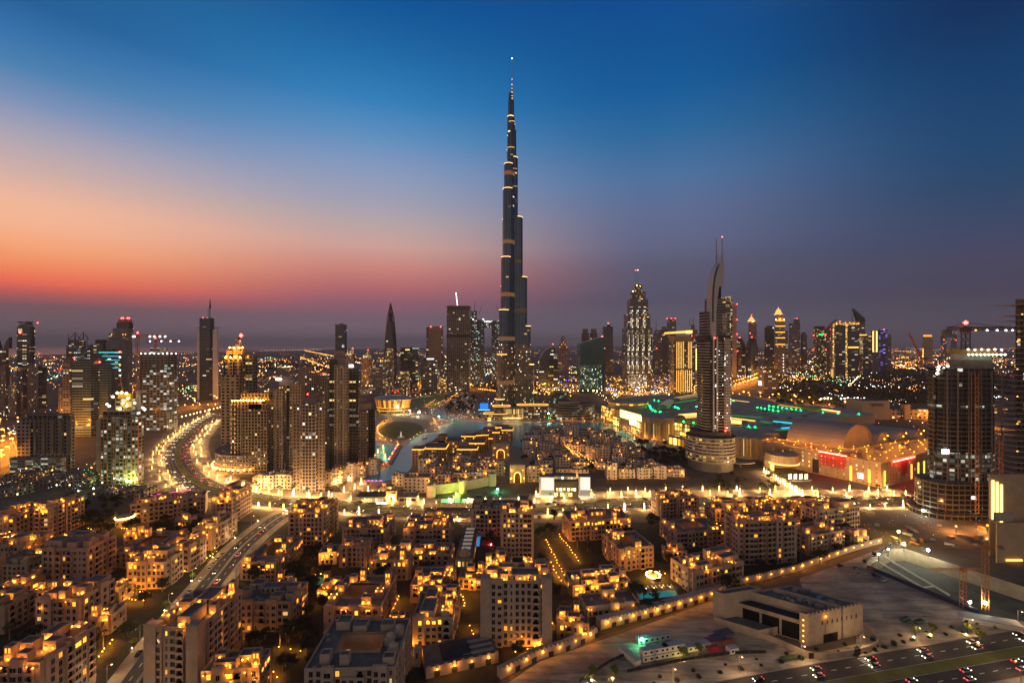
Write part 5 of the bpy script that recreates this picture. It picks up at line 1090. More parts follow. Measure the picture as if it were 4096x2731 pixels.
for i in range(1, 8):
    part('floor_glazing', MB().prism(ell(0, 0, r0 * .97, r0 * .97, 44), zp[i] + 1.0, zp[i + 1], 0, 0, cap=False), [litp if i in (1, 2, 7) else darkp], ad_)
    part('balcony_band', MB().prism(ell(0, 0, r0, r0, 44), zp[i] - .7, zp[i] + 1.1, 0, 0, bottom=True), mat('balcony_white', (.36, .31, .29), .7), ad_)
part('podium_roof', MB().prism(ell(0, 0, r0 * 1.0, r0 * 1.0, 44), zp[8] - .2, zp[8] + 1.2, 0, 1, bottom=True), [M_CONC, M_ROOFD], ad_)
part('podium_crown', MB().prism(ell(1.5, 2, r0 * .84, r0 * .84, 36), zp[8] + 1, zp[8] + 7, 0, 1), [M_DARK, M_ROOFD], ad_)
z0 = zp[8] + 1
sw = (xA(1675) - xA(1611)) / 2; sc_ = (xA(1675) + xA(1611)) / 2
slab = facade(wall=(.32, .285, .28), glass=(.010, .009, .011), cw=1000, ch=3.45, ww=1, wh=.7, lit=0, seed=23)
dk = fc('dark', seed=140, wall=(.05, .04, .042), lit=.03)
part('shaft', MB().prism(rrect(sc_, 0, sw * 2, sw * 1.7, sw * .55), z0, zA(777), 0, 1), [slab, M_ROOFD], ad_)
part('dark_spine', MB().box((xA(1626) + xA(1640)) / 2, -sw * .85 - .8, z0, xA(1640) - xA(1626), 3, zA(780) - z0), [dk], ad_)
for a, b in ((1629, 1631.5), (1636.5, 1640)): part('white_fin', MB().box((xA(a) + xA(b)) / 2, -sw * .85 - 2.8, z0, xA(b) - xA(a), 2, zA(774) - z0), mat('fin_white', (.42, .38, .37), .6), ad_)
part('window_grid_panel', MB().box((xA(1656) + xA(1671)) / 2, -sw * .85 - .5, z0, xA(1671) - xA(1656), 2.4, zA(776) - z0), [facade(wall=(.34, .29, .28), glass=(.02, .02, .022), cw=2.15, ch=3.45, ww=.55, wh=.55, lit=.03, seed=24), M_CONC], ad_)
rb_ = rng; 
for i in range(46): part('room_lamp', MB().lathe(0, 0, [(0, -.45), (.45, 0), (0, .45)], 5), G_WHITES, ad_, loc=(xA(rb_.choice((1633, 1634.5, 1638, 1642, 1650, 1655, 1660, 1668))), -sw * .85 - 4.2, zA(rb_.uniform(800, 1000))))
part('red_lamp', MB().lathe(0, 0, [(0, -.9), (.9, 0), (0, .9)], 6), G_RED, ad_, loc=(xA(1656), -sw * .85 - 4, zA(985))); part('red_lamp', MB().lathe(0, 0, [(0, -.8), (.8, 0), (0, .8)], 6), G_RED, ad_, loc=(xA(1658), -sw * .85 - 4, zA(978)))
part('belt', MB().prism(rrect(sc_, 0, sw * 2.14, sw * 1.84, sw * .5), zA(782), zA(770), 0, 1, bottom=True), [M_DARK, M_ROOFD], ad_); part('beacon', MB().lathe(0, 0, [(0, -.9), (.9, 0), (0, .9)], 6), G_RED, ad_, loc=(xA(1632), -sw - 2, zA(776)))
ua, ub = xA(1618), xA(1667)
part('upper_shaft', MB().prism(rrect((ua + ub) / 2, 1, ub - ua, sw * 1.4, sw * .35), zA(770) - .5, zA(717), 0, 1), [slab, M_ROOFD], ad_)
part('top_shaft', MB().prism(rrect((xA(1630) + xA(1663)) / 2, 2, xA(1663) - xA(1630), sw * 1.15, sw * .3), zA(717) - .5, zA(685), 0, 1), [slab, M_ROOFD], ad_)
part('attic', MB().prism(rrect((xA(1640) + xA(1661)) / 2, 3, xA(1661) - xA(1640), sw * .9, sw * .2), zA(685) - .5, zA(657), 0, 1), [M_DARK, M_ROOFD], ad_); part('roof_disc', MB().prism(ell(xA(1652), 0, 6.2, 5, 20), zA(658), zA(655), 0, 1, bottom=True), M_CONC, ad_)
part('window_grid_panel', MB().box((xA(1654) + xA(1666)) / 2, -sw * .62, zA(768), xA(1666) - xA(1654), 2.4, zA(720) - zA(768)), [facade(wall=(.34, .29, .28), glass=(.02, .02, .022), cw=2.15, ch=3.45, ww=.55, wh=.55, lit=.03, seed=24), M_CONC], ad_)
# the blade: a curved sail standing on the left front edge
bl_ = [(1627, 778), (1627, 720), (1627.5, 690), (1629, 660), (1632, 636), (1637, 618), (1643, 608), (1651, 603), (1655.5, 602), (1655.5, 656), (1644, 660), (1640.5, 690), (1638, 720), (1637.5, 778)]
pts = [(xA(x), zA(y)) for x, y in bl_]; mb = MB(); ya, yb = -sw * .85 - 1.4, -sw * .1
mb.face([(x, ya, z) for x, z in reversed(pts)]); mb.face([(x, yb, z) for x, z in pts])
for i in range(len(pts)):
    (x0, z0_), (x1, z1_) = pts[i], pts[(i + 1) % len(pts)]; mb.face([(x0, ya, z0_), (x1, ya, z1_), (x1, yb, z1_), (x0, yb, z0_)])
part('blade', mb, mat('blade_cladding', (.33, .33, .35), .45, .2), ad_)
pts = [(xA(x), zA(y)) for x, y in ((1628, 740), (1628, 690), (1629.6, 660), (1632.6, 637), (1637.5, 619), (1643, 610), (1646, 609), (1641, 622), (1636.5, 640), (1633.5, 665), (1632, 700), (1632, 740))]
part('blade_glass', MB().face([(x, ya - .15, z) for x, z in reversed(pts)]), mat('blue_glass', (.01, .02, .045), .1), ad_)
for x, yb_, yt in ((1644, 612, 549), (1657.5, 655, 546)): part('mast', MB().tube((xA(x), -sw * .5, zA(yb_)), (xA(x), -sw * .5, zA(yt)), 1.0, .55, 8), mat('mast_paint', (.34, .26, .25), .6), ad_)
part('mast_brace', MB().tube((xA(1644), -sw * .5, zA(588)), (xA(1657.5), -sw * .5, zA(588)), .3, n=4).tube((xA(1644), -sw * .5, zA(588)), (xA(1657.5), -sw * .5, zA(602)), .22, n=4).tube((xA(1657.5), -sw * .5, zA(588)), (xA(1644), -sw * .5, zA(602)), .22, n=4), M_STEEL, ad_)
part('beacon', MB().lathe(0, 0, [(0, -.9), (.9, 0), (0, .9)], 6), G_RED, ad_, loc=(xA(1657.5), -sw * .5, zA(545)))
part('entrance_canopy', MB().prism(ell(xA(1704), -4, 17, 10, 26), 7, 8, 0, 1, bottom=True), [M_CONC, M_ROOF], ad_); part('canopy_post', MB().tube((xA(1704), -4, 0), (xA(1704), -4, 7), .6, n=6), M_CONC, ad_)

# curved terrace block on the near bank right of the tallest tower, and one behind it
for lab, cx, cy, rx, h, sd, ry in (('wavy terraced block with dim bands of balconies beside the mall drums', 1322, 965, 58, 30, 30, .5), ('smaller curved block with a dark roof behind the wavy terraced block', 1289, 932, 23, 30, 31, .6)):
    Yt = gy(cy); t = thing('terrace_block', lab, 'building', (XX(cx, Yt), Yt + 20, 0)); r = rx / F * Yt
    mt = facade(wall=(.26, .2, .14), glass=(.03, .035, .03), cw=5, ch=100, ww=.9, wh=1, lit=0, seed=sd); lt = facade(wall=(.05, .045, .04), glass=(.03, .035, .03), cw=6, ch=6, ww=.8, wh=.9, lit=.3, e=.55, warm=(1, .7, .3), cool=(.6, 1, .75), seed=sd + 1)
    n = 6
    for i in range(n):
        k = 1 - .035 * i; sh = 2.2 * sin(i * 1.3)
        o_ = [(x + sh, y) for x, y in ell(0, 0, r * k, r * k * ry, 40)]
        part('floor_glazing', MB().prism(scaled(o_, .975), h * i / n + 1.6, h * (i + 1) / n, 0, 0, cap=False), [lt], t); part('balcony_band', MB().prism(o_, h * i / n - (0 if i == 0 else .4), h * i / n + 1.6, 0, 0), mat('terrace_band', (.3, .24, .18), .7), t)
    part('roof', MB().prism(ell(0, 0, r * .82, r * .82 * ry, 40), h - .2, h + 1, 0, 1, bottom=True), [M_CONC, M_ROOFD], t); part('roof_drum', MB().prism(ell(-r * .2, 0, r * .45, r * .4 * ry, 30), h + .9, h + 5.5, 0, 1), [mat('warm_drum', (.4, .26, .17), .8), M_ROOF], t)
# ---------------------------------------------------------------- streets
def smooth(pts, n=6):
    o = []
    for i in range(len(pts) - 1):
        p0, p1, p2, p3 = pts[max(i - 1, 0)], pts[i], pts[i + 1], pts[min(i + 2, len(pts) - 1)]
        for k in range(n):
            t = k / n
            o.append(tuple(.5 * (2 * p1[j] + (p2[j] - p0[j]) * t + (2 * p0[j] - 5 * p1[j] + 4 * p2[j] - p3[j]) * t * t + (3 * p1[j] - p0[j] - 3 * p2[j] + p3[j]) * t ** 3) for j in (0, 1)))
    o.append(pts[-1]); return o
def offset(pts, d):
    o = []
    for i, p in enumerate(pts):
        a, b = pts[max(i - 1, 0)], pts[min(i + 1, len(pts) - 1)]; dx, dy = b[0] - a[0], b[1] - a[1]; L_ = hypot(dx, dy) or 1
        o.append((p[0] - dy / L_ * d, p[1] + dx / L_ * d))
    return o
def ribbon(name, pts, d0, d1, z, m, h=0):
    a, b = offset(pts, d0), offset(pts, d1); mb = MB()
    for i in range(len(pts) - 1):
        q = [b[i], b[i + 1], a[i + 1], a[i]] if d0 > d1 else [a[i], a[i + 1], b[i + 1], b[i]]
        q = q[::-1] if d0 < d1 else q
        mb.face([(*p, z + h) for p in q][::-1])
        if h:
            for u, v in ((a[i], a[i + 1]), (b[i], b[i + 1])): mb.face([(*u, z - .01), (*v, z - .01), (*v, z + h), (*u, z + h)])
    return struct(name, mb, m)
def dashes(pts, d, ln, gap, w_=.18, z=.034):
    global _mk
    P = offset(pts, d); acc = 0; on = True; L0 = 0
    segs = []
    for a, b in zip(P, P[1:]):
        L_ = hypot(b[0] - a[0], b[1] - a[1]) or 1; s_ = 0
        while s_ < L_:
            st = min((ln if on else gap) - acc, L_ - s_)
            if on:
                dx, dy = (b[0] - a[0]) / L_, (b[1] - a[1]) / L_; nx, ny = -dy * w_, dx * w_
                p, q = (a[0] + dx * s_, a[1] + dy * s_), (a[0] + dx * (s_ + st), a[1] + dy * (s_ + st))
                _mk.face([(p[0] - nx, p[1] - ny, z), (q[0] - nx, q[1] - ny, z), (q[0] + nx, q[1] + ny, z), (p[0] + nx, p[1] + ny, z)])
            s_ += st; acc += st
            if acc >= (ln if on else gap) - 1e-6: on = not on; acc = 0
_mk = MB()
BV = smooth([G(*p) for p in ((505, 948), (470, 968), (434, 997), (410, 1030), (412, 1066), (444, 1102), (502, 1130), (562, 1142), (650, 1152), (780, 1161), (900, 1170), (1020, 1176), (1150, 1175), (1250, 1167), (1350, 1158), (1500, 1153), (1700, 1152), (1950, 1152), (2140, 1150))])
ribbon('pavement', BV, 36, 21, .013, M_PAVE); ribbon('pavement', BV, 21, -21, .014, M_PAVE); ribbon('road', BV, 14, 3, .024, M_ASPH); ribbon('road', BV, -3, -14, .024, M_ASPH); ribbon('median_lawn', BV, 2.8, -2.8, .03, M_LAWN, .12)
for d in (6.6, 10.2, -6.6, -10.2): dashes(BV, d, 3, 6)
for d in (14.1, 2.95, -2.95, -14.1): ribbon('kerb', BV, d + .15, d - .15, .02, M_KERB, .13)
LS = smooth([(-196, 425), (-203, 393), (-201, 340), (-190, 290), (-178, 240), (-166, 200), (-158, 165)])
ribbon('pavement', LS, 13, -13, .016, M_PAVE); ribbon('road', LS, 7, .8, .026, M_ASPH); ribbon('road', LS, -.8, -7, .026, M_ASPH); ribbon('kerb', LS, .8, -.8, .02, M_KERB, .14); dashes(LS, 3.9, 3, 6); dashes(LS, -3.9, 3, 6)
for d in (7.1, -7.1): ribbon('kerb', LS, d + .15, d - .15, .02, M_KERB, .13)
RB = smooth([(60, 195), (116, 208), (170, 219.5), (255, 237), (350, 257)])
sheet('sandy_verge', [(1060, 1640), (1240, 1518), (1500, 1428), (1664, 1368), (1690, 1440), (1860, 1502), (2000, 1470), (2420, 1432), (2420, 1500), (1764, 1580), (1500, 1660)], M_SAND, .012)
ribbon('road', RB, 0, -10, .026, M_ASPH); ribbon('road', RB, -16, -25.5, .026, M_ASPH); ribbon('median_lawn', RB, -10.3, -15.7, .02, M_LAWN, .14); dashes(RB, -5, 3, 5); dashes(RB, -20.5, 3, 5)
for d in (.2, -10.1, -15.9, -25.7): ribbon('kerb', RB, d + .15, d - .15, .02, M_KERB, .13)
ribbon('pavement', RB, -25.9, -60, .015, M_PAVE)
# zebra crossings
for (x, y), rot in (((168, 213.5), .2), ((-173, 228), 1.35)):
    for i in range(9):
        _mk.face([(p[0], p[1], .036) for p in rect(x + cos(rot + pi / 2) * (i - 4) * 1.1, y + sin(rot + pi / 2) * (i - 4) * 1.1, 4, .5, rot)])
struct('road_markings', _mk, mat('road_paint', (.7, .7, .66), .7))
sheet('sand_lot', [(1836, 1328), (2028, 1258), (2046, 1264), (1990, 1304), (2222, 1402), (2300, 1440), (1965, 1500), (1968, 1446), (1850, 1372)], M_SAND, .016)
HW1 = [G(*p) for p in ((1560, 905), (1680, 893), (1720, 880), (1762, 862), (1800, 846))]; ribbon('highway', HW1, 16, -16, .03, M_ASPH)
HW2 = [G(*p) for p in ((1660, 912), (1796, 922), (2017, 951), (2150, 966), (2420, 1000))]; ribbon('highway', HW2, 11, -11, .03, M_ASPH)
HW3 = [G(*p) for p in ((-60, 1075), (20, 1042), (90, 1008), (180, 975), (330, 950), (520, 925), (700, 905), (1000, 893), (1200, 893), (1420, 900), (1560, 905))]; ribbon('highway', HW3, 18, -18, .028, M_ASPH)

# ---------------------------------------------------------------- palms with light wrapped trunks
G_WRAP = glow('trunk_lights', (1, .56, .14), 7, False); G_WRAPH = glow('trunk_lights_bright', (1, .68, .26), 12, False)
M_TRUNK = mat('palm_bark', (.22, .15, .09), .9); M_FROND = mat('palm_frond', (.055, .065, .022), .7); M_LEAF = mat('leaf', (.020, .030, .012), .85); M_LEAFY = mat('lamplit_leaf', (.16, .18, .02), .85); M_BARK = mat('bark', (.08, .055, .04), .95)  # yellow lamp light on the verge trees is put into their leaf colour
def palm_mesh(h, seed):
    r = random.Random(seed); f = MB()
    for i in range(15):
        a = 2 * pi * i / 15 + r.uniform(-.15, .15); up = r.uniform(.15, .85); L_ = r.uniform(2.7, 3.6); pts = []
        for k in range(6):
            t = k / 5; rr = L_ * t * (1 - .12 * t); z = h + L_ * (up * t - (up * .75 + .45) * t * t)
            pts.append((rr * cos(a), rr * sin(a), z, .42 * (1 - t) ** .6 + .05 if k else .12))
        for p, q in zip(pts, pts[1:]):
            for s_ in (-1, 1):
                nx, ny = -sin(a) * s_, cos(a) * s_
                f.face([(p[0], p[1], p[2]), (q[0], q[1], q[2]), (q[0] + nx * q[3], q[1] + ny * q[3], q[2] - q[3] * .55), (p[0] + nx * p[3], p[1] + ny * p[3], p[2] - p[3] * .55)])
    return f
def make_palm(h, lit, seed, label, group):
    t = thing('palm_tree', label, 'palm tree', (0, 0, 0), 0, group)
    part('trunk', MB().tube((0, 0, 0), (.15, 0, h), .32, .22, 7), M_TRUNK, t); part('crown', palm_mesh(h, seed), M_FROND, t)
    if lit: part('light_wrap', MB().lathe(0, 0, [(.55, .25), (.46, 2.0), (.38, 4.0), (.33, h * .6)] if seed < 11 else [(.36, .25), (.33, 2), (.3, h * .5)], 8), G_WRAPH if lit > 1 else G_WRAP, t); lamp_light(t, (.2, -1.1, 3.2), (1, .56, .19), 7500)
    return t
LPM = ('palm with a glowing light-wrapped trunk lining the boulevard', 'light-wrapped palms lining the boulevard')
palms = [make_palm(9, 1, 1, *LPM), make_palm(10, 2, 2, *LPM), make_palm(8.2, 1, 3, *LPM)]; cpalms = [make_palm(7.5, 1, 11, *LPM), make_palm(8.5, 1, 12, *LPM)]
used = set()
def put(protos, loc, rot=None, scale=None, which=None, **k):
    p = protos[which if which is not None else rng.randrange(len(protos))]; rot = rng.uniform(0, 6.28) if rot is None else rot
    if p.name not in used:
        used.add(p.name); p.location = (*loc, 0) if len(loc) == 2 else loc; p.rotation_euler = (0, 0, rot)
        if scale: p.scale = (scale,) * 3
        for kk, v in k.items(): p[kk] = v
        return p
    return dup(p, loc, rot, k.get('label'), k.get('group'), scale)
def along(pts, step, d, start=0, jit=0):
    P = offset(pts, d); carry = start
    for a, b in zip(P, P[1:]):
        L_ = hypot(b[0] - a[0], b[1] - a[1]); s_ = carry
        while s_ < L_:
            k = s_ / L_; yield (a[0] + (b[0] - a[0]) * k + rng.uniform(-jit, jit), a[1] + (b[1] - a[1]) * k + rng.uniform(-jit, jit)), atan2(b[1] - a[1], b[0] - a[0])
            s_ += step
        carry = s_ - L_
def vis(p, m=60):
    if p[1] < 60: return False
    px, py = CX + p[0] / p[1] * F, HY + CH * F / p[1]
    return -m < px < 2352 + m and py < 1568 + m
n_palm = 0
for d, st, seg in ((17.5, 25, BV[:42]), (-17.5, 25, BV[:42]), (25, 31, BV[:42]), (-25, 31, BV[:42]), (17.5, 15, BV[41:]), (-17.5, 15, BV[41:])):
    for p, a in along(seg, st, d, rng.uniform(2, 14), 2.4):
        if vis(p, 0) and n_palm < 230 and rng.random() < .9:
            put(cpalms if p[0] < -265 and p[1] > 460 else palms, p, scale=rng.uniform(.7, 1.2)); n_palm += 1
for p, a in along(BV[78:], 19, 31, 3, 2):
    if vis(p, 0): put(palms, p, scale=rng.uniform(.8, 1.1)); n_palm += 1
for x, y in ((590, 1130), (640, 1135), (700, 1128), (735, 1118), (770, 1112), (800, 1104), (830, 1110), (815, 1122), (870, 1138), (900, 1145), (925, 1150), (612, 1120), (560, 1118), (675, 1138), (755, 1140), (710, 1142), (850, 1150), (960, 1150), (845, 1128), (790, 1130), (868, 1040), (885, 1052), (880, 1030)):
    put(palms, G(x, y), scale=rng.uniform(.85, 1.1)); n_palm += 1
for i in range(16): put(palms, G(1755 + i * 5.4, 1085 + i * 3.3), scale=.9); n_palm += 1
LPD = ('unlit garden palm with drooping fronds between the old town houses', 'unlit garden palms')
gpalms = [make_palm(7.5, 0, 5, *LPD), make_palm(9, 0, 6, *LPD)]

# ---------------------------------------------------------------- leafy trees
def tree_parts(t, h, r, seed, m, flat=.8, n=340):
    rr = random.Random(seed)
    tr = MB().tube((0, 0, 0), (.1, 0, h * .5), .28, .2, 7); cl = []
    for i in range(6):
        a = 2 * pi * i / 6 + rr.uniform(-.4, .4); q = r * rr.uniform(.35, .75); z = h * rr.uniform(.55, .85); cl.append((q * cos(a), q * sin(a), z, r * rr.uniform(.38, .6))); tr.tube((.05, 0, h * rr.uniform(.3, .48)), (q * cos(a) * .8, q * sin(a) * .8, z), .14, .05, 5)
    cl.append((0, 0, h * .82, r * .6)); cl.append((rr.uniform(-.3, .3) * r, rr.uniform(-.3, .3) * r, h * .62, r * .55))
    part('trunk', tr, M_BARK, t)
    f = MB()
    for i in range(n):
        c = cl[rr.randrange(len(cl))]; u = Vector((rr.gauss(0, 1), rr.gauss(0, 1), rr.gauss(0, 1))).normalized(); k = rr.uniform(.45, 1.08) * c[3]
        p = Vector((c[0], c[1], c[2])) + Vector((u.x, u.y, u.z * flat)) * k; s_ = rr.uniform(.22, .5) * (r / 3) ** .5
        a = Vector((rr.gauss(0, 1), rr.gauss(0, 1), rr.gauss(0, .6))).normalized(); b = a.cross(u).normalized()
        f.face([tuple(p - a * s_ - b * s_ * .6), tuple(p + a * s_ * .2 - b * s_), tuple(p + a * s_ + b * s_ * .6), tuple(p - a * s_ * .2 + b * s_)])
    part('crown', f, m, t)
def make_tree(h, r, seed, m, label, group, n=340):
    t = thing('leafy_tree', label, 'tree', (0, 0, 0), 0, group); tree_parts(t, h, r, seed, m, n=n); return t
LT = ('dark rounded garden tree growing in the shadows between buildings', 'dark garden trees between the buildings')
trees = [make_tree(7, 3.0, 21, M_LEAF, *LT), make_tree(8.5, 3.6, 22, M_LEAF, *LT), make_tree(6, 2.6, 23, M_LEAF, *LT), make_tree(9.5, 4.2, 24, M_LEAF, *LT, n=420)]
LY = ('yellow-green street tree lit by a lamp on the sandy verge', 'lamp lit street trees on the sandy verges')
ytrees = [make_tree(5, 2.3, 31, M_LEAFY, *LY), make_tree(5.6, 2.6, 32, M_LEAFY, *LY)]

# ---------------------------------------------------------------- cars
G_HEAD = glow('headlight', (1, .88, .62), 10, False); G_TAIL = glow('taillight', (1, .03, .015), 9, False)
CARCOL = [mat('car_paint_white', (.55, .55, .53), .3), mat('car_paint_black', (.02, .02, .022), .25), mat('car_paint_silver', (.3, .3, .31), .3, .5), mat('car_paint_red', (.22, .02, .02), .3)]
M_TYRE = mat('tyre', (.015, .015, .015), .9)
def make_car(m, label, group, full=True):
    t = thing('parked_car' if full else 'car', label, 'car', (0, 0, 0), 0, group)
    def shell(L_, W, prof):
        mb = MB(); s_ = [[(x, -W / 2 * k, z) for x, z, k in prof], [(x, W / 2 * k, z) for x, z, k in prof]]
        mb.face(s_[0]); mb.face(s_[1][::-1]); n = len(prof)
        for i in range(n): j = (i + 1) % n; mb.face([s_[0][j], s_[0][i], s_[1][i], s_[1][j]])
        return mb
    part('body', shell(4.6, 1.85, [(-2.3, .28, 1), (2.3, .28, 1), (2.32, .62, .96), (1.25, .86, .95), (-2.0, .92, .95), (-2.32, .74, .96)]), m, t)
    part('cabin', shell(2.6, 1.7, [(-1.75, .9, 1), (1.2, .86, 1), (.45, 1.42, .82), (-1.0, 1.45, .82)]), M_GLASSD, t); part('roof', MB().box(-.28, 0, 1.435, 1.4, 1.36, .05), m, t)
    for y in (-.65, .65): part('headlight', MB().box(2.3, y, .5, .16, .42, .2, bottom=True), G_HEAD if not full else M_GLASSD, t); part('taillight', MB().box(-2.32, y, .6, .14, .4, .2, bottom=True), G_TAIL if not full else CARCOL[3], t)
    if full:
        for x in (-1.4, 1.4):
            for y in (-.85, .85): part('wheel', MB().tube((x, y - .1, .33), (x, y + .1, .33), .33, n=12), M_TYRE, t)
    return t
LC = ('car with head and tail lights on driving along the palm boulevard', 'cars driving on the boulevard')
moving = [make_car(c, *LC, full=False) for c in CARCOL[:3]]
n_car = 0
for d, dirn in ((4.9, 1), (8.4, 1), (12, 1), (-4.9, 0), (-8.4, 0), (-12, 0)):
    for p, a in along(BV, 27, d, rng.uniform(0, 20)):
        if vis(p, 0) and rng.random() < (.75 if p[0] < -300 or p[0] > 330 else .42):
            put(moving, p, a + (pi if dirn == 0 else 0) + pi, group=LC[1], label=LC[0]); n_car += 1
LC2 = ('car with lights on driving along the street through the old town', 'cars driving on the old town street')
for d, dirn in ((3, 0), (-3, 1)):
    for p, a in along(LS, 38, d, 14 if dirn else 25): put(moving, p, a + (pi if dirn == 0 else 0), label=LC2[0], group=LC2[1])
LC3 = ('car with lights on driving along the wide road past the sandy lot', 'cars driving on the road past the sandy lot')
for d, dirn in ((-3, 0), (-7, 0), (-18, 1), (-22.5, 1)):
    for p, a in along(RB, 31, d, rng.uniform(5, 25)): put(moving, p, a + (pi if dirn == 0 else 0), label=LC3[0], group=LC3[1])
LCP = ('dark parked car at the kerb of the old town street', 'cars parked along the old town street')
parked = [make_car(CARCOL[1], *LCP), make_car(CARCOL[2], *LCP), make_car(CARCOL[0], *LCP)]
for p, a in along(LS, 7.2, -8.3, 60):
    if p[1] < 330 and rng.random() < .5: put(parked, p, a + rng.uniform(-.04, .04), label=LCP[0], group=LCP[1])
LCL = ('car parked on the sandy lot beside the excavation', 'cars parked on the sandy lot')
for i in range(14):
    x, y = 1985 + i * 6.2 - (i % 3) * 4, 1290 - i * 3.6
    put(parked, G(x, y), 1.1 + rng.uniform(-.1, .1), label=LCL[0], group=LCL[1])
for x, y in ((1930, 1300), (1968, 1310), (1972, 1318), (1965, 1306), (2006, 1320), (2016, 1330), (2018, 1325), (2030, 1332), (2222, 1428), (2250, 1424), (2262, 1420)): put(parked, G(x, y), rng.uniform(.3, 1.2), label=LCL[0], group=LCL[1])
LCR = ('car parked in the row along the lower road edge', 'cars parked in the row beside the wide road')
for p, a in along(RB, 3.1, -29, 120):
    if rng.random() < .8 and vis(p, 0): put(parked, p, a + pi / 2, label=LCR[0], group=LCR[1])

# ---------------------------------------------------------------- tall street lamps
G_SOD = glow('sodium_lamp', (1, .36, .03), 8, False); G_SODW = glow('sodium_lamp_white', (1, .66, .26), 9, False)
def make_street_lamp(h, g, label, group, r=.8):
    t = thing('street_lamp', label, 'street lamp', (0, 0, 0), 0, group)
    part('pole', MB().tube((0, 0, 0), (0, 0, h), .16, .09, 6), M_STEEL, t); part('arm', MB().tube((0, 0, h), (1.6, 0, h + .5), .07, n=5), M_STEEL, t)
    part('lamp', MB().lathe(1.8, 0, [(0, h), (r, h + r * .45), (0, h + r * .9)], 7), g, t); lamp_light(t, (1.8, 0, h - .4), SODC if g is G_SOD else (1, .62, .28), 46000 if h > 10 else 2600); return t
LH = ('orange sodium street lamp standing along the highway behind the mall', 'orange lamps along the highways')
hl = [make_street_lamp(14, G_SOD, *LH, r=1.9)]
for road, st, d in ((HW1, 48, 17), (HW1, 48, -17), (HW2, 42, 12), (HW2, 60, -12), (HW3, 55, 19), (HW3, 55, -19)):
    for p, a in along(road, st, d, 10, 3):
        if vis(p, 0): put(hl, p, a + pi / 2, scale=1 if p[1] < 1000 else 1.25)
LS_ = ('orange street lamp over the wide junction beside the grey unfinished block', 'orange street lamps by the grey block')
for x, y in ((4, 1066), (22, 1058), (8, 1042), (30, 1036), (5, 1030), (40, 1046), (22, 1022), (60, 1010), (10, 1012), (44, 1022), (70, 1018), (2, 1080)): put(hl, G(x, y), label=LS_[0], group=LS_[1])
LL = ('slim white street lamp on the verge of the old town street', 'street lamps along the old town street')
sl_ = [make_street_lamp(8, G_SODW, *LL, r=.34)]
for p, a in along(LS, 30, 12.5, 10):
    put(sl_, p, a - pi / 2)
for p, a in along(LS, 30, -12.5, 22): put(sl_, p, a + pi / 2)
LL2 = ('slim street lamp on the sandy verge of the wide road', 'street lamps along the wide road')
for p, a in along(RB, 34, 3, 12):
    put(sl_, p, a - pi / 2, label=LL2[0], group=LL2[1])
for p, a in along(RB, 34, -28, 28):
    if vis(p, 20): put(sl_, p, a + pi / 2, label=LL2[0], group=LL2[1])
LTU = ('small added uplight on the sand before a street tree', 'added uplights before the street trees')  # lamps added beside the verge trees to brighten their crowns
upl = None
def spotl(p):
    global upl
    if upl: return dup(upl, p)
    upl = thing('uplight', LTU[0], 'garden light', (*p, 0), 0, LTU[1]); part('base', MB().box(0, 0, 0, .4, .4, .25), M_DARK, upl); part('lamp', MB().lathe(0, 0, [(0, .25), (.2, .4), (0, .6)], 6), glow('added_uplight_glow', (1, .75, .2), 40), upl)
for (x, y) in ((1362, 1556), (1410, 1552), (1605, 1502), (1570, 1512), (2102, 1458), (2140, 1452), (2222, 1452), (2250, 1470)):
    put(ytrees, G(x, y)); spotl(G(x - 3, y + 6))
for i, p in enumerate(along(LS, 33, -13.4, 8)):
    put(ytrees, p[0], scale=.85); spotl((p[0][0] + .6, p[0][1] - 2))
# ---------------------------------------------------------------- old town apartment houses
def plaster(name, c): return mat(name, c, .9, 0, .16, .25)
PL = [plaster('sand_plaster', (.40, .285, .21)), plaster('rose_plaster', (.39, .255, .19)), plaster('pale_plaster', (.45, .35, .26)), plaster('ochre_plaster', (.37, .26, .165))]
M_PARA = mat('parapet_cap', (.36, .31, .29), .85, 0, .15, .3)
M_TROOF = mat('blue_grey_roof', (.145, .128, .118), .9, 0, .3, .2)
M_PANE = mat('window_pane', (.010, .010, .013), .15, 0, 0, 1, .6); M_WOOD = mat('dark_timber', (.045, .028, .02), .7)
G_ROOM = glow('lit_room', (1, .36, .03), 1.6, False); G_ROOM2 = glow('lit_room_pale', (1, .58, .18), .9, False); G_NICHE = glow('lit_niche', (1, .36, .02), 3.2, False)
G_WALL = glow('wall_lamp_glow', (1, .36, .025), 16, False)
def win_mesh(w_, h_, pane, name):
    """reveal frame standing a little proud with the pane set behind its edge; local: x along the wall, y out of the wall = -y, foot at z 0"""
    mb = MB(); mb.box(0, -.02, 0, w_, .06, h_, 0, 0, 0, True)
    for x, z, a, b in ((-w_ / 2 - .06, -.06, .12, h_ + .12), (w_ / 2 + .06, -.06, .12, h_ + .12)): mb.box(x, -.06, z, a, .16, b, 0, 1, 1, True)
    mb.box(0, -.06, h_, w_, .16, .06, 0, 1, 1, True); mb.box(0, -.10, -.12, w_ + .3, .3, .12, 0, 1, 1, True); mb.box(0, -.05, 0, .07, .1, h_, 0, 1, 1)
    return mb.mesh(name, [pane, M_PARA])
WM = {}
for k, p in (('window', M_PANE), ('lit_window', G_ROOM), ('lit_window_pale', G_ROOM2), ('lit_niche', G_NICHE)):
    for s_, (a, b) in (('', (1.5, 2.15)), ('_wide', (2.5, 1.9)), ('_slim', (.8, 1.9)), ('_square', (1.7, 1.5))): WM[k + s_] = win_mesh(a, b, p, k)
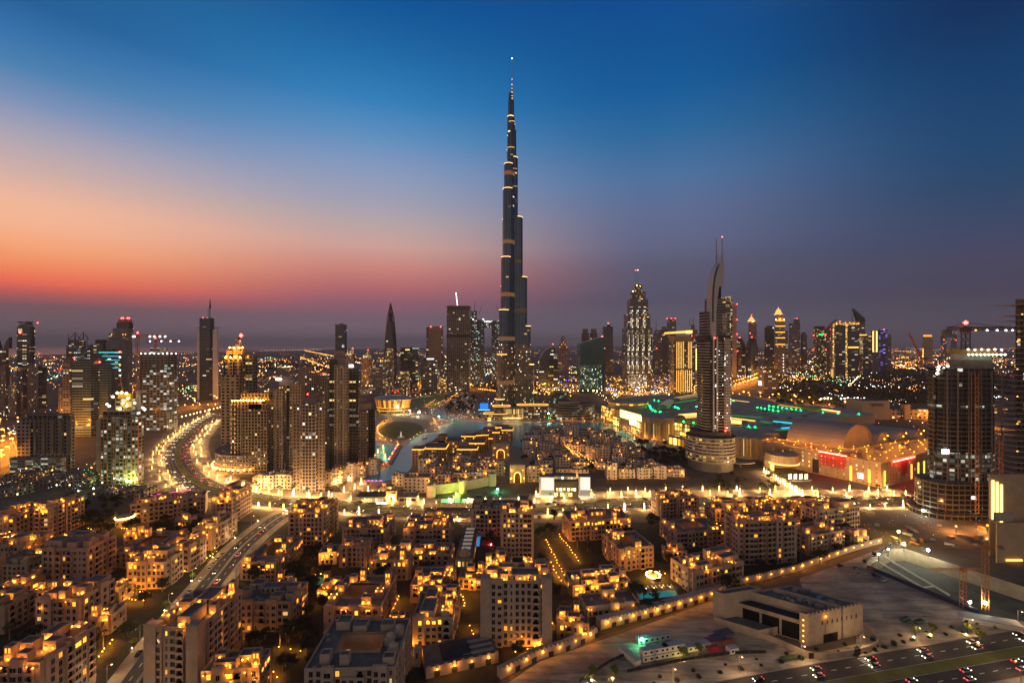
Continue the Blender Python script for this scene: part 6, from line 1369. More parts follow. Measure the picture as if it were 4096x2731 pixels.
def balcony_mesh(wall, w_=3.4, fh=3.5):
    mb = MB(); mb.box(0, -.03, .1, w_ * .86, .1, fh * .72, 0, 1, 1, True)                       # dark opening with an arched head
    mb.box(0, -.7, -.12, w_, 1.4, .2, 0, 0, 0, True); mb.box(0, -1.33, .08, w_, .14, .95, 0, 0, 0, True)
    for s_ in (-1, 1): mb.box(s_ * (w_ / 2 - .12), -.72, .08, .22, 1.1, fh - .3, 0, 0, 0); mb.box(s_ * (w_ / 2 - .5), -.74, fh * .66, .55, 1.0, fh * .14, 0, 0, 0, True)
    return mb.mesh('balcony', [wall, M_PANE])
_bal = {}
lamp_me = MB().lathe(0, -.32, [(0, 0), (.26, .26), (.2, .5), (0, .6)], 6).box(0, -.1, .2, .12, .3, .1, 0, 0, 0, True).mesh('wall_lamp', [G_WALL])
rose_lamp = glow('wall_lamp_dim', (1, .33, .02), 13, False); lamp_me2 = MB().lathe(0, -.3, [(0, 0), (.2, .2), (0, .42)], 6).mesh('wall_lamp', [rose_lamp])
dome_me = lambda r: [(r, 0), (r * .97, r * .25), (r * .8, r * .6), (r * .45, r * .88), (r * .12, r * 1.0), (0, r * 1.25)]
FOOT = []          # footprints, kept free of trees
NWIN = [0]
def apartment(label, fx0, fx1, roof, base, d, rot=0, seed=0, court=None, pl=0, lit=.05, niche=.3, lamps=5, blocks=3, domes=1, turret=0, steps=(), towers=1, hmin=None, faces='auto', cat='apartment building', name='apartment_building', poly=None):
    r = random.Random(seed * 7 + 3); a_ = R(rot)
    (x0, Y) = G((fx0 + fx1) / 2, base); w_ = (fx1 - fx0) / F * Y / max(.5, cos(a_) + 0 * sin(a_)); h = max(ZZ(roof, Y), hmin or 4)
    t = thing(name, label, cat, (x0, Y, 0), a_)
    toW = lambda x, y: (x0 + x * cos(a_) - y * sin(a_), Y + x * sin(a_) + y * cos(a_))
    FOOT.append([toW(-w_ / 2 - 2, -2), toW(w_ / 2 + 2, -2), toW(w_ / 2 + 2, d + 2), toW(-w_ / 2 - 2, d + 2)])
    wall = PL[pl % len(PL)]; n = max(1, round((h - 1.2) / 3.5)); fh = (h - 1.2) / n; zr = h - 1.1
    o = rect(0, d / 2, w_, d); i_ = rect(0, d / 2, w_ - .8, d - .8)
    mb = MB().prism(o, 0, zr, 0, cap=False).ring(o, i_, zr, h, 0, 1)
    rf = MB()
    if court:
        cw, cd = court; c = rect(0, d / 2, cw, cd)
        mb.prism(c[::-1], 0, h, 0, cap=False)
        for k in range(4):
            j = (k + 1) % 4; rf.face([(*i_[k], zr), (*i_[j], zr), (*c[j], zr), (*c[k], zr)])
        mb.ring(rect(0, d / 2, cw + .6, cd + .6), c, zr, h - .2, 0, 1)
        rf2 = MB().face([(*q, .05) for q in c]); part('courtyard_floor', rf2, M_PAVE, t)
        for q in ((-cw / 2 + .1, d / 2), (cw / 2 - .1, d / 2 + 2)):
            s_ = 1 if q[0] < 0 else -1; part('wall_lamp', lamp_me, None, t, loc=(q[0] + s_ * .3, q[1], h * .55)); 
        for k in range(int(cw / 3.2)):
            for fl in range(max(1, n - 1)):
                if r.random() < .3: part('lit_window', WM['lit_window' if r.random() < .7 else 'lit_window_pale'], None, t, loc=(-cw / 2 + 1.8 + k * 3.2, d / 2 + cd / 2 - .05, fl * fh + 1.2))
    else: rf.face([(*q, zr) for q in i_])
    part('wall', mb, [wall, M_PARA], t); part('roof', rf, M_TROOF, t)
    if wall.name not in _bal: _bal[wall.name] = balcony_mesh(wall)
    # which faces the camera can see
    FS = [((-w_ / 2, 0), (1, 0), (0, -1), w_), ((w_ / 2, 0), (0, 1), (1, 0), d), ((-w_ / 2, d), (0, -1), (-1, 0), d)]
    wins = []; nb = 0
    for (ox_, oy_), (ux, uy), (nx, ny), L_ in FS:
        m_ = toW(ox_ + ux * L_ / 2, oy_ + uy * L_ / 2); nw = (nx * cos(a_) - ny * sin(a_), nx * sin(a_) + ny * cos(a_))
        if nw[0] * -m_[0] + nw[1] * -m_[1] <= .12 * hypot(*m_): continue
        ang = atan2(uy, ux); u = .8 + r.uniform(0, .8); prev = ''
        while u < L_ - 2.4:
            ks = ['bay', 'plain', 'balcony', 'plain']
            k = r.choice([q for q in ks if q != prev or q == 'plain']); prev = k
            wd = {'bay': r.uniform(4.6, 6.2), 'plain': 2.9, 'balcony': 3.9}[k]
            if u + wd > L_ - .6: k, wd = 'plain', min(2.6, L_ - u - .3)
            if wd < 2: break
            mid = u + wd / 2
            if k == 'bay':
                dh = r.choice([-3.4, 0.9, 1.6, 0.9]) if n > 3 else .8; pr = .9
                bx_, by2 = ox_ + ux * mid + nx * (pr / 2 - .2), oy_ + uy * mid + ny * (pr / 2 - .2); bh = h + dh
                b = MB().box(bx_, by2, 0, wd, pr + .4, bh, ang, 0, 1)
                if dh > 0:                                                           # a low parapet with merlons on the taller bays
                    for q in range(int(wd / 1.2)): b.box(bx_ + ux * (-wd / 2 + .6 + q * 1.2) + nx * .35, by2 + uy * (-wd / 2 + .6 + q * 1.2) + ny * .35, bh, .62, .4, .55, ang, 0, 1)
                part('bay', b, [wall, M_PARA], t)
                for fl in range(n - (1 if dh < 0 else 0)):
                    for s_ in ((-.25, .25) if wd > 5.2 else (0,)): wins.append((mid + s_ * wd, pr, fl, ox_, oy_, ux, uy, nx, ny, ang))
            elif k == 'balcony':
                for fl in range(n):
                    if fl == 0 and r.random() < .5: continue
                    px_, py_ = ox_ + ux * mid, oy_ + uy * mid; part('balcony', _bal[wall.name], None, t, loc=(px_, py_, fl * fh + .25), rot=ang); nb += 1
            else:
                for fl in range(n): wins.append((mid, 0, fl, ox_, oy_, ux, uy, nx, ny, ang))
            u += wd
    if len(wins) > 96: wins = sorted(wins, key=lambda q: (abs(q[7]) > .5, -q[2]))[:96]
    cs = {}
    for mid, pr, fl, ox_, oy_, ux, uy, nx, ny, ang in wins:
        key = (round(mid, 1), round(ang, 1)); cs.setdefault(key, r.choice(['', '', '', '_wide', '_slim', '_square'])); v = r.random(); top = fl == n - 1
        kind = 'lit_niche' if top and v < niche * .7 else ('lit_window' if v > 1 - lit * .7 else ('lit_window_pale' if v > 1 - lit else 'window'))
        part('lit_window' if kind != 'window' else 'window', WM[kind + cs[key]], None, t, loc=(ox_ + ux * mid + nx * (pr + .0), oy_ + uy * mid + ny * (pr + .0), fl * fh + 1.05), rot=ang); NWIN[0] += 1
    # roof: stair blocks with their own parapets, wind towers, domes, air handling units
    spots = []
    # set-back upper storeys that make the roofline step
    for k in range(2 if court else 3):
        aw, ad2 = w_ * r.uniform(.22, .4), d * r.uniform(.25, .45); sx_, sy_ = r.uniform(-w_ / 2 + aw / 2 + .6, w_ / 2 - aw / 2 - .6), r.choice([d - ad2 / 2 - .7, d * .62, ad2 / 2 + 1.2])
        if court and abs(sx_) < (court[0] + aw) / 2 and abs(sy_ - d / 2) < (court[1] + ad2) / 2: continue
        if any(abs(sx_ - q[0]) < (aw + q[3]) / 2 and abs(sy_ - q[1]) < (ad2 + q[4]) / 2 for q in spots if len(q) > 3): continue
        uh = r.choice([2.9, 3.4, 3.4, 5.2]); oo, ii = rect(sx_, sy_, aw, ad2), rect(sx_, sy_, aw - .7, ad2 - .7); m2 = MB().prism(oo, zr, zr + uh - .7, 0, cap=False).ring(oo, ii, zr + uh - .7, zr + uh, 0, 1); m2.face([(*q, zr + uh - .75) for q in ii], 2)
        part('upper_storey', m2, [wall, M_PARA, M_TROOF], t); spots.append((sx_, sy_, max(aw, ad2) * .55, aw, ad2))
        for i in range(int(aw / 2.6)):
            v = r.random(); part('window' if v > niche * .6 else 'lit_window', WM['window_slim' if v > niche * .6 else 'lit_niche_slim'], None, t, loc=(sx_ - aw / 2 + 1.3 + i * 2.6, sy_ - ad2 / 2, zr + .7))
        if lamps > 1: part('wall_lamp', lamp_me, None, t, loc=(sx_ + r.uniform(-.3, .3) * aw, sy_ - ad2 / 2, zr + 1.3)); part('wall_lamp', lamp_me2, None, t, loc=(sx_ + r.uniform(-.4, .4) * aw, sy_ - ad2 / 2, zr + 1.9))
    def free(x, y, s_):
        if court and abs(x) < court[0] / 2 + s_ and abs(y - d / 2) < court[1] / 2 + s_: return False
        return all(hypot(x - q[0], y - q[1]) > s_ + q[2] for q in spots) and abs(x) < w_ / 2 - s_ * .8 and s_ * .8 < y < d - s_ * .8
    def spot(s_):
        for _ in range(60):
            x, y = r.uniform(-w_ / 2, w_ / 2), r.uniform(0, d)
            if free(x, y, s_): spots.append((x, y, s_)); return x, y
        return None
    def rblock(x, y, a, b, hh, nm='roof_block'):
        oo, ii = rect(x, y, a, b), rect(x, y, a - .6, b - .6); m2 = MB().prism(oo, zr, zr + hh - .5, 0, cap=False).ring(oo, ii, zr + hh - .5, zr + hh, 0, 1); m2.face([(*q, zr + hh - .55) for q in ii], 2)
        return part(nm, m2, [wall, M_PARA, M_TROOF], t)
    li = lamps
    for k in range(blocks):
        s_ = r.uniform(2.2, 4.2); q = spot(s_)
        if q:
            hh = r.uniform(2.8, 4.6); aa, bb = s_ * 1.5, s_ * r.uniform(1.0, 1.5); rblock(*q, aa, bb, hh)
            if li > 0:
                for x_ in ((-.28, .28) if aa > 4.5 else (0,)): part('wall_lamp', lamp_me, None, t, loc=(q[0] + x_ * aa, q[1] - bb / 2, zr + 1.0)); li -= 1
    for k in range(towers):
        q = spot(2.0)
        if q:
            rblock(*q, 3.2, 3.2, 6.2, 'wind_tower')
            for s_ in (-.7, .7): part('lit_niche', WM['lit_niche_slim'] if lamps > 3 else WM['window_slim'], None, t, loc=(q[0] + s_, q[1] - 1.6, zr + 3.6))
            if li > 0: part('wall_lamp', lamp_me, None, t, loc=(q[0], q[1] - 1.6, zr + 1.2)); li -= 1
    for k in range(domes):
        q = spot(2.3)
        if q:
            rblock(*q, 4.0, 4.0, 3.6, 'dome_base'); part('dome', MB().lathe(q[0], q[1], [(x, z + zr + 3.2) for x, z in dome_me(1.75)], 18), PL[2], t, smooth=True)
            if lamps > 2:
                for e_ in ((-1.9, -1.9), (1.9, -1.9), (-1.9, 1.9), (1.9, 1.9)): part('corner_lamp', lamp_me2, None, t, loc=(q[0] + e_[0] * .8, q[1] + e_[1] * .8 + .3, zr + 3.7))
    for k in range(r.randint(3, 6)):
        q = spot(.9)
        if q: part('roof_unit', MB().box(*q, zr, 1.5, 1.0, .95, r.uniform(0, 1.5)), M_CONC, t)
    for k in range(turret):
        sx_ = -1 if k == 0 else 1; x_, y_ = sx_ * (w_ / 2 - 2.2), 1.8; hh = h + 1.4
        b = MB().box(x_, y_ - .9, 0, 5, 5, hh)
        for q in range(4): b.box(x_ - 2.1 + q * 1.4, y_ - 3.2, hh, .8, .5, .8); b.box(x_ + sx_ * 2.25, y_ - 3.1 + q * 1.4, hh, .5, .8, .8)
        part('turret', b, [wall, M_PARA], t)
    while li > 0:                                                      # the rest sit under the cornice of the front
        part('wall_lamp', lamp_me2, None, t, loc=(r.uniform(-w_ / 2 + 1, w_ / 2 - 1), -.95, h - r.choice([1.2, 1.6, fh + .8]))); li -= 1
    return t, w_, h, Y

# left quarter (west of the old town street)
A_ = apartment
A_('five-storey house at the left picture edge with a row of roof lamps', -40, 30, 1186, 1236, 30, 0, 1, lamps=8, niche=.6)
A_('tall block with a glowing cornice just west of the small lit rotunda', 78, 110, 1166, 1240, 30, 0, 2, lamps=9, niche=.8, blocks=4, pl=1)
A_('low dark house behind the big brown block at the left picture edge', -20, 52, 1250, 1292, 22, 0, 3, lamps=3, niche=.3, pl=3)
A_('dark low house below the big brown block at the left picture edge', -30, 62, 1296, 1346, 22, 0, 4, lamps=2, niche=.1, pl=3, court=(12, 8))
A_('big brown seven-storey block with an unlit dark roof west of the street', 95, 200, 1258, 1346, 21, 0, 5, lamps=0, niche=.02, lit=.03, blocks=5, pl=1, towers=0)
A_('grey block touched with magenta light strips behind the rotunda', 325, 450, 1146, 1190, 15, 27, 6, lamps=3, niche=.1, pl=0, lit=.12)
A_('square block with a bright cornice on the corner of street and boulevard', 486, 532, 1142, 1204, 30, 0, 7, lamps=9, niche=.7, pl=1)
A_('low courtyard house behind the stepped row beside the street', 252, 348, 1268, 1304, 36, 0, 8, lamps=8, niche=.7, pl=1, court=(13, 16))
A_('nearest house of the stepped row along the west side of the street', 291, 378, 1290, 1352, 16, 0, 9, lamps=7, niche=.4, pl=0)
A_('middle house of the stepped row along the west side of the street', 380, 432, 1256, 1314, 18, 0, 10, lamps=7, niche=.5, pl=1)
A_('farthest house of the stepped row along the west side of the street', 442, 488, 1212, 1264, 30, 0, 11, lamps=8, niche=.4, pl=0, blocks=4)
A_('block with a long lit penthouse south of the big brown block', 81, 182, 1374, 1462, 21, 0, 12, lamps=9, niche=.5, blocks=4, pl=1)
A_('narrow block cut by the left picture edge below the dark low house', -60, 10, 1392, 1456, 16, 0, 13, lamps=2, niche=.1, pl=3)
A_('block in the bottom left corner with lamps around its open roof', -20, 92, 1520, 1668, 24, 0, 14, lamps=10, niche=.7, blocks=4, pl=1)
T_, w_, h_, Y_ = A_('tall nine-storey block with crenellated corners at the lower end of the street', 338, 458, 1440, 1588, 31, 0, 15, lamps=7, niche=.25, blocks=4, turret=2, domes=2, pl=0, lit=.04)
A_('low house at the bottom edge with an arched lantern turret', 466, 592, 1536, 1622, 12, 6, 16, lamps=8, niche=.6, domes=1, towers=2, pl=3)
# middle
A_('six-storey block with a lit penthouse beside the start of the street', 662, 742, 1176, 1252, 30, 0, 17, lamps=8, niche=.4, pl=1, blocks=4)
A_('low block with an orange lit courtyard on the east side of the street', 552, 634, 1290, 1332, 38, 0, 18, lamps=9, niche=.8, court=(11, 20), pl=3)
A_('small house with one tall lit stair window by the boulevard', 785, 888, 1212, 1254, 24, 0, 19, lamps=5, niche=.35, pl=1)
A_('narrow house wedged before the small house with the lit stair window', 778, 842, 1254, 1302, 14, 0, 20, lamps=2, niche=.15, pl=1, domes=0)
A_('block with lit top niches on the north side of the garden path', 847, 938, 1284, 1332, 22, 0, 21, lamps=8, niche=.8, pl=0)
A_('low house with a lantern dome near the boulevard verge', 925, 1032, 1212, 1260, 24, 0, 22, lamps=9, niche=.4, pl=1, domes=2, towers=2)
A_('flat house with lit niches just north of the long near house', 945, 1034, 1272, 1308, 18, 0, 23, lamps=4, niche=.9, pl=0)
A_('unlit block with a wide blue-grey roof beside the green lit garden', 535, 668, 1380, 1448, 20, 0, 24, lamps=0, niche=.05, lit=.08, blocks=4, pl=0, towers=0)
A_('courtyard block with two glowing roof lanterns in the centre of the quarter', 743, 874, 1392, 1464, 32, 0, 25, lamps=10, niche=.5, court=(17, 14), domes=2, pl=1, towers=2)
A_('front part of the long house with a glowing stair tower', 947, 1040, 1416, 1484, 30, 0, 26, lamps=6, niche=.8, towers=2, pl=2, blocks=3)
A_('rear part of the long house, raised and lit at its western corner', 942, 1034, 1342, 1384, 22, 0, 27, lamps=9, niche=.5, towers=1, pl=0, blocks=3)
A_('large courtyard block with three white domes and an unlit stepped roof', 700, 906, 1532, 1650, 33, 2, 28, lamps=0, niche=.0, lit=.06, court=(19, 12), domes=3, pl=2, blocks=6, towers=0)
WT_, w_, h_, Y_ = A_('ten-storey pale tower block with its lower corner floodlit white', 1105, 1266, 1332, 1484, 19, 0, 29, lamps=7, niche=.25, domes=2, turret=2, pl=2, blocks=5, lit=.04)
A_('lower western wing of the tall hotel block with a flat green-grey roof', 1082, 1154, 1168, 1232, 22, 0, 30, lamps=0, niche=.05, pl=2, towers=0, domes=0, blocks=2)
A_('tall hotel block with white domes beside the blue lit pool', 1150, 1226, 1176, 1280, 26, 0, 31, lamps=4, niche=.1, pl=2, domes=2, blocks=4, lit=.09)
# right
A_('low house with lit niches at the head of the palm lined garden walk', 1306, 1452, 1192, 1238, 22, 8, 32, lamps=9, niche=.8, pl=1)
A_('square courtyard house with two lantern domes in the middle of the east quarter', 1420, 1505, 1256, 1307, 26, 13, 33, lamps=7, niche=.3, court=(11, 10), domes=2, pl=1)
A_('courtyard house glowing orange inside behind the square courtyard house', 1548, 1668, 1218, 1254, 24, 10, 34, lamps=5, niche=.1, court=(17, 10), pl=1, domes=0)
A_('six-storey block beside the boulevard at the white showroom', 1516, 1608, 1142, 1188, 18, 10, 35, lamps=6, niche=.25, pl=1)
A_('pale block with a lit wind tower before the promenade wall', 1582, 1722, 1300, 1350, 20, 21, 36, lamps=7, niche=.2, pl=0, towers=2)
A_('tall dark block east of the courtyard house glowing orange inside', 1692, 1834, 1194, 1294, 17, 5, 37, lamps=6, niche=.25, pl=1, blocks=5)
A_('pale end block below the boulevard junction and the mall', 1868, 1986, 1166, 1220, 16, 14, 38, lamps=5, niche=.15, pl=0)
A_('courtyard house with a row of roof lamps above the promenade wall', 1846, 1952, 1224, 1268, 20, 18, 39, lamps=9, niche=.5, court=(12, 8), pl=0)
A_('first low house along the south side of the boulevard, with lit terraces', 1640, 1722, 1166, 1196, 16, 8, 40, lamps=8, niche=.5, pl=0)
A_('second low house along the south side of the boulevard, with a lit turret', 1728, 1806, 1158, 1192, 16, 8, 41, lamps=8, niche=.5, pl=3, towers=2)
A_('third low house along the south side of the boulevard, nearest the junction', 1812, 1890, 1156, 1186, 14, 10, 42, lamps=6, niche=.4, pl=0)

# magenta strips on the grey block
t = thing('light_sign', 'three magenta light strips on the roof edge of the grey block', 'light sign', (*G(388, 1176), 0), R(27))
for i, (x, z, l) in enumerate(((-9, 17.2, 8), (-7, 15.4, 6), (9, 17.4, 14))): part('magenta_strip', MB().box(x, -.4, z, l, .3, .35, bottom=True), glow('magenta', (1, .02, .5), 4), t)
# the small rotunda
t = thing('rotunda', 'small round pavilion ringed with lit arches by the garden west of the street', 'pavilion', (*G(287, 1206), 0))
part('drum', MB().prism(ell(0, 0, 6, 6, 24), 0, 7, 0, 1), [facade(wall=(.42, .28, .17), glass=(.3, .16, .05), cw=2.3, ch=7, ww=.5, wh=.6, lit=1.1, warm=(1, .5, .1), cool=(1, .6, .2), e=1.4, seed=50), M_PARA], t); part('roof', MB().lathe(0, 0, [(6.3, 7), (6.3, 7.7), (4, 8.4), (0, 9)], 24), PL[2], t, smooth=True); part('lit_ring', MB().ring(ell(0, 0, 6.6, 6.6, 24), ell(0, 0, 6.2, 6.2, 24), 7.0, 7.5), glow('amber_ring', (1, .45, .06), 7), t)
# floodlight washing the tower block's corner
fl = flood('white floodlight washing the lower corner of the pale tower block', 1109, 1496, 1.4, glow('cold_flood', (.92, .97, 1), 150), .75)
# gallery with skylights
t = thing('gallery_hall', 'long flat gallery roof with lit skylights and a white dome at its end', 'gallery', (*G(1066, 1302), 0)); wg = 12
part('wall', MB().prism(rect(0, 27, wg, 54), 0, 6.2, 0, 1), [facade(wall=(.36, .26, .18), glass=(.2, .1, .03), cw=3, ch=6, ww=.5, wh=.5, lit=.5, warm=(1, .5, .1), e=1, seed=51), M_TROOF], t)
for i in range(6): part('skylight', MB().box(0, 14 + i * 6.6, 6.2, 6.4, 4, .7), [M_PARA, glow('skylight_glow', (.9, .75, .6), .22, False)], t)
part('dome', MB().lathe(0, 5, [(x, z + 6.2) for x, z in dome_me(4.2)], 22), PL[2], t, smooth=True); part('portal', MB().box(0, -.6, 0, 9, 1.2, 5.4), [facade(wall=(.4, .28, .18), glass=(.4, .2, .05), cw=2.6, ch=5.4, ww=.55, wh=.6, lit=1.1, warm=(1, .55, .12), cool=(1, .6, .2), e=1.5, seed=52), M_PARA], t)
# pools
def pool(label, px, col, e, deck=True, name='swimming_pool'):
    p = [G(*q) for q in px]; cx = sum(q[0] for q in p) / len(p); cy = sum(q[1] for q in p) / len(p); p = [(x - cx, y - cy) for x, y in p]
    if sum(p[i][0] * p[(i + 1) % len(p)][1] - p[(i + 1) % len(p)][0] * p[i][1] for i in range(len(p))) < 0: p = p[::-1]
    t = thing(name, label, 'pool', (cx, cy, 0)); m, tt, b = new_mat('pool_water'); b.inputs['Base Color'].default_value = (*col, 1); b.inputs['Roughness'].default_value = .08; b.inputs['Emission Color'].default_value = (*col, 1); b.inputs['Emission Strength'].default_value = e
    part('water', MB().face([(*q, .12) for q in p]), m, t); part('coping', MB().ring(scaled(p, 1.08), p, 0, .2), M_PARA, t)
    return t
pool('long blue lit swimming pool at the side of the tall hotel block', [(1087, 1254), (1101, 1254), (1104, 1230), (1093, 1230)], (.02, .22, .6), 1.0)
pool('teal lit swimming pool before the pale block with the wind tower', [(1470, 1376), (1556, 1368), (1548, 1356), (1466, 1362)], (.02, .20, .20), .5)
pool('green lit garden pool in the courtyard west of the glowing lanterns', [(702, 1340), (742, 1342), (745, 1326), (710, 1324)], (.05, .25, .14), .35)
pool('small green lit pool between two houses at the bottom edge', [(592, 1520), (606, 1522), (604, 1500), (594, 1502)], (.03, .25, .14), .4)
rd = thing('carpet', 'red carpeted terrace beside the blue lit pool', 'terrace', (*G(1118, 1246), 0)); part('floor', MB().box(0, 0, 0, 8, 9, .12, bottom=True), mat('red_carpet', (.5, .03, .05), .8), rd); part('lamp', MB().lathe(3.6, -4, [(0, .3), (.3, .6), (0, .9)], 6), glow('red_spot', (1, .1, .12), 40), rd)
LSU = ('white sun lounger in the row along the teal lit pool', 'loungers beside the teal pool')
ml = None
for i in range(9):
    x, y = 1472 + i * 9, 1351 - i * .55
    if ml is None:
        ml = thing('sun_lounger', LSU[0], 'sun lounger', (*G(x, y), 0), .2, LSU[1]); part('bed', MB().box(0, 0, .35, .8, 1.5, .14, bottom=True), M_WHITE, ml); part('backrest', MB().prism(rect(0, 1.0, .8, .14), .4, 1.0, 0, 0, pts2=rect(0, 1.35, .8, .14)), M_WHITE, ml)
        for q in ((-.3, -.6), (.3, -.6), (-.3, .6), (.3, .6)): part('leg', MB().box(*q, 0, .07, .07, .36), M_STEEL, ml)
    else: dup(ml, G(x, y), .2)
posts([(1466, 1356), (1556, 1350)], 3.4, 'p', 1.0, .28, 'low white lamp between the loungers at the teal pool', 'lamps between the pool loungers')
# pool club house
A_('low club house with flat panelled roofs above the promenade wall', 1344, 1472, 1386, 1412, 13, 9, 60, lamps=4, niche=.0, domes=0, towers=0, blocks=0, pl=2, name='club_house', cat='club house')
A_('upper club house blazing with amber light under two lantern domes', 1314, 1452, 1338, 1366, 18, 9, 61, lamps=16, niche=.8, domes=2, towers=0, blocks=3, pl=2, name='club_house', cat='club house')
t = thing('pavilion', 'domed garden kiosk outlined in amber beside the club house', 'pavilion', (*G(1500, 1332), 0)); part('wall', MB().prism(ell(0, 0, 4.2, 4.2, 8), 0, 3.4, 0, 1), [PL[2], M_TROOF], t); part('lit_cornice', MB().ring(ell(0, 0, 4.7, 4.7, 8), ell(0, 0, 4.2, 4.2, 8), 3.4, 3.8), bpy.data.materials['amber_ring'], t); part('dome', MB().lathe(0, 0, [(x, z + 3.4) for x, z in dome_me(2.4)], 18), PL[2], t, smooth=True)

# ---------------------------------------------------------------- promenade wall with lamps
sheet('garden_ground', [(-300, 1215), (640, 1196), (1240, 1200), (1900, 1196), (2026, 1247), (1829, 1312), (1668, 1366), (1373, 1462), (1150, 1560), (1080, 1660), (-500, 1660)], mat('garden_soil', (.035, .034, .022), .95, 0, .5, .15), .006)
PW = [G(*p) for p in ((1150, 1560), (1240, 1478 + 36), (1300, 1496), (1373, 1462))]; PW2 = [G(*p) for p in ((1380, 1446), (1490, 1418), (1590, 1390), (1668, 1366))]; PW3 = [G(*p) for p in ((1700, 1342), (1760, 1330), (1829, 1312), (1890, 1290), (1951, 1268), (2026, 1247))]
def lampwall(label, P, h, th, step, door=True):
    t = thing('boundary_wall', label, 'wall', (*P[0], 0)); o0 = P[0]; Q = [(x - o0[0], y - o0[1]) for x, y in P]
    back = offset(Q, th); mb = MB(); mb.prism(Q + back[::-1], 0, h, 0, 1)
    for p, a in along(Q, 2.4, .35, 1): mb.box(p[0], p[1], h, 1.3, .6, .8, a, 0, 1)
    part('wall', mb, [PL[2], M_PARA], t)
    for p, a in along(Q, step, -.05, step * .5): part('wall_lamp', lamp_me, None, t, loc=(*p, h * .72), rot=a)
    if door:
        for p, a in along(Q, step, -.12, step): part('door', MB().box(0, 0, 0, 2.6, .2, 2.4), M_WOOD, t, loc=(*p, 0), rot=a)
    return t
lampwall('crenellated sandstone wall with lamps and dark doors along the sandy verge', PW, 4.4, 3, 9.5)
lampwall('low arcade wall with a lamp over each opening before the club house', PW2, 4.6, 5, 8.0)
lampwall('long boundary wall dotted with lamps between the east quarter and the sandy lot', PW3, 3.6, 1.2, 10, False)
t = thing('arcade_building', 'low arcaded house with a dark sail roof behind the crenellated wall', 'building', (*G(1055, 1545), 0), .32)
part('wall', MB().prism(rect(2, 9, 34, 16), 0, 5, 0, 1), [PL[2], M_TROOF], t); part('sail_roof', MB().prism(rect(0, 9, 14, 12), 5.2, 8.4, 0, 0, pts2=rect(0, 9, 5, 4)), mat('dark_sail', (.02, .025, .04), .8), t)
for i in range(9):
    part('merlon', MB().box(-14 + i * 4, .8, 5, 1.4, .6, .8), PL[2], t)
    if i % 2: part('dark_opening', MB().box(-14 + i * 4, .95, 0, 2.4, .2, 2.8), M_WOOD, t); part('wall_lamp', lamp_me, None, t, loc=(-14 + i * 4, .95, 3.4))
for k in range(3): part('roof_bench', MB().box(10, 4 + k * 4, 5, 15, 1.2, .7), M_PARA, t)
t = thing('watch_tower', 'slim square stone tower beside the garden path, left of the arcaded house', 'tower', (*G(958, 1530), 0)); part('shaft', MB().box(0, 1.2, 0, 3, 3, 8), [PL[2], M_PARA], t); part('dark_slot', MB().box(0, -.34, 4, .9, .1, 2.6), M_WOOD, t); part('cap', MB().box(0, 1.2, 8, 3.5, 3.5, .6, bottom=True), M_PARA, t)

# ---------------------------------------------------------------- lit garden paths: small bollard lamps
LB = ('amber bollard lamp beside a garden path between the houses', 'amber bollard lamps along the garden paths')
bol = None; G_BOL = glow('bollard_lamp', (1, .36, .025), 16, False)
def bollards(px, step, jit=.6):
    global bol
    P = [G(*p) for p in px]
    for p, a in along(P, step, 0, rng.uniform(0, step), jit):
        if bol is None:
            bol = thing('bollard_lamp', LB[0], 'bollard lamp', (*p, 0), 0, LB[1]); part('post', MB().tube((0, 0, 0), (0, 0, .9), .1, n=6), M_DARK, bol); part('lamp', MB().lathe(0, 0, [(0, .85), (.24, 1.1), (0, 1.4)], 6), G_BOL, bol); lamp_light(bol, (.2, -.3, 1.6), AMB, 700)
        else: dup(bol, p)
for px, st in ((((896, 1428), (915, 1372)), 4), (((924, 1470), (962, 1505)), 2.6), (((380, 1340), (500, 1268)), 3.6), (((210, 1530), (262, 1468)), 3.2), (((150, 1566), (196, 1530)), 2.8), (((262, 1360), (345, 1365)), 2.4), (((268, 1376), (340, 1382)), 2.6), (((30, 1400), (80, 1380)), 3), (((40, 1414), (78, 1408)), 2.4),
    (((1252, 1240), (1300, 1330)), 4), (((1280, 1225), (1330, 1290)), 4), (((1262, 1290), (1290, 1340)), 5), (((830, 1312), (900, 1300)), 5), (((732, 1260), (770, 1300)), 6), (((1056, 1350), (1068, 1400)), 3), (((1075, 1430), (1090, 1470)), 4), (((1250, 1430), (1290, 1440)), 5), (((1670, 1220), (1700, 1260)), 5), (((1640, 1200), (1690, 1230)), 5),
    (((10, 1250), (90, 1246)), 5), (((60, 1255), (82, 1300)), 5), (((600, 1400), (640, 1410)), 6), (((600, 1520), (640, 1560)), 5), (((640, 1490), (690, 1500)), 6), (((520, 1440), (560, 1470)), 6), (((200, 1215), (250, 1240)), 5), (((278, 1215), (320, 1222)), 3), (((420, 1300), (470, 1270)), 5), (((0, 1455), (75, 1420)), 4),
    (((1500, 1310), (1560, 1330)), 5), (((1390, 1318), (1440, 1320)), 5), (((1225, 1490), (1262, 1480)), 2), (((1020, 1350), (1026, 1360)), 3), (((690, 1330), (750, 1318)), 3.5), (((1110, 1430), (1120, 1520)), 6), (((1180, 1500), (1226, 1492)), 3)):
    bollards(px, st)
for x, y, s_ in ((1260, 1220, 1), (1245, 1228, .9), (1270, 1232, 1)): put(trees, G(x, y), scale=s_ * 1.1)
def free_spot(p, m=0):
    return all(not inside(p, f) for f in FOOT)
LOTS = [[G(*q) for q in ((1060, 1640), (1150, 1560), (1373, 1462), (1668, 1366), (1829, 1312), (2030, 1245), (2400, 1300), (2400, 1640))]]
def street_d(p, pts): return min(hypot(p[0] - a[0], p[1] - a[1]) for a in pts)
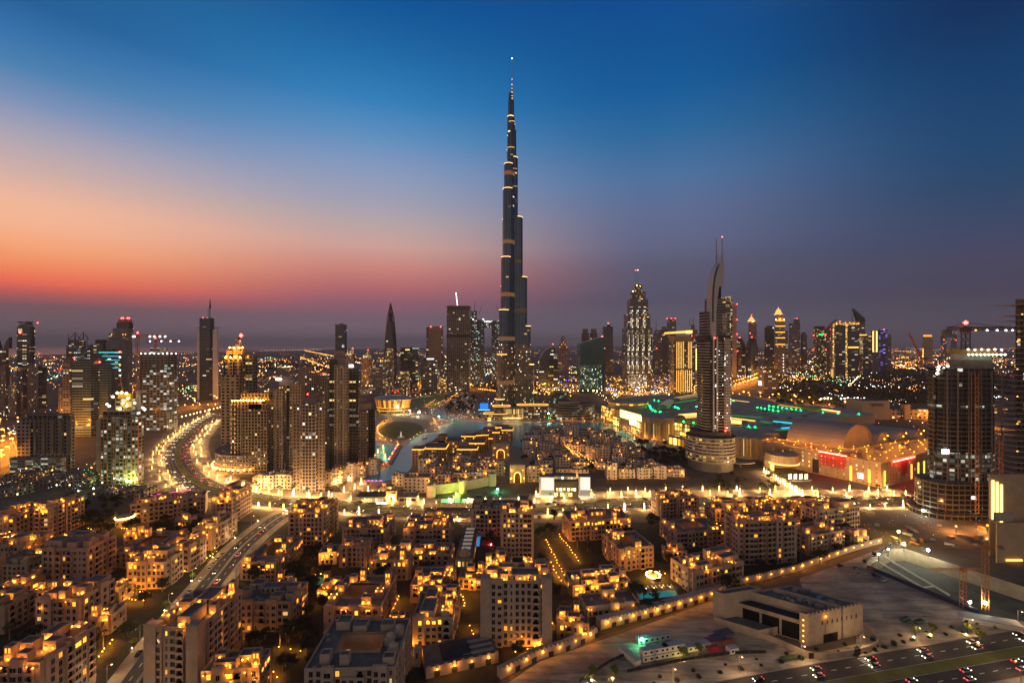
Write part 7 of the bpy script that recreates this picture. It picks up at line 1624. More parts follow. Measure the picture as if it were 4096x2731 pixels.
for q in (((1087, 1254), (1101, 1256), (1124, 1254), (1104, 1226), (1090, 1226)), ((1462, 1380), (1566, 1372), (1556, 1346), (1460, 1352)), ((698, 1346), (748, 1346), (748, 1322), (706, 1320)), ((586, 1526), (612, 1526), (608, 1498), (590, 1498)), ((1036, 1306), (1094, 1306), (1094, 1236), (1040, 1236)), ((1480, 1340), (1520, 1340), (1520, 1312), (1480, 1312)), ((264, 1212), (312, 1212), (312, 1182), (264, 1182)), ((1235, 1225), (1280, 1222), (1345, 1330), (1275, 1345)), ((1040, 1410), (1110, 1410), (1110, 1500), (1050, 1500)), ((900, 1480), (1140, 1480), (1150, 1568), (900, 1568)), ((945, 1545), (975, 1545), (975, 1515), (945, 1515))): FOOT.append([G(*p) for p in q])
sm_ = []
def clear_rect(x, y, w_, d_):
    return all(all(not inside(q, f) for f in FOOT) and not any(inside(q, l) for l in LOTS) and street_d(q, LS) > 19 and street_d(q, BV) > 30 for q in [(x + i * w_ / 2, y + j * d_) for i in (-1, 0, 1) for j in (0, .5, 1)])
for i in range(1500):
    px_, py_ = rng.uniform(-10, 1980), rng.uniform(1205, 1500); p = G(px_, py_); w_, d_ = rng.uniform(10, 17), rng.uniform(9, 14)
    if len(sm_) < 27 and clear_rect(*p, w_, d_) and not any(hypot(p[0] - q[4], p[1] - q[5]) < 22 for q in sm_): sm_.append((px_, py_, w_, d_, p[0], p[1]))
ORDS = 'first second third fourth fifth sixth seventh eighth ninth tenth eleventh twelfth thirteenth fourteenth fifteenth sixteenth seventeenth eighteenth nineteenth twentieth twenty-first twenty-second twenty-third twenty-fourth twenty-fifth twenty-sixth last'.split()
for i, (px_, py_, w_, d_, X_, Y_) in enumerate(sorted(sm_)):
    hw = w_ / 2 / Y_ * F; A_('low garden house tucked between the bigger blocks, %s counted from the west' % ORDS[i], px_ - hw, px_ + hw, py_ - rng.uniform(6.5, 11) / Y_ * F, py_, d_, rng.choice([0, 0, 8, -6]), 300 + i, lamps=rng.randint(2, 6), niche=.5, blocks=1, domes=i % 3 == 0, towers=i % 2, pl=i, name='garden_house', cat='house')
# trees filling the gardens, kept off the footprints, streets and lots
n_tree = 0; tries = 0
ZONES = [((150, 480), (1152, 1235)), ((0, 330), (1225, 1560)), ((560, 760), (1270, 1568)), ((600, 1250), (1215, 1540)), ((1230, 1700), (1190, 1420)), ((1690, 1990), (1200, 1310)), ((330, 600), (1210, 1500))]
while n_tree < 230 and tries < 6000:
    tries += 1; z = ZONES[tries % len(ZONES)]; p = G(rng.uniform(*z[0]), rng.uniform(*z[1]))
    if not free_spot(p) or any(inside(p, l) for l in LOTS) or street_d(p, LS) < 17 or street_d(p, BV) < 26: continue
    if rng.random() < .22: put(gpalms, p, scale=rng.uniform(.8, 1.1))
    else: put(trees, p, scale=rng.uniform(.8, 1.45))
    n_tree += 1
# ---------------------------------------------------------------- beige institute building on the corner lot
A2, B2, C2, D2 = (113, 248), (146, 226), (182, 236), (152, 258)
ib = thing('institute_building', 'beige walled institute with tall dark hall windows and a crenellated roof full of ducts', 'building', (146, 226, 0))
sh = lambda p: (p[0] - 146, p[1] - 226)
lerp = lambda a, b, k: (a[0] + (b[0] - a[0]) * k, a[1] + (b[1] - a[1]) * k)
qd = lambda u0, u1, v0, v1: [sh(lerp(lerp(A2, B2, u), lerp(D2, C2, u), v)) for u, v in ((u0, v0), (u1, v0), (u1, v1), (u0, v1))]
BW = plaster('beige_stone', (.42, .325, .235))
def blockq(name, u0, u1, v0, v1, z0, z1, m=None, roof=None, par=.9):
    p = qd(u0, u1, v0, v1); mb = MB()
    if par: mb.prism(p, z0, z1 - par, 0, cap=False).ring(p, scaled(p, .955), z1 - par, z1, 0, 0).face([(*q, z1 - par - .02) for q in scaled(p, .955)], 1)
    else: mb.prism(p, z0, z1, 0, 1)
    return part(name, mb, [m or BW, roof or M_TROOF], ib)
blockq('main_hall', .14, 1, .32, 1, 0, 15.5); blockq('west_block', .0, .14, -.1, .5, 0, 16.5); blockq('window_front', .14, .9, .12, .32, 0, 10.6, None, None, 0); blockq('corner_tower', .9, 1.0, .05, .34, 0, 15.6); blockq('annex', .10, .62, -.2, .12, 0, 4.2)
for k in range(3):
    p0, p1 = sh(lerp(lerp(A2, B2, .20 + k * .23), lerp(D2, C2, .20 + k * .23), .12)), sh(lerp(lerp(A2, B2, .40 + k * .23), lerp(D2, C2, .40 + k * .23), .12))
    part('hall_window', MB().prism([(p0[0] - .2, p0[1] - .25), (p1[0] - .2, p1[1] - .25), p1, p0], .6, 8.6, 0, 0), M_PANE, ib)
for k in range(11):
    a, b = qd(.16, .88, .12 + .018 * k, .13 + .018 * k)[:2]; part('pergola_slat', MB().tube((*a, 10.9), (*b, 10.9), .14, n=4), M_DARK, ib)
p, q = sh(B2), sh(C2)
for k in range(8):
    m_ = lerp(p, q, .28 + k * .085); ang = atan2(q[1] - p[1], q[0] - p[0]); part('window', WM['window_slim'], None, ib, loc=(m_[0], m_[1], 9.3), rot=ang)
part('gate_opening', MB().box(0, -.1, 0, 9, .3, 4.2), M_PANE, ib, loc=(*lerp(p, q, .42), 0), rot=atan2(q[1] - p[1], q[0] - p[0])); part('wall_lamp', lamp_me, None, ib, loc=(*lerp(p, q, .33), 13), rot=atan2(q[1] - p[1], q[0] - p[0]))
for k in range(5): part('slot_lamp', MB().box(-1.2, .2, 2.5 + k * 2.6, .5, .5, .5, bottom=True), glow('slot_lamp_glow', (1, .42, .06), 5), ib)
for k in range(14):
    m_ = lerp(p, q, .05 + k * .068); part('merlon', MB().box(m_[0], m_[1] + .4, 15.5, 1.3, .6, .8, .28), BW, ib)
for k in range(26):
    u, v = rng.uniform(.2, .95), rng.uniform(.4, .95); m_ = qd(u, u, v, v)[0]; part('roof_unit', MB().box(m_[0], m_[1], 14.6, rng.uniform(1.2, 4.5), rng.uniform(.8, 1.6), rng.uniform(.8, 1.8), -.58 if k % 2 else .3), M_CONC if k % 3 else M_STEEL, ib)
part('roof_partition', MB().prism(qd(.2, .95, .62, .65), 14.5, 16.6, 0, 0), BW, ib)
yw = thing('boundary_wall', 'low beige wall with a dark gate curving round the institute yard', 'wall', (146, 220, 0)); W_ = [(-30, 20), (-14, 9), (-2, -2.4), (18, -.6), (34, 5), (42, 14), (40, 20)]
W_ = smooth(W_, 4); part('wall', MB().prism(W_ + offset(W_, .5)[::-1], 0, 2.8, 0, 0), BW, yw); part('gate', MB().box(-1.6, -2.3, 0, 5, .3, 2.7, .1), M_DARK, yw); part('gate', MB().box(21, -.1, 0, 3.4, .3, 3.2, .25), M_DARK, yw)

# site cabins round a green lit yard
def cabin(label, px, py, L_, rot, h=2.8, col=None, stack=1):
    t = thing('site_cabin', label, 'site cabin', (*G(px, py), 0), rot)
    for k in range(stack):
        part('body', MB().box(0, 0, k * (h + .15), L_, 3.2, h), [M_WHITE, mat('cabin_roof', (.36, .36, .38), .6)], t); part('dark_base_strip', MB().box(0, -.02, k * (h + .15) - .02, L_ + .1, 3.3, .22), M_DARK, t)
        for i in range(int(L_ / 3)): part('window', MB().box(-L_ / 2 + 1.5 + i * 3, -1.65, k * (h + .15) + 1.2, 1.1, .12, .9, bottom=True), M_PANE, t)
    return t
cabin('white site cabin end-on at the west side of the green lit yard', 1446, 1512, 12, R(118)); cabin('long white site cabin along the front of the green lit yard', 1503, 1512, 14, R(14), stack=2); cabin('second white site cabin along the front of the green lit yard', 1545, 1504, 11, R(14), stack=2); cabin('white site cabin standing apart, east of the green lit yard', 1602, 1489, 13, R(15)); cabin('small white hut between the covered stores near the institute wall', 1682, 1497, 5, R(15))
cabin('grey roofed site cabin at the back of the green lit yard', 1500, 1470, 18, R(14)); flood('green floodlight in the yard between the site cabins', 1475, 1484, 3.2, glow('teal_flood', (.15, 1, .55), 26), .55)
for i, (x, y, c, w_, d_) in enumerate(((1640, 1500, (.4, .02, .03), 7, 5), (1668, 1484, (.25, .06, .03), 9, 4), (1650, 1474, (.05, .06, .09), 8, 6), (1634, 1478, (.16, .04, .12), 6, 4), (1662, 1462, (.06, .07, .1), 10, 5))):
    t = thing('canopy_tent', '%s stores canopy in the compound beside the institute' % ('bright red', 'rust brown', 'slate blue', 'dull purple', 'large dark grey')[i], 'canopy', (*G(x, y), 0), .3); part('roof', MB().prism(rect(0, 0, w_, d_), 2.6, 3.4, 0, 0, pts2=rect(0, 0, w_ * .7, .3)), mat('canvas', c, .85), t)
    for q in rect(0, 0, w_ * .9, d_ * .9): part('post', MB().tube((*q, 0), (*q, 2.7), .07, n=5), M_STEEL, t)
yf = thing('fence', 'thin dark fence along the front of the site cabin compound', 'fence', (0, 0, 0)); FP = [G(*p) for p in ((1330, 1568), (1400, 1522), (1450, 1500))] ; FP2 = [G(*p) for p in ((1440, 1545), (1560, 1520), (1680, 1502), (1760, 1500))]
for P in (FP, FP2):
    part('panel', MB().prism(P + offset(P, .1)[::-1], .2, 1.7, 0, 0), M_DARK, yf)
    for p, a in along(P, 4, 0): part('post', MB().tube((*p, 0), (*p, 1.9), .07, n=4), M_STEEL, yf)
ug = thing('planter', 'clipped green hedge bed with a stone rim at the roadside', 'planter', (*G(1812, 1514), 0), .2); part('rim', MB().prism(rrect(0, 0, 9, 3.2, .8), 0, .4, 0, 0), M_KERB, ug); part('hedge', MB().prism(rrect(0, 0, 8.4, 2.6, .7), .4, 1.3, 0, 0), mat('hedge', (.05, .08, .02), .95, 0, .4, .9), ug)

for i, (x, y) in enumerate(((2078, 1424), (2110, 1430))):
    t = thing('skip', 'dark green waste skip on the sandy lot, %s of two' % ('western', 'eastern')[i], 'skip', (*G(x, y), 0), .3); part('body', MB().prism(rect(0, 0, 5, 2.2), 0, 1.5, 0, 1, pts2=rect(0, 0, 6.2, 2.4)), [mat('skip_green', (.02, .09, .05), .6), M_DARK], t); part('rim', MB().ring(rect(0, 0, 6.4, 2.6), rect(0, 0, 6, 2.2), 1.5, 1.65), M_STEEL, t)
LSH = ('dark rounded shrub in a planting pit on the sandy verge', 'shrubs on the sandy verge'); sh1 = thing('shrub', LSH[0], 'shrub', (0, 0, 0), 0, LSH[1]); rr = random.Random(3); fl_ = MB()
for i in range(150):
    u = Vector((rr.gauss(0, 1), rr.gauss(0, 1), abs(rr.gauss(0, 1)))).normalized() * rr.uniform(.5, 1.15); c = Vector((u.x, u.y, u.z * .9 + .2)); a = Vector((rr.gauss(0, 1), rr.gauss(0, 1), rr.gauss(0, 1))).normalized() * .24; b = a.cross(u).normalized() * .2
    fl_.face([tuple(c - a), tuple(c - b), tuple(c + a), tuple(c + b)])
part('foliage', fl_, M_LEAF, sh1); part('stem', MB().tube((0, 0, 0), (0, 0, .7), .08, n=5), M_BARK, sh1)
for p, a in along(RB, 11, 4.5, 4): put([sh1], p, scale=rng.uniform(.7, 1.4))
for p, a in along(RB, 17, 8.5, 9): put([sh1], p, scale=rng.uniform(.6, 1.2))
for i in range(7): put([sh1], G(1965 + i * 22, 1505 - i * 6), scale=rng.uniform(.8, 1.5))
# ---------------------------------------------------------------- the excavation
PIT = [(238, 307), (276, 333), (289, 335), (331, 256), (318, 236), (262, 251)]
pw = MB(); Z0 = -9
for i in range(len(PIT)):
    a, b = PIT[i], PIT[(i + 1) % len(PIT)]; l = hypot(b[0] - a[0], b[1] - a[1]); pw.face([(*b, Z0), (*a, Z0), (*a, .02), (*b, .02)], 0, [(0, Z0), (l, Z0), (l, 0), (0, 0)])
struct('pit_wall', pw, mat('shoring_concrete', (.40, .33, .22), .9, 0, .3, .15)); struct('pit_floor', MB().face([(*p, Z0) for p in PIT[::-1]][::-1]), mat('pit_earth', (.07, .07, .06), .95, 0, .5, .08))
hp = thing('hoarding', 'dark blue site hoarding along the near rim of the excavation', 'fence', (238, 305, 0)); HP = [(0, 0), (10, -24), (22, -52)]
part('panel', MB().prism(HP + offset(HP, .3)[::-1], 0, 2.4, 0, 0), mat('hoarding_blue', (.02, .03, .09), .6), hp)
for p, a in along(HP, 5, .4): part('post', MB().box(*p, 0, .2, .2, 2.6), M_STEEL, hp)
for i, (x, y, lab) in enumerate(((2076, 1266, 'white floodlight on the far northern rim of the excavation'), (2132, 1281, 'white floodlight on the eastern rim of the excavation'), (2040, 1278, 'small floodlight at the western rim of the excavation'), (2018, 1290, 'low floodlight at the ramp head of the excavation'))): flood(lab, x, y, 5, glow('site_flood', (1, .96, .72), 45 if i < 2 else 22), .8 if i < 2 else .5)
flood('white floodlight at the foot of the crane beside the excavation', 2263, 1402, 4, bpy.data.materials['site_flood'], .7); flood('white floodlight by the huts at the lower rim of the excavation', 2228, 1396, 3, bpy.data.materials['site_flood'], .6)
flood('bright yellow floodlight at the junction between houses and excavation', 2064, 1240, 6, glow('amber_flood', (1, .6, .05), 50), .9); flood('white floodlight on the ground left of the huge unfinished tower', 2120, 1186, 5, bpy.data.materials['site_flood'], .7)
br = thing('strut', 'two white steel raking struts leaning into the excavation', 'steel strut', (262, 305, 0)); 
for k in (0, 1): part('beam', MB().tube((-10 + k * 10, 14 + k * 2, .6), (6 + k * 9, -20 + k * 3, Z0 + .5), .7, n=6), mat('white_steel', (.6, .58, .5), .5), br)
part('cross_beam', MB().tube((-10, 14, .6), (0, 16, .6), .5, n=6).tube((2, -12, -6.5), (12, -10, -6.5), .5, n=6), bpy.data.materials['white_steel'], br)
def site_crane(label, px, by, ty, jib, zb=0):
    Y = gy(by); t = thing('tower_crane', label, 'crane', (XX(px, Y), Y, zb)); h = ZZ(ty, Y); mb = MB()
    for sx_, sy_ in ((-1, -1), (1, -1), (1, 1), (-1, 1)): mb.tube((sx_, sy_, 0), (sx_, sy_, h), .22, n=4)
    for i in range(int(h / 2)):
        s_ = 1 if i % 2 else -1
        for y_ in (-1, 1): mb.tube((-s_, y_, 2 * i), (s_, y_, 2 * i + 2), .13, n=4)
    part('mast', mb, M_RUST, t); j = MB()
    for y_, z_ in ((-.6, 0), (.6, 0), (0, 1)): j.tube((jib[0], y_, h + z_), (jib[1], y_, h + z_), .16, n=4)
    for i in range(int((jib[1] - jib[0]) / 2)): j.tube((jib[0] + 2 * i, -.6, h), (jib[0] + 2 * i + 1, 0, h + 1), .1, n=4); j.tube((jib[0] + 2 * i + 1, 0, h + 1), (jib[0] + 2 * i + 2, .6, h), .1, n=4)
    part('jib', j, M_RUST, t); part('cab', MB().box(0, 0, h - .8, 2.4, 2.4, 2, bottom=True), M_RUST, t); part('ballast', MB().box(jib[1], 0, h - 1.2, 2, 1.4, 1.8, bottom=True), M_CONCD, t)
site_crane('taller orange crane standing in the excavation', 2263, 1400, 1256, (-26, 9)); site_crane('shorter orange crane standing in the excavation', 2212, 1394, 1308, (-18, 10))
sh_ = thing('site_shed', 'long grey roofed shed at the lower rim of the excavation', 'shed', (*G(2272, 1432), 0), -.38); part('body', MB().box(0, 0, 0, 24, 6, 2.6), [M_WHITE, mat('grey_sheet_roof', (.33, .34, .33), .6)], sh_); part('roof', MB().prism(rect(0, 0, 25, 7), 2.7, 3.0, 0, 0, bottom=True), mat('grey_sheet_roof', (.33, .34, .33), .6), sh_)
for i, (x, y) in enumerate(((2196, 1224), (2268, 1222))):
    fo = flood('orange work floodlight at the foot of the huge unfinished tower, by its %s hoist' % ('taller', 'shorter')[i], x, y, 5, glow('orange_flood', (1, .40, .05), 4.9), .8); lamp_light(fo, (0, 1.2, 6.5), (1, .42, .1), 22000)
# scattered plant round the unfinished tower
for i in range(26):
    x, y = rng.uniform(2010, 2330), rng.uniform(1205, 1262); p = G(x, y)
    if inside(p, PIT): continue
    t = thing('material_stack', 'bundle of building material on the ground around the huge unfinished tower', 'material stack', (*p, 0), rng.uniform(0, 3), 'material stacks round the unfinished tower')
    part('bundle', MB().box(0, 0, 0, rng.uniform(2, 6), rng.uniform(1.5, 3), rng.uniform(.8, 2.4)), rng.choice([M_CONC, M_RUST, M_WHITE, M_STEEL]), t); part('pallet', MB().box(0, 0, 0, 2.6, 3.2, .2), M_WOOD, t)
# ---------------------------------------------------------------- houses of the old town by the lake
def town_house(label, a, b, ty, by, seed, group=None, lit=.12, lamps=2, pl=None, d=None, rot=0, name='town_house', cat='house', lampm=None):
    r = random.Random(seed); Y = gy(by); w_ = (b - a) / F * Y; h = max(5, ZZ(ty, Y)); d = d or w_ * r.uniform(.7, 1.0); c = r.choice(((.62, .49, .38), (.55, .42, .31), (.66, .55, .45))) if pl is None else pl
    t = thing(name, label, cat, (XX((a + b) / 2, Y), Y, 0), rot, group); m = facade(wall=c, glass=(.015, .013, .012), cw=4.4, ch=3.5, ww=.36, wh=.48, lit=lit, warm=(1, .48, .08), cool=(1, .65, .25), e=1.3, seed=seed)
    part('wall', MB().prism(rect(0, d / 2, w_, d), 0, h - .8, 0, cap=False).ring(rect(0, d / 2, w_, d), rect(0, d / 2, w_ - .7, d - .7), h - .8, h, 0, 1), [m, M_PARA], t); part('roof', MB().face([(*q, h - .8) for q in rect(0, d / 2, w_ - .7, d - .7)]), M_TROOF, t)
    wx = r.choice([-1, 1]); part('wing', MB().box(wx * w_ * .22, d * .12, 0, w_ * .42, d * .4, h - r.choice([3.2, -2.6, -.9])), [m, M_TROOF], t)
    part('roof_block', MB().box(-wx * w_ * .2, d * .6, h - .8, w_ * .3, d * .3, r.uniform(2.6, 3.8)), [m, M_TROOF], t)
    if r.random() < .4: part('dome', MB().lathe(wx * w_ * .25, d * .65, [(x, z + h - .8) for x, z in dome_me(1.5)], 12), PL[2], t, smooth=True)
    for k in range(lamps): part('wall_lamp', lampm or lamp_me, None, t, loc=(r.uniform(-w_ / 2, w_ / 2), -.1, h * r.uniform(.35, .9)))
    for k in range(max(1, lamps // 2)): part('roof_lamp', lamp_me2, None, t, loc=(r.uniform(-w_ / 3, w_ / 3), d * r.uniform(.2, .5), h + r.uniform(0, 1)))
    FOOT.append(rect(XX((a + b) / 2, Y), Y + d / 2, w_, d)); return t
ORD = ['first', 'second', 'third', 'fourth', 'fifth', 'sixth', 'seventh', 'eighth', 'ninth', 'tenth', 'eleventh', 'twelfth', 'thirteenth', 'fourteenth', 'fifteenth', 'sixteenth']
ROWS = [('nearest the lake', 1004, 1226, 1392, 16), ('second behind the lake', 1020, 1206, 1420, 15), ('third behind the lake', 1037, 1200, 1452, 15), ('amid the old town', 1055, 1204, 1478, 17), ('second behind the boulevard', 1075, 1230, 1520, 18), ('behind the boulevard gardens', 1097, 1376, 1572, 20)]
sd = 200
for rn_, by, xa, xb, hh in ROWS:
    x = xa; k = 0
    while x < xb - 14:
        wd = rng.uniform(24, 40); gapc = 1300 + (by - 1030) * 1.25
        if abs((x + wd / 2) - gapc) < 16 and by > 1025: x += 18; continue
        town_house('sand town house, %s from the west in the row %s' % (ORD[min(k, 15)], rn_), x, x + wd, by - hh - rng.choice((-4, 0, 2, 6, 10)), by + rng.uniform(-3, 3), sd, lamps=rng.choice([0, 1, 1, 2]), lit=rng.uniform(.03, .14)); sd += 1; k += 1; x += wd + rng.uniform(1, 7)
posts([(1298, 1026), (1330, 1052), (1352, 1070)], 5, 'w', 2.0, .4, 'amber lamp post along the lit garden street of the old town', 'lamps of the old town garden street'); posts([(1304, 1024), (1342, 1052), (1364, 1068)], 5, 'w', 2.0, .4, 'amber lamp post along the lit garden street of the old town', 'lamps of the old town garden street')
gs_ = thing('garden_channel', 'chain of small lit pools down the middle of the old town garden street', 'water channel', (*G(1328, 1048), 0)); 
for k in range(5):
    q = G(1306 + k * 11, 1030 + k * 9); o_ = gs_.location; part('basin', MB().box(q[0] - o_.x, q[1] - o_.y, 0, 5, 7, .3), [M_PARA, glow('basin_glow', (.9, .55, .12), .5)], gs_)
# market quarter on the lake spit: eaves with amber light
AME = glow('amber_eave', (1, .40, .03), 4)
def souk(label, a, b, ty, by, eave=True, d=None, rot=0, seed=0, hip=True, name='market_building', cat='building'):
    Y = gy(by); w_ = (b - a) / F * Y; h = ZZ(ty, Y); d = d or w_ * .7; t = thing(name, label, cat, (XX((a + b) / 2, Y), Y, 0), rot)
    m = facade(wall=(.42, .28, .17), glass=(.03, .02, .012), cw=3.4, ch=3.6, ww=.45, wh=.55, lit=.2, warm=(1, .46, .07), cool=(1, .6, .18), e=1.2, seed=seed + 300)
    part('wall', MB().prism(rect(0, d / 2, w_, d), 0, h, 0, 1), [m, M_TROOF], t)
    if eave: part('lit_eave', MB().ring(rect(0, d / 2, w_ + .9, d + .9), rect(0, d / 2, w_ + .3, d + .3), h - 1.5, h - .8), AME, t)
    if hip: part('roof', MB().prism(rect(0, d / 2, w_ + 2.4, d + 2.4), h, h + 1.8, 0, 0, pts2=rect(0, d / 2, w_ * .55, d * .5), bottom=True), mat('tile_roof', (.16, .12, .10), .85, 0, .2, .3), t)
    else: part('parapet', MB().ring(rect(0, d / 2, w_ + .4, d + .4), rect(0, d / 2, w_ - .4, d - .4), h, h + .9), PL[2], t)
    FOOT.append(rect(XX((a + b) / 2, Y), Y + d / 2, w_, d)); return t
for i, q in enumerate((('square corner tower with a glowing amber eave at the lake bend', 947, 972, 1030, 1072, True, 14), ('long wing running back from the lake corner tower, edged with amber light', 972, 1024, 1028, 1058, True, 26), ('tall block with a dark hipped roof behind the long amber wing', 998, 1056, 1012, 1046, False, 22), ('small pavilion roof on top of the tall hipped block', 1006, 1026, 1000, 1046, False, 8),
    ('market hall with a blazing amber eave before the two lantern towers', 1078, 1112, 1016, 1040, True, 20), ('west lantern tower of the market, glowing under its roof', 1106, 1121, 997, 1032, True, 9), ('east lantern tower of the market, taller and glowing under its roof', 1132, 1147, 991, 1028, True, 9), ('market wing linking the two lantern towers', 1118, 1148, 1005, 1026, True, 22),
    ('low lit market row on the lake side, west part', 1060, 1092, 1000, 1014, True, 12), ('low lit market row on the lake side, east part', 1082, 1110, 998, 1010, True, 10), ('dark hat roofed block at the tip of the market spit', 1110, 1136, 985, 1006, False, 18), ('bright eaved block at the tip of the market spit', 1138, 1168, 980, 1004, True, 18), ('rounded terrace house with amber lamps at the east end of the market', 1152, 1178, 986, 1012, True, 22),
    ('flat roofed market wing with a long amber gutter light', 1050, 1096, 1030, 1052, True, 16))): souk(q[0], q[1], q[2], q[3], q[4], q[5], q[6], 0, i, i not in (1, 12, 13))
def arch_gate(label, a, b, ty, by, glowm, seed=0):
    Y = gy(by); w_ = (b - a) / F * Y; h = ZZ(ty, Y); t = thing('gateway', label, 'gate', (XX((a + b) / 2, Y), Y, 0)); aw, ah = w_ * .22, h * .62; wl = PL[2]
    for s_ in (-1, 1): part('pier', MB().box(s_ * (w_ / 2 + aw) / 2, 2, 0, w_ / 2 - aw, 6, h), [wl, M_TROOF], t)
    pts = [(aw * cos(pi * i / 10) * 1.0, ah * .55 + ah * .45 * (sin(pi * i / 10) ** .8)) for i in range(11)]
    sp = MB(); top = [(aw, h), (-aw, h)]
    P = pts + [(-aw, h), (aw, h)]
    sp.face([(x, -.95, z) for x, z in P][::-1]); sp.face([(-aw, -.95, h), (aw, -.95, h), (aw, 5, h), (-aw, 5, h)])
    for (x0_, z0_), (x1_, z1_) in zip(pts, pts[1:]): sp.face([(x0_, -.95, z0_), (x1_, -.95, z1_), (x1_, 5, z1_), (x0_, 5, z0_)])
    part('arch_wall', sp, wl, t); ab = MB()
    for (x0_, z0_), (x1_, z1_) in zip(pts, pts[1:]): ab.tube((x0_ * .97, -1.1, z0_ - .2), (x1_ * .97, -1.1, z1_ - .2), .42, n=5)
    for s_ in (-1, 1): ab.tube((s_ * aw * .97, -1.1, .5), (s_ * aw * .97, -1.1, ah * .55), .3, n=5)
    part('arch_light', ab, glowm, t); part('back_wall', MB().box(0, 4.6, 0, aw * 2, .4, ah), facade(wall=(.3, .1, .04), glass=(.4, .05, .03), cw=2, ch=3, ww=.3, wh=.7, lit=.6, warm=(1, .1, .05), cool=(1, .5, .1), e=1, seed=seed), t)
    part('parapet', MB().ring(rect(0, 2, w_ + .5, 6.5), rect(0, 2, w_ - .4, 5.4), h, h + .8), wl, t)
    for s_ in (-1, 1): part('wall_lamp', lamp_me, None, t, loc=(s_ * w_ * .42, -1, h * .25)); part('wall_lamp', lamp_me, None, t, loc=(s_ * w_ * .36, -1, h * .72))
    FOOT.append(rect(XX((a + b) / 2, Y), Y + 2, w_, 8)); return t
arch_gate('pointed arch gateway glowing amber in the market quarter by the lake', 1130, 1170, 1019, 1052, glow('arch_glow', (1, .42, .04), 4.5)); arch_gate('tall arched gatehouse with a golden outline facing the boulevard', 1171, 1206, 1068, 1108, glow('arch_glow_pale', (1, .48, .07), 4.5), 5)
wh_ = [0]
def wallhouse(lab, *a, **k): return town_house(lab, *a, **k)
wallhouse('white house with two rows of lit windows right of the tall gatehouse', 1208, 1270, 1074, 1106, 401, lit=.5, lamps=3, d=12); wallhouse('arched garden house behind the white showroom', 1278, 1352, 1078, 1106, 402, lit=.08, lamps=2, d=12); wallhouse('four-storey house with arched windows at the bend of the lake', 927, 986, 1096, 1130, 403, lit=.1, lamps=1, d=16)
for i, (a, b, ty, by) in enumerate(((1003, 1040, 1090, 1120), (1040, 1076, 1086, 1117), (1076, 1110, 1084, 1114), (1106, 1138, 1078, 1110), (1020, 1056, 1070, 1096), (1060, 1094, 1062, 1090), (980, 1016, 1072, 1100), (1092, 1130, 1058, 1082), (1040, 1080, 1046, 1070), (960, 1000, 1052, 1084), (1128, 1160, 1062, 1092), (900, 930, 1092, 1116), (870, 900, 1118, 1138))):
    wallhouse('%s terrace house from the west of the cluster between fort wall and market' % ORD[i], a, b, ty, by, 410 + i, lit=.14, lamps=2)
# fort wall with round towers, washed green
fw = thing('fort_wall', 'old style fort wall with three round crenellated towers washed in green light', 'wall', (*G(1060, 1140), 0)); ox_, oy_ = G(1060, 1140)
FWP = [(990, 1136), (1030, 1132), (1066, 1126), (1100, 1120), (1134, 1112)]; P = [(x - ox_, y - oy_) for x, y in (G(*q) for q in FWP)]
part('wall', MB().prism(P + offset(P, 2.5)[::-1], 0, 9.5, 0, 1), [PL[2], M_PARA], fw)
for k, (q, hh) in enumerate((((990, 1140), 12), ((1062, 1130), 12.5), ((1130, 1114), 12))):
    x, y = G(*q); b = MB().prism(ell(x - ox_, y - oy_, 4.6, 4.6, 20), 0, hh, 0, 1)
    for i in range(10): a = 2 * pi * i / 10; b.box(x - ox_ + 4.2 * cos(a), y - oy_ + 4.2 * sin(a), hh, 1.3, .7, 1.1, a + pi / 2, 0, 0)
    part('round_tower', b, [PL[2], M_PARA], fw)
flood('yellow-green floodlight at the foot of the middle fort tower', 1048, 1140, 2, glow('lime_flood', (.6, 1, .12), 90), .8); flood('small green floodlight at the east end of the fort wall', 1143, 1130, 2.5, bpy.data.materials['green_flood'], .7)
hb = thing('hoarding', 'teal lit site hoarding with white panels before the fort wall', 'fence', (*G(1076, 1154), 0)); hY = gy(1154)
for i in range(8): part('panel', MB().box(XX(1020 + i * 15.5, hY) - XX(1076, hY), 0, 0, 5.6, .2, 3.6 + (i % 3) * .5, 0, 0, 0), (mat('teal_panel', (.1, .42, .36), .6), M_WHITE)[i % 3 == 1], hb)
for i in range(3): part('lamp', MB().lathe(0, 0, [(0, 4.6), (.35, 4.95), (0, 5.3)], 6), glow('teal_lamp', (.3, 1, .75), 30), hb, loc=(-18 + i * 18, -2.5, 0))
lw_ = thing('boundary_wall', 'low sand-coloured wall with small openings along the boulevard pavement', 'wall', (*G(1036, 1164), 0)); lY = gy(1164); part('wall', MB().box(0, 0, 0, XX(1100, lY) - XX(975, lY), 1, 3.4), [PL[2], M_PARA], lw_)
for i in range(9): part('opening', MB().box(-21 + i * 5.2, -.52, 1.8, .7, .1, .8, bottom=True), M_PANE, lw_)
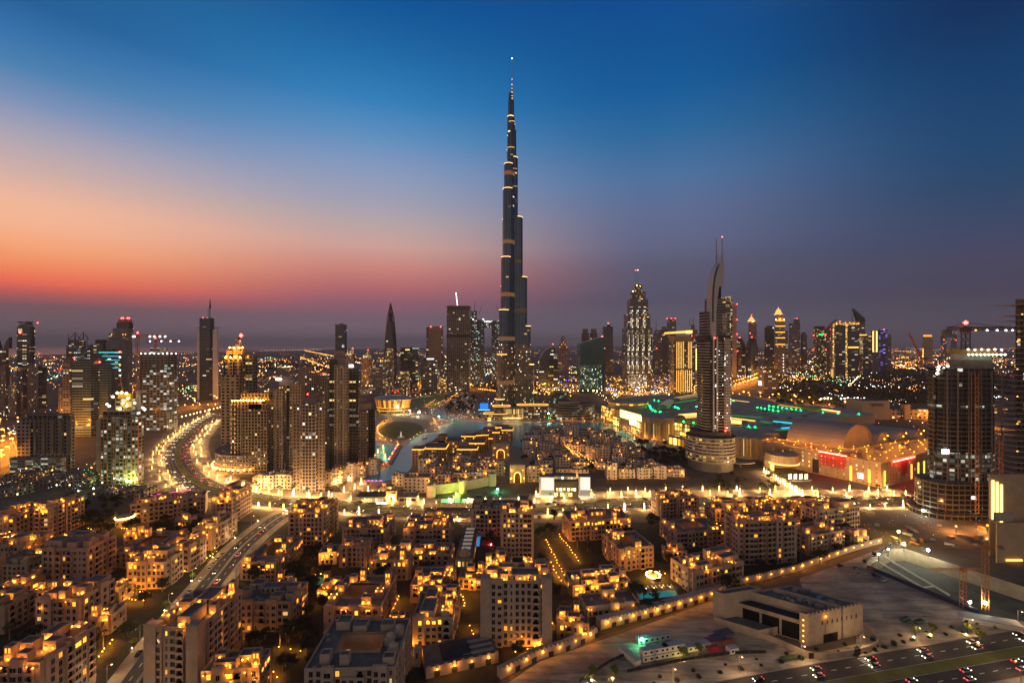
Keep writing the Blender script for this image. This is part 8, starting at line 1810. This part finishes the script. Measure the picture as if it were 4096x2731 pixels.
# white showroom
sY = gy(1146); sx0 = XX(1300, sY); sr = thing('showroom', 'modern showroom with dazzling white billboards and a dark central facade', 'showroom', (sx0, sY, 0), -.06); X = lambda p: XX(p, sY) - sx0; Zs = lambda y: ZZ(y, sY)
part('central_block', MB().box(X(1302), 9, 0, X(1332) - X(1272), 16, Zs(1106)), [mat('charcoal_cladding', (.06, .062, .05), .6), M_TROOF], sr); part('roof_pavilion', MB().box(X(1297), 14, Zs(1106), X(1325) - X(1268), 10, 3.6), [facade(wall=(.25, .22, .16), glass=(.4, .3, .12), cw=3, ch=4, ww=.8, wh=.6, lit=.8, warm=(1, .75, .35), e=1.4, seed=60), M_TROOF], sr)
part('left_block', MB().box(X(1256), 4, 4.2, X(1274) - X(1239), 12, Zs(1094) - 4.2, bottom=True), [M_WHITE, M_TROOF], sr); part('right_block', MB().box(X(1342), 3, 4.2, X(1356) - X(1330), 11, Zs(1092) - 4.2, bottom=True), [M_WHITE, M_TROOF], sr)
bb = facade(wall=(1, 1, 1), glass=(1, 1, 1), cw=500, ch=500, ww=1, wh=1, lit=1.1, e=3, warm=(1, .98, .88), cool=(1, .98, .88), seed=61); BB = glow('billboard_white', (1, .95, .82), 1.0); BP = glow('billboard_picture', (.75, .62, .28), .55, False)
part('billboard', MB().box(X(1257.5), -2.3, 6.6, X(1272) - X(1243), .3, Zs(1096) - 6.6, bottom=True), BB, sr); part('billboard_image', MB().box(X(1257.5), -2.5, 5.2, X(1272) - X(1243), .3, 4, bottom=True), BP, sr)
part('billboard', MB().box(X(1343), -2.8, 7.4, X(1354) - X(1332), .3, Zs(1093) - 7.4, bottom=True), BB, sr); part('billboard_image', MB().box(X(1343), -3.0, 5.2, X(1354) - X(1332), .3, 5, bottom=True), glow('billboard_brown', (.5, .4, .33), .6, False), sr)
part('side_sign', MB().box(X(1240) - .3, 3, 5, .3, 8, 7, bottom=True), glow('grey_sign', (.5, .5, .48), .7, False), sr); part('yellow_flag', MB().box(X(1249), 6, Zs(1094), 2.2, .2, 3, bottom=True), glow('yellow_sign', (1, .55, .03), 1.2, False), sr)
part('canopy', MB().box(X(1255), -1, 3.8, X(1277) - X(1232), 11, .4, bottom=True), glow('white_canopy', (1, .92, .72), .9), sr); part('canopy', MB().box(X(1345), -2, 3.8, X(1364) - X(1330), 9, .4, bottom=True), bpy.data.materials['white_canopy'], sr)
gl = facade(wall=(.3, .25, .15), glass=(.4, .3, .1), cw=2.4, ch=4, ww=.8, wh=.85, lit=1.1, warm=(1, .7, .25), cool=(1, .8, .4), e=1.3, seed=62); part('ground_floor', MB().box(X(1257), 3.4, 0, X(1272) - X(1243), 9, 3.7), gl, sr); part('ground_floor', MB().box(X(1344), 2.6, 0, X(1356) - X(1333), 8, 3.7), gl, sr)
for i, x in enumerate((1280, 1288, 1296, 1306, 1314, 1320)): part('lit_window', MB().box(X(x), .9, 8.2, 2, .2, 2.2, bottom=True), G_WHITES if i % 2 else G_GOLDP, sr)
for x in (1277, 1291, 1310): part('lit_window', MB().box(X(x), .9, 2.6, 3.4, .2, 3.2, bottom=True), G_GOLDP, sr)
part('sign_band', MB().box(X(1289), .85, 6.7, 9, .2, .7, bottom=True), glow('sign_band', (.8, .8, .75), .9, False), sr)
for i in range(22): part('terrace_lamp', MB().lathe(0, 0, [(0, -.25), (.25, 0), (0, .25)], 5), G_BOL, sr, loc=(X(1318) + (i % 8) * 1.1 + rng.uniform(-.4, .4), 10 + (i // 8) * 2.5, Zs(1106) + 1.2 + (i % 3) * .8))
sheet('showroom_plaza', [(1232, 1166), (1226, 1150), (1240, 1130), (1368, 1126), (1382, 1142), (1366, 1152), (1320, 1158)], M_PAVE, .04); sheet('lawn', [(1236, 1148), (1255, 1149), (1256, 1141), (1246, 1138)], bpy.data.materials['lit_lawn'], .06); sheet('lawn', [(1282, 1146), (1328, 1142), (1326, 1138), (1284, 1141)], bpy.data.materials['lit_lawn'], .06); sheet('lawn', [(1350, 1138), (1364, 1137), (1360, 1131), (1350, 1133)], bpy.data.materials['lit_lawn'], .06)
# glass pavilion, arch kiosk and kiosk at the boulevard bend
t = thing('pavilion', 'low glass pavilion with an overhanging flat roof among the lit palms', 'pavilion', (*G(858, 1154), 0)); part('glass_wall', MB().prism(rect(0, 7, 17, 12), 0, 5, 0, 1), [gl, M_TROOF], t); part('roof', MB().box(-3, 7, 5.2, 28, 17, .7, bottom=True), [M_CONC, M_TROOF], t); part('lit_sign', MB().box(9, -4, .6, 10, .3, 1, bottom=True), G_WHITES, t)
arch_gate('small arched kiosk gate between the pavilion and the fort wall', 887, 911, 1128, 1151, glow('kiosk_arch', (1, .5, .05), 10), 7)
t = thing('kiosk', 'flat white kiosk with dark windows beside the small arched gate', 'kiosk', (*G(936, 1157), 0)); part('wall', MB().box(0, 5, 0, 17, 9, 6), [PL[2], M_TROOF], t); part('roof', MB().box(0, 5, 6, 18, 10, .5, bottom=True), M_CONC, t)
for i in range(3): part('window', MB().box(-5.4 + i * 5.4, .45, 2.6, 4.2, .2, 2.2, bottom=True), M_PANE, t)
# terraced town houses at the foot of the residences
for i in range(11):
    a = 580 + i * 26; by = 1122 - (0 if i < 5 else (i - 5) * 6.5)
    town_house('%s stepped town house from the west at the foot of the residences' % ORD[i], a, a + 25, by - 27 - (i % 3) * 3, by, 500 + i, lit=.2, lamps=2, d=15)
# trees on the island by the tallest tower, around the bladed tower and along the lake
LT2 = ('dark leafy tree in the grove between the lake and the tallest tower', 'grove trees beside the lake'); LT3 = ('dark leafy tree in the gardens round the bladed tower', 'garden trees round the bladed tower'); LT4 = ('dark leafy tree in the old town by the lake', 'old town trees by the lake')
for i in range(46):
    x, y = rng.uniform(1025, 1090), rng.uniform(912, 948)
    put(trees, G(x, y), scale=rng.uniform(1.2, 1.7), label=LT2[0], group=LT2[1])
for i in range(22): put(trees, G(rng.uniform(1050, 1255), rng.uniform(952, 962)), scale=rng.uniform(.7, 1.1), label=LT2[0], group=LT2[1])
i = 0
while i < 40:
    p = G(rng.uniform(1455, 1580), rng.uniform(1022, 1078)); i += 1
    if free_spot(p): put(trees, p, scale=rng.uniform(.9, 1.4), label=LT3[0], group=LT3[1])
i = 0
while i < 30:
    p = G(rng.uniform(1600, 1790), rng.uniform(1092, 1128)); i += 1
    put(trees, p, scale=rng.uniform(.6, 1.0), label=LT3[0], group=LT3[1])
i = 0
while i < 60:
    p = G(rng.uniform(1195, 1540), rng.uniform(1000, 1112)); i += 1
    if free_spot(p): put(trees, p, scale=rng.uniform(.6, .95), label=LT4[0], group=LT4[1])
# hillocky low blocks between grey tower and street on the left
for i, (a, b, ty, by) in enumerate(((0, 60, 1092, 1112), (90, 150, 1098, 1116), (150, 205, 1096, 1118), (0, 40, 1122, 1140), (200, 260, 1130, 1146), (270, 330, 1128, 1142))):
    town_house('%s low site building from the west on the dark ground left of the blazing tower' % ORD[i], a, b, ty, by, 540 + i, lit=.1, lamps=0, pl=(.2, .19, .17), name='site_building', cat='site building')
for i, (x, y, g) in enumerate(((60, 1088, 'w'), (120, 1092, 'w'), (235, 1122, 'p'), (300, 1120, 'p'), (160, 1128, 'p'), (210, 1086, 'w'), (130, 1128, 'p'), (40, 1150, 'p'), (180, 1142, 'p'), (290, 1106, 'p'), (262, 1112, 'p'))):
    flood('work lamp on the dark building ground, %s from the west' % ORD[i], x, y, 6, (G_FLY if g == 'w' else G_FLW) if i in (3, 9) else (G_POST if g == 'w' else G_POSTW), .9 if i in (3, 9) else .7)
flood('green floodlight on the dark building ground beside the street to the blazing tower', 215, 1136, 6, bpy.data.materials['green_flood'], .5); flood('lime floodlight at the foot of the blazing tower', 292, 1116, 5, bpy.data.materials['lime_flood'], .9)
# ---------------------------------------------------------------- far city: low blocks one can tell apart, the rest of its lamps as one mass
k = 0
FARB = [(600, 640, 896, 905), (560, 600, 880, 890), (640, 690, 884, 892), (700, 752, 872, 880), (602, 640, 862, 868), (410, 450, 880, 892), (408, 452, 905, 912), (1040, 1074, 900, 905), (1285, 1330, 862, 872), (1288, 1335, 880, 890), (1395, 1438, 862, 872), (1405, 1440, 880, 892), (1500, 1538, 862, 874), (1502, 1536, 882, 892), (1640, 1660, 872, 880), (1790, 1865, 840, 850), (1800, 1862, 826, 834), (1980, 2060, 826, 834), (1650, 1690, 830, 838), (430, 470, 850, 858), (640, 700, 846, 853), (740, 768, 856, 863), (1232, 1262, 848, 856), (1412, 1436, 826, 836), (2050, 2110, 812, 818), (2090, 2118, 822, 830), (2200, 2260, 806, 813), (2290, 2330, 850, 858), (2300, 2335, 1010, 1022), (2290, 2332, 930, 950)]
for a, b, ty, by in FARB:
    T = Tower('%s low far block counted from the west behind the towers' % (ORD[k] if k < 16 else ['seventeenth', 'eighteenth', 'nineteenth', 'twentieth', 'twenty-first', 'twenty-second', 'twenty-third', 'twenty-fourth', 'twenty-fifth', 'twenty-sixth', 'twenty-seventh', 'twenty-eighth', 'twenty-ninth', 'thirtieth', 'last'][k - 16]), a, b, by, side=0, name='building', cat='building')
    T.seg(a, b, ty, None, fc('gold', seed=700 + k, lit=.3, wall=(.22, .16, .12), cw=8, ch=6)); T.seg(a + (b - a) * .2, a + (b - a) * .6, ty - 2, ty, M_CONCD, 'roof_block', inset=3); k += 1
FARB.sort()
T = Tower('long beige store with dark upper windows behind the exhibition vaults', 2136 - 204, 2140, 962, side=0, name='building', cat='building')
T.seg(1975, 2140, 940, None, fc('beige', seed=760, lit=.1, cw=9, ch=7, wall=(.4, .27, .17))); T.seg(1973, 2036, 919, None, mat('store_wall', (.45, .32, .2), .85), 'sign_block', inset=-8); T.seg(2072, 2085, 928, None, bpy.data.materials['store_wall'], 'pier', inset=-6); T.strip(1994, 2020, 925, 931, M_CONCD, 'sign_board', yoff=-T.d / 2 - 9)
t = thing('billboard_row', 'dazzling white row of lamps on a low stand beyond the orange highway', 'lamp row', (*G(1934, 922), 0)); q = gy(922)
part('stand', MB().box(0, 0, 0, 110 / F * q, 6, 6), M_CONCD, t)
for i in range(14): part('lamp', MB().lathe(0, 0, [(0, -2), (2, 0), (0, 2)], 6), G_WHITE, t, loc=((i - 6.5) * 7.6 / F * q, -3, 8 + (i * 7 % 3)))
pts_ = []; run_ = [0, 0, 0, 0, 0, 0]
def sprinkle(n, x0, x1, y0, y1, cols, s0, s1, flat=1.0):
    for i in range(int(n * 1.45)):
        if i % 3:                                           # most lamps stand in short street runs, the rest alone
            if run_[0] <= 0: run_[:] = [rng.randint(4, 11), rng.uniform(x0, x1), rng.uniform(y0, y1), rng.choice((-1, 1)) * rng.uniform(3, 7), rng.uniform(-.8, .8), rng.choice(cols)]
            run_[0] -= 1; run_[1] += run_[3]; run_[2] += run_[4] * (run_[2] - 790) / 40; x, y = run_[1] + rng.uniform(-.8, .8), max(796.5, run_[2] + rng.uniform(-.3, .3)); col_ = run_[5]
        else: y = y0 + (y1 - y0) * rng.random() ** flat; x = rng.uniform(x0, x1); col_ = rng.choice(cols)
        X_, Y_ = G(x, y); pts_.append((X_, Y_, rng.uniform(4, 16), rng.uniform(s0, s1) * rng.choice((.45, .6, .8, 1.1)) * (Y_ / 2200) ** .5, col_))
def street(px, step, col, s_=1.6):
    P = [G(*q) for q in px]
    for p, a in along(P, step, 0, 0, step * .12): pts_.append((*p, 10, s_ * max(1, p[1] / 1800) ** .7, col))
O, Wm, Wc, Rd, Gn, Bl = 0, 1, 2, 3, 4, 5
mixc = [O, O, O, O, Wm, Wm, Wm, Wc, O, Wm, O, O, O, Wm, O, Wc, O, Rd, Gn]
sprinkle(640, -40, 820, 812, 870, mixc, 1.6, 3.4); sprinkle(300, 300, 900, 860, 915, mixc, 1.2, 2.2); sprinkle(340, 800, 1180, 800, 880, mixc, 1.6, 3.0); sprinkle(480, 1225, 1900, 800, 880, mixc, 1.6, 3.0); sprinkle(260, 1225, 1640, 868, 905, [O, O, O, Wm, Wm, Bl], 1.3, 2.2)
sprinkle(950, 1850, 2400, 797, 850, [O, O, O, O, O, O, Wm, O, Wm, O, Rd, Wc], 2.0, 3.8); sprinkle(130, 1780, 2400, 850, 920, [O, Wm, Wc, Wc, Rd], 1.2, 2.2); sprinkle(120, 1790, 2120, 860, 905, [Wm, Wc, O], 1.0, 2.0); sprinkle(150, 2000, 2400, 905, 1010, [O, O, Wm, Rd], .8, 1.4); sprinkle(160, 0, 330, 905, 1010, [O, O, Wm, Wc, Rd], .8, 1.5); sprinkle(140, 0, 330, 1075, 1150, [Wm, Wc, O, Gn, Wc], .35, .8); sprinkle(130, 60, 330, 840, 905, [O, Wm, Wc], 1, 2)
sprinkle(200, 1010, 1270, 918, 958, [Wm, Wm, O, Wc], .35, .7); sprinkle(200, 1400, 1620, 890, 915, [O, Wm, Wm], .9, 1.6); sprinkle(120, 1400, 1540, 975, 1022, [Wm, O, O], .3, .6); sprinkle(130, 1950, 2340, 1130, 1262, [Wm, Wc, O, Rd, Gn], .25, .5); sprinkle(110, 560, 830, 1100, 1142, [O, Wm, O, Bl], .3, .55); sprinkle(80, 900, 1010, 945, 965, [Wm, O, Wc], .35, .6); sprinkle(100, 330, 640, 1060, 1150, [O, Wm, Rd], .3, .55)
for px, st, c in ((((700, 806), (780, 822), (835, 838)), 60, O), (((690, 822), (740, 842), (765, 852)), 45, O), (((600, 806), (740, 803)), 110, Wm), (((560, 830), (720, 836)), 70, O), (((150, 830), (320, 818), (450, 812)), 90, O), (((180, 848), (340, 836)), 60, O), (((420, 845), (470, 838), (520, 832)), 60, O), (((1560, 838), (1740, 822)), 80, O), (((1680, 893), (1722, 880), (1764, 862)), 26, O), (((1684, 897), (1728, 884), (1766, 868)), 26, Rd),
    (((1880, 812), (2100, 806), (2352, 800)), 130, O), (((2040, 835), (2350, 826)), 60, O), (((1960, 851), (2350, 846)), 60, O), (((1790, 866), (1940, 860)), 40, Wm), (((1945, 896), (1975, 868)), 30, Wm), (((1975, 892), (2130, 898)), 34, Wc), (((1680, 910), (1800, 925), (2020, 953), (2140, 968)), 30, O), (((860, 812), (1010, 818), (1140, 826)), 60, O), (((0, 975), (60, 968), (110, 962)), 26, O), (((0, 985), (70, 976)), 22, Wm), (((420, 900), (455, 898), (500, 905)), 16, Wm), (((408, 940), (500, 938)), 16, O), (((420, 968), (505, 945)), 12, Wm), (((1240, 900), (1330, 905), (1420, 902)), 16, Wm), (((1240, 912), (1320, 918)), 14, O), (((1100, 900), (1140, 905)), 10, O), (((940, 895), (1000, 890), (1140, 892)), 22, O)):
    street(px, st, c)
cm = [glow('far_lamp_orange', (1, .37, .05), 7, False), glow('far_lamp_warm', (1, .72, .34), 7, False), glow('far_lamp_white', (.9, .97, 1), 7, False), glow('far_lamp_red', (1, .05, .03), 7, False), glow('far_lamp_green', (.1, 1, .35), 4, False), glow('far_lamp_blue', (.15, .25, 1), 7, False)]
lm = MB()
for X_, Y_, z, s_, c in pts_:
    a, b = (X_ - s_, Y_, z), (X_ + s_, Y_, z); c0, c1 = (X_, Y_ - s_, z), (X_, Y_ + s_, z); u, d_ = (X_, Y_, z + s_), (X_, Y_, max(.2, z - s_))
    for p, q in ((a, c0), (c0, b), (b, c1), (c1, a)): lm.face([p, q, u], c); lm.face([q, p, d_], c)
struct('city_lights', lm, cm, kind='stuff')
# dark belts of far parkland
tb = MB(); rr = random.Random(5)
for x0, x1, y0, y1, n in ((1780, 2400, 858, 915, 900), (2000, 2400, 842, 880, 500), (1120, 1240, 885, 900, 60), (560, 800, 812, 850, 500), (1790, 2130, 905, 930, 160)):
    for i in range(n):
        X_, Y_ = G(rr.uniform(x0, x1), rr.uniform(y0, y1)); s_ = rr.uniform(5, 12)
        for k in range(5):
            u = Vector((rr.gauss(0, 1), rr.gauss(0, 1), abs(rr.gauss(0, .6)))).normalized() * s_ * .6; a = Vector((rr.gauss(0, 1), rr.gauss(0, 1), rr.gauss(0, 1))).normalized() * s_ * .7; b = a.cross(u).normalized() * s_ * .6; c = Vector((X_, Y_, s_ * .5)) + u
            tb.face([tuple(c - a), tuple(c - b), tuple(c + a), tuple(c + b)])
struct('far_parkland', tb, M_LEAF, kind='stuff')
# ---------------------------------------------------------------- ground with the excavation cut out of it
from mathutils.geometry import tessellate_polygon
outer = [(-44000, -2500), (44000, -2500), (44000, 60000), (-44000, 60000)]; inr = PIT[::-1]
near = [(-1500, 100), (1500, 100), (1500, 1500), (-1500, 1500)]
allp = near + inr; tri = tessellate_polygon([[Vector((*p, 0)) for p in near], [Vector((*p, 0)) for p in inr]])
gm = MB()
for a, b, c in tri:
    P = [allp[a], allp[b], allp[c]]
    if (P[1][0] - P[0][0]) * (P[2][1] - P[0][1]) - (P[1][1] - P[0][1]) * (P[2][0] - P[0][0]) < 0: P = P[::-1]
    gm.face([(*p, 0) for p in P])
for i in range(4): a, b, c, d = outer[i], outer[(i + 1) % 4], near[(i + 1) % 4], near[i]; gm.face([(*a, 0), (*b, 0), (*c, 0), (*d, 0)])
struct('ground', gm, M_EARTH)
for o in list(COL.objects):
    if o.type == 'MESH' and o.data in (lamp_me, lamp_me2): k = rng.choice((.8, 1, 1.2, 1.5, 1.8)); o.scale = (k, k, k); lamp_light(o, (0, -.62, .25), AMB, (150, 330, 560, 900)[rng.randrange(4)] * (1 if o.data is lamp_me else .6))
    elif o.type == 'MESH' and o.data is lme: lamp_light(o, (.5, -.5, 2.9), SODC, 2600)
HAZE = 4.5e-5
# ---------------------------------------------------------------- haze: one closed box of thin dusk air round everything
hz = MB(); hz.prism([(-45000, -3000), (45000, -3000), (45000, 62000), (-45000, 62000)], -22, 860, 0, 0, bottom=True)
hm = bpy.data.materials.new('dusk_air'); hm.use_nodes = True; ht = hm.node_tree; ht.nodes.clear()
hv = ht.nodes.new('ShaderNodeVolumePrincipled'); hv.inputs['Color'].default_value = (.9, .86, .9, 1); hv.inputs['Density'].default_value = HAZE
hv.inputs['Anisotropy'].default_value = .0
ho = ht.nodes.new('ShaderNodeOutputMaterial'); ht.links.new(hv.outputs[0], ho.inputs['Volume'])
hm.cycles.homogeneous_volume = True
hzo = struct('haze', hz, hm, kind='stuff')
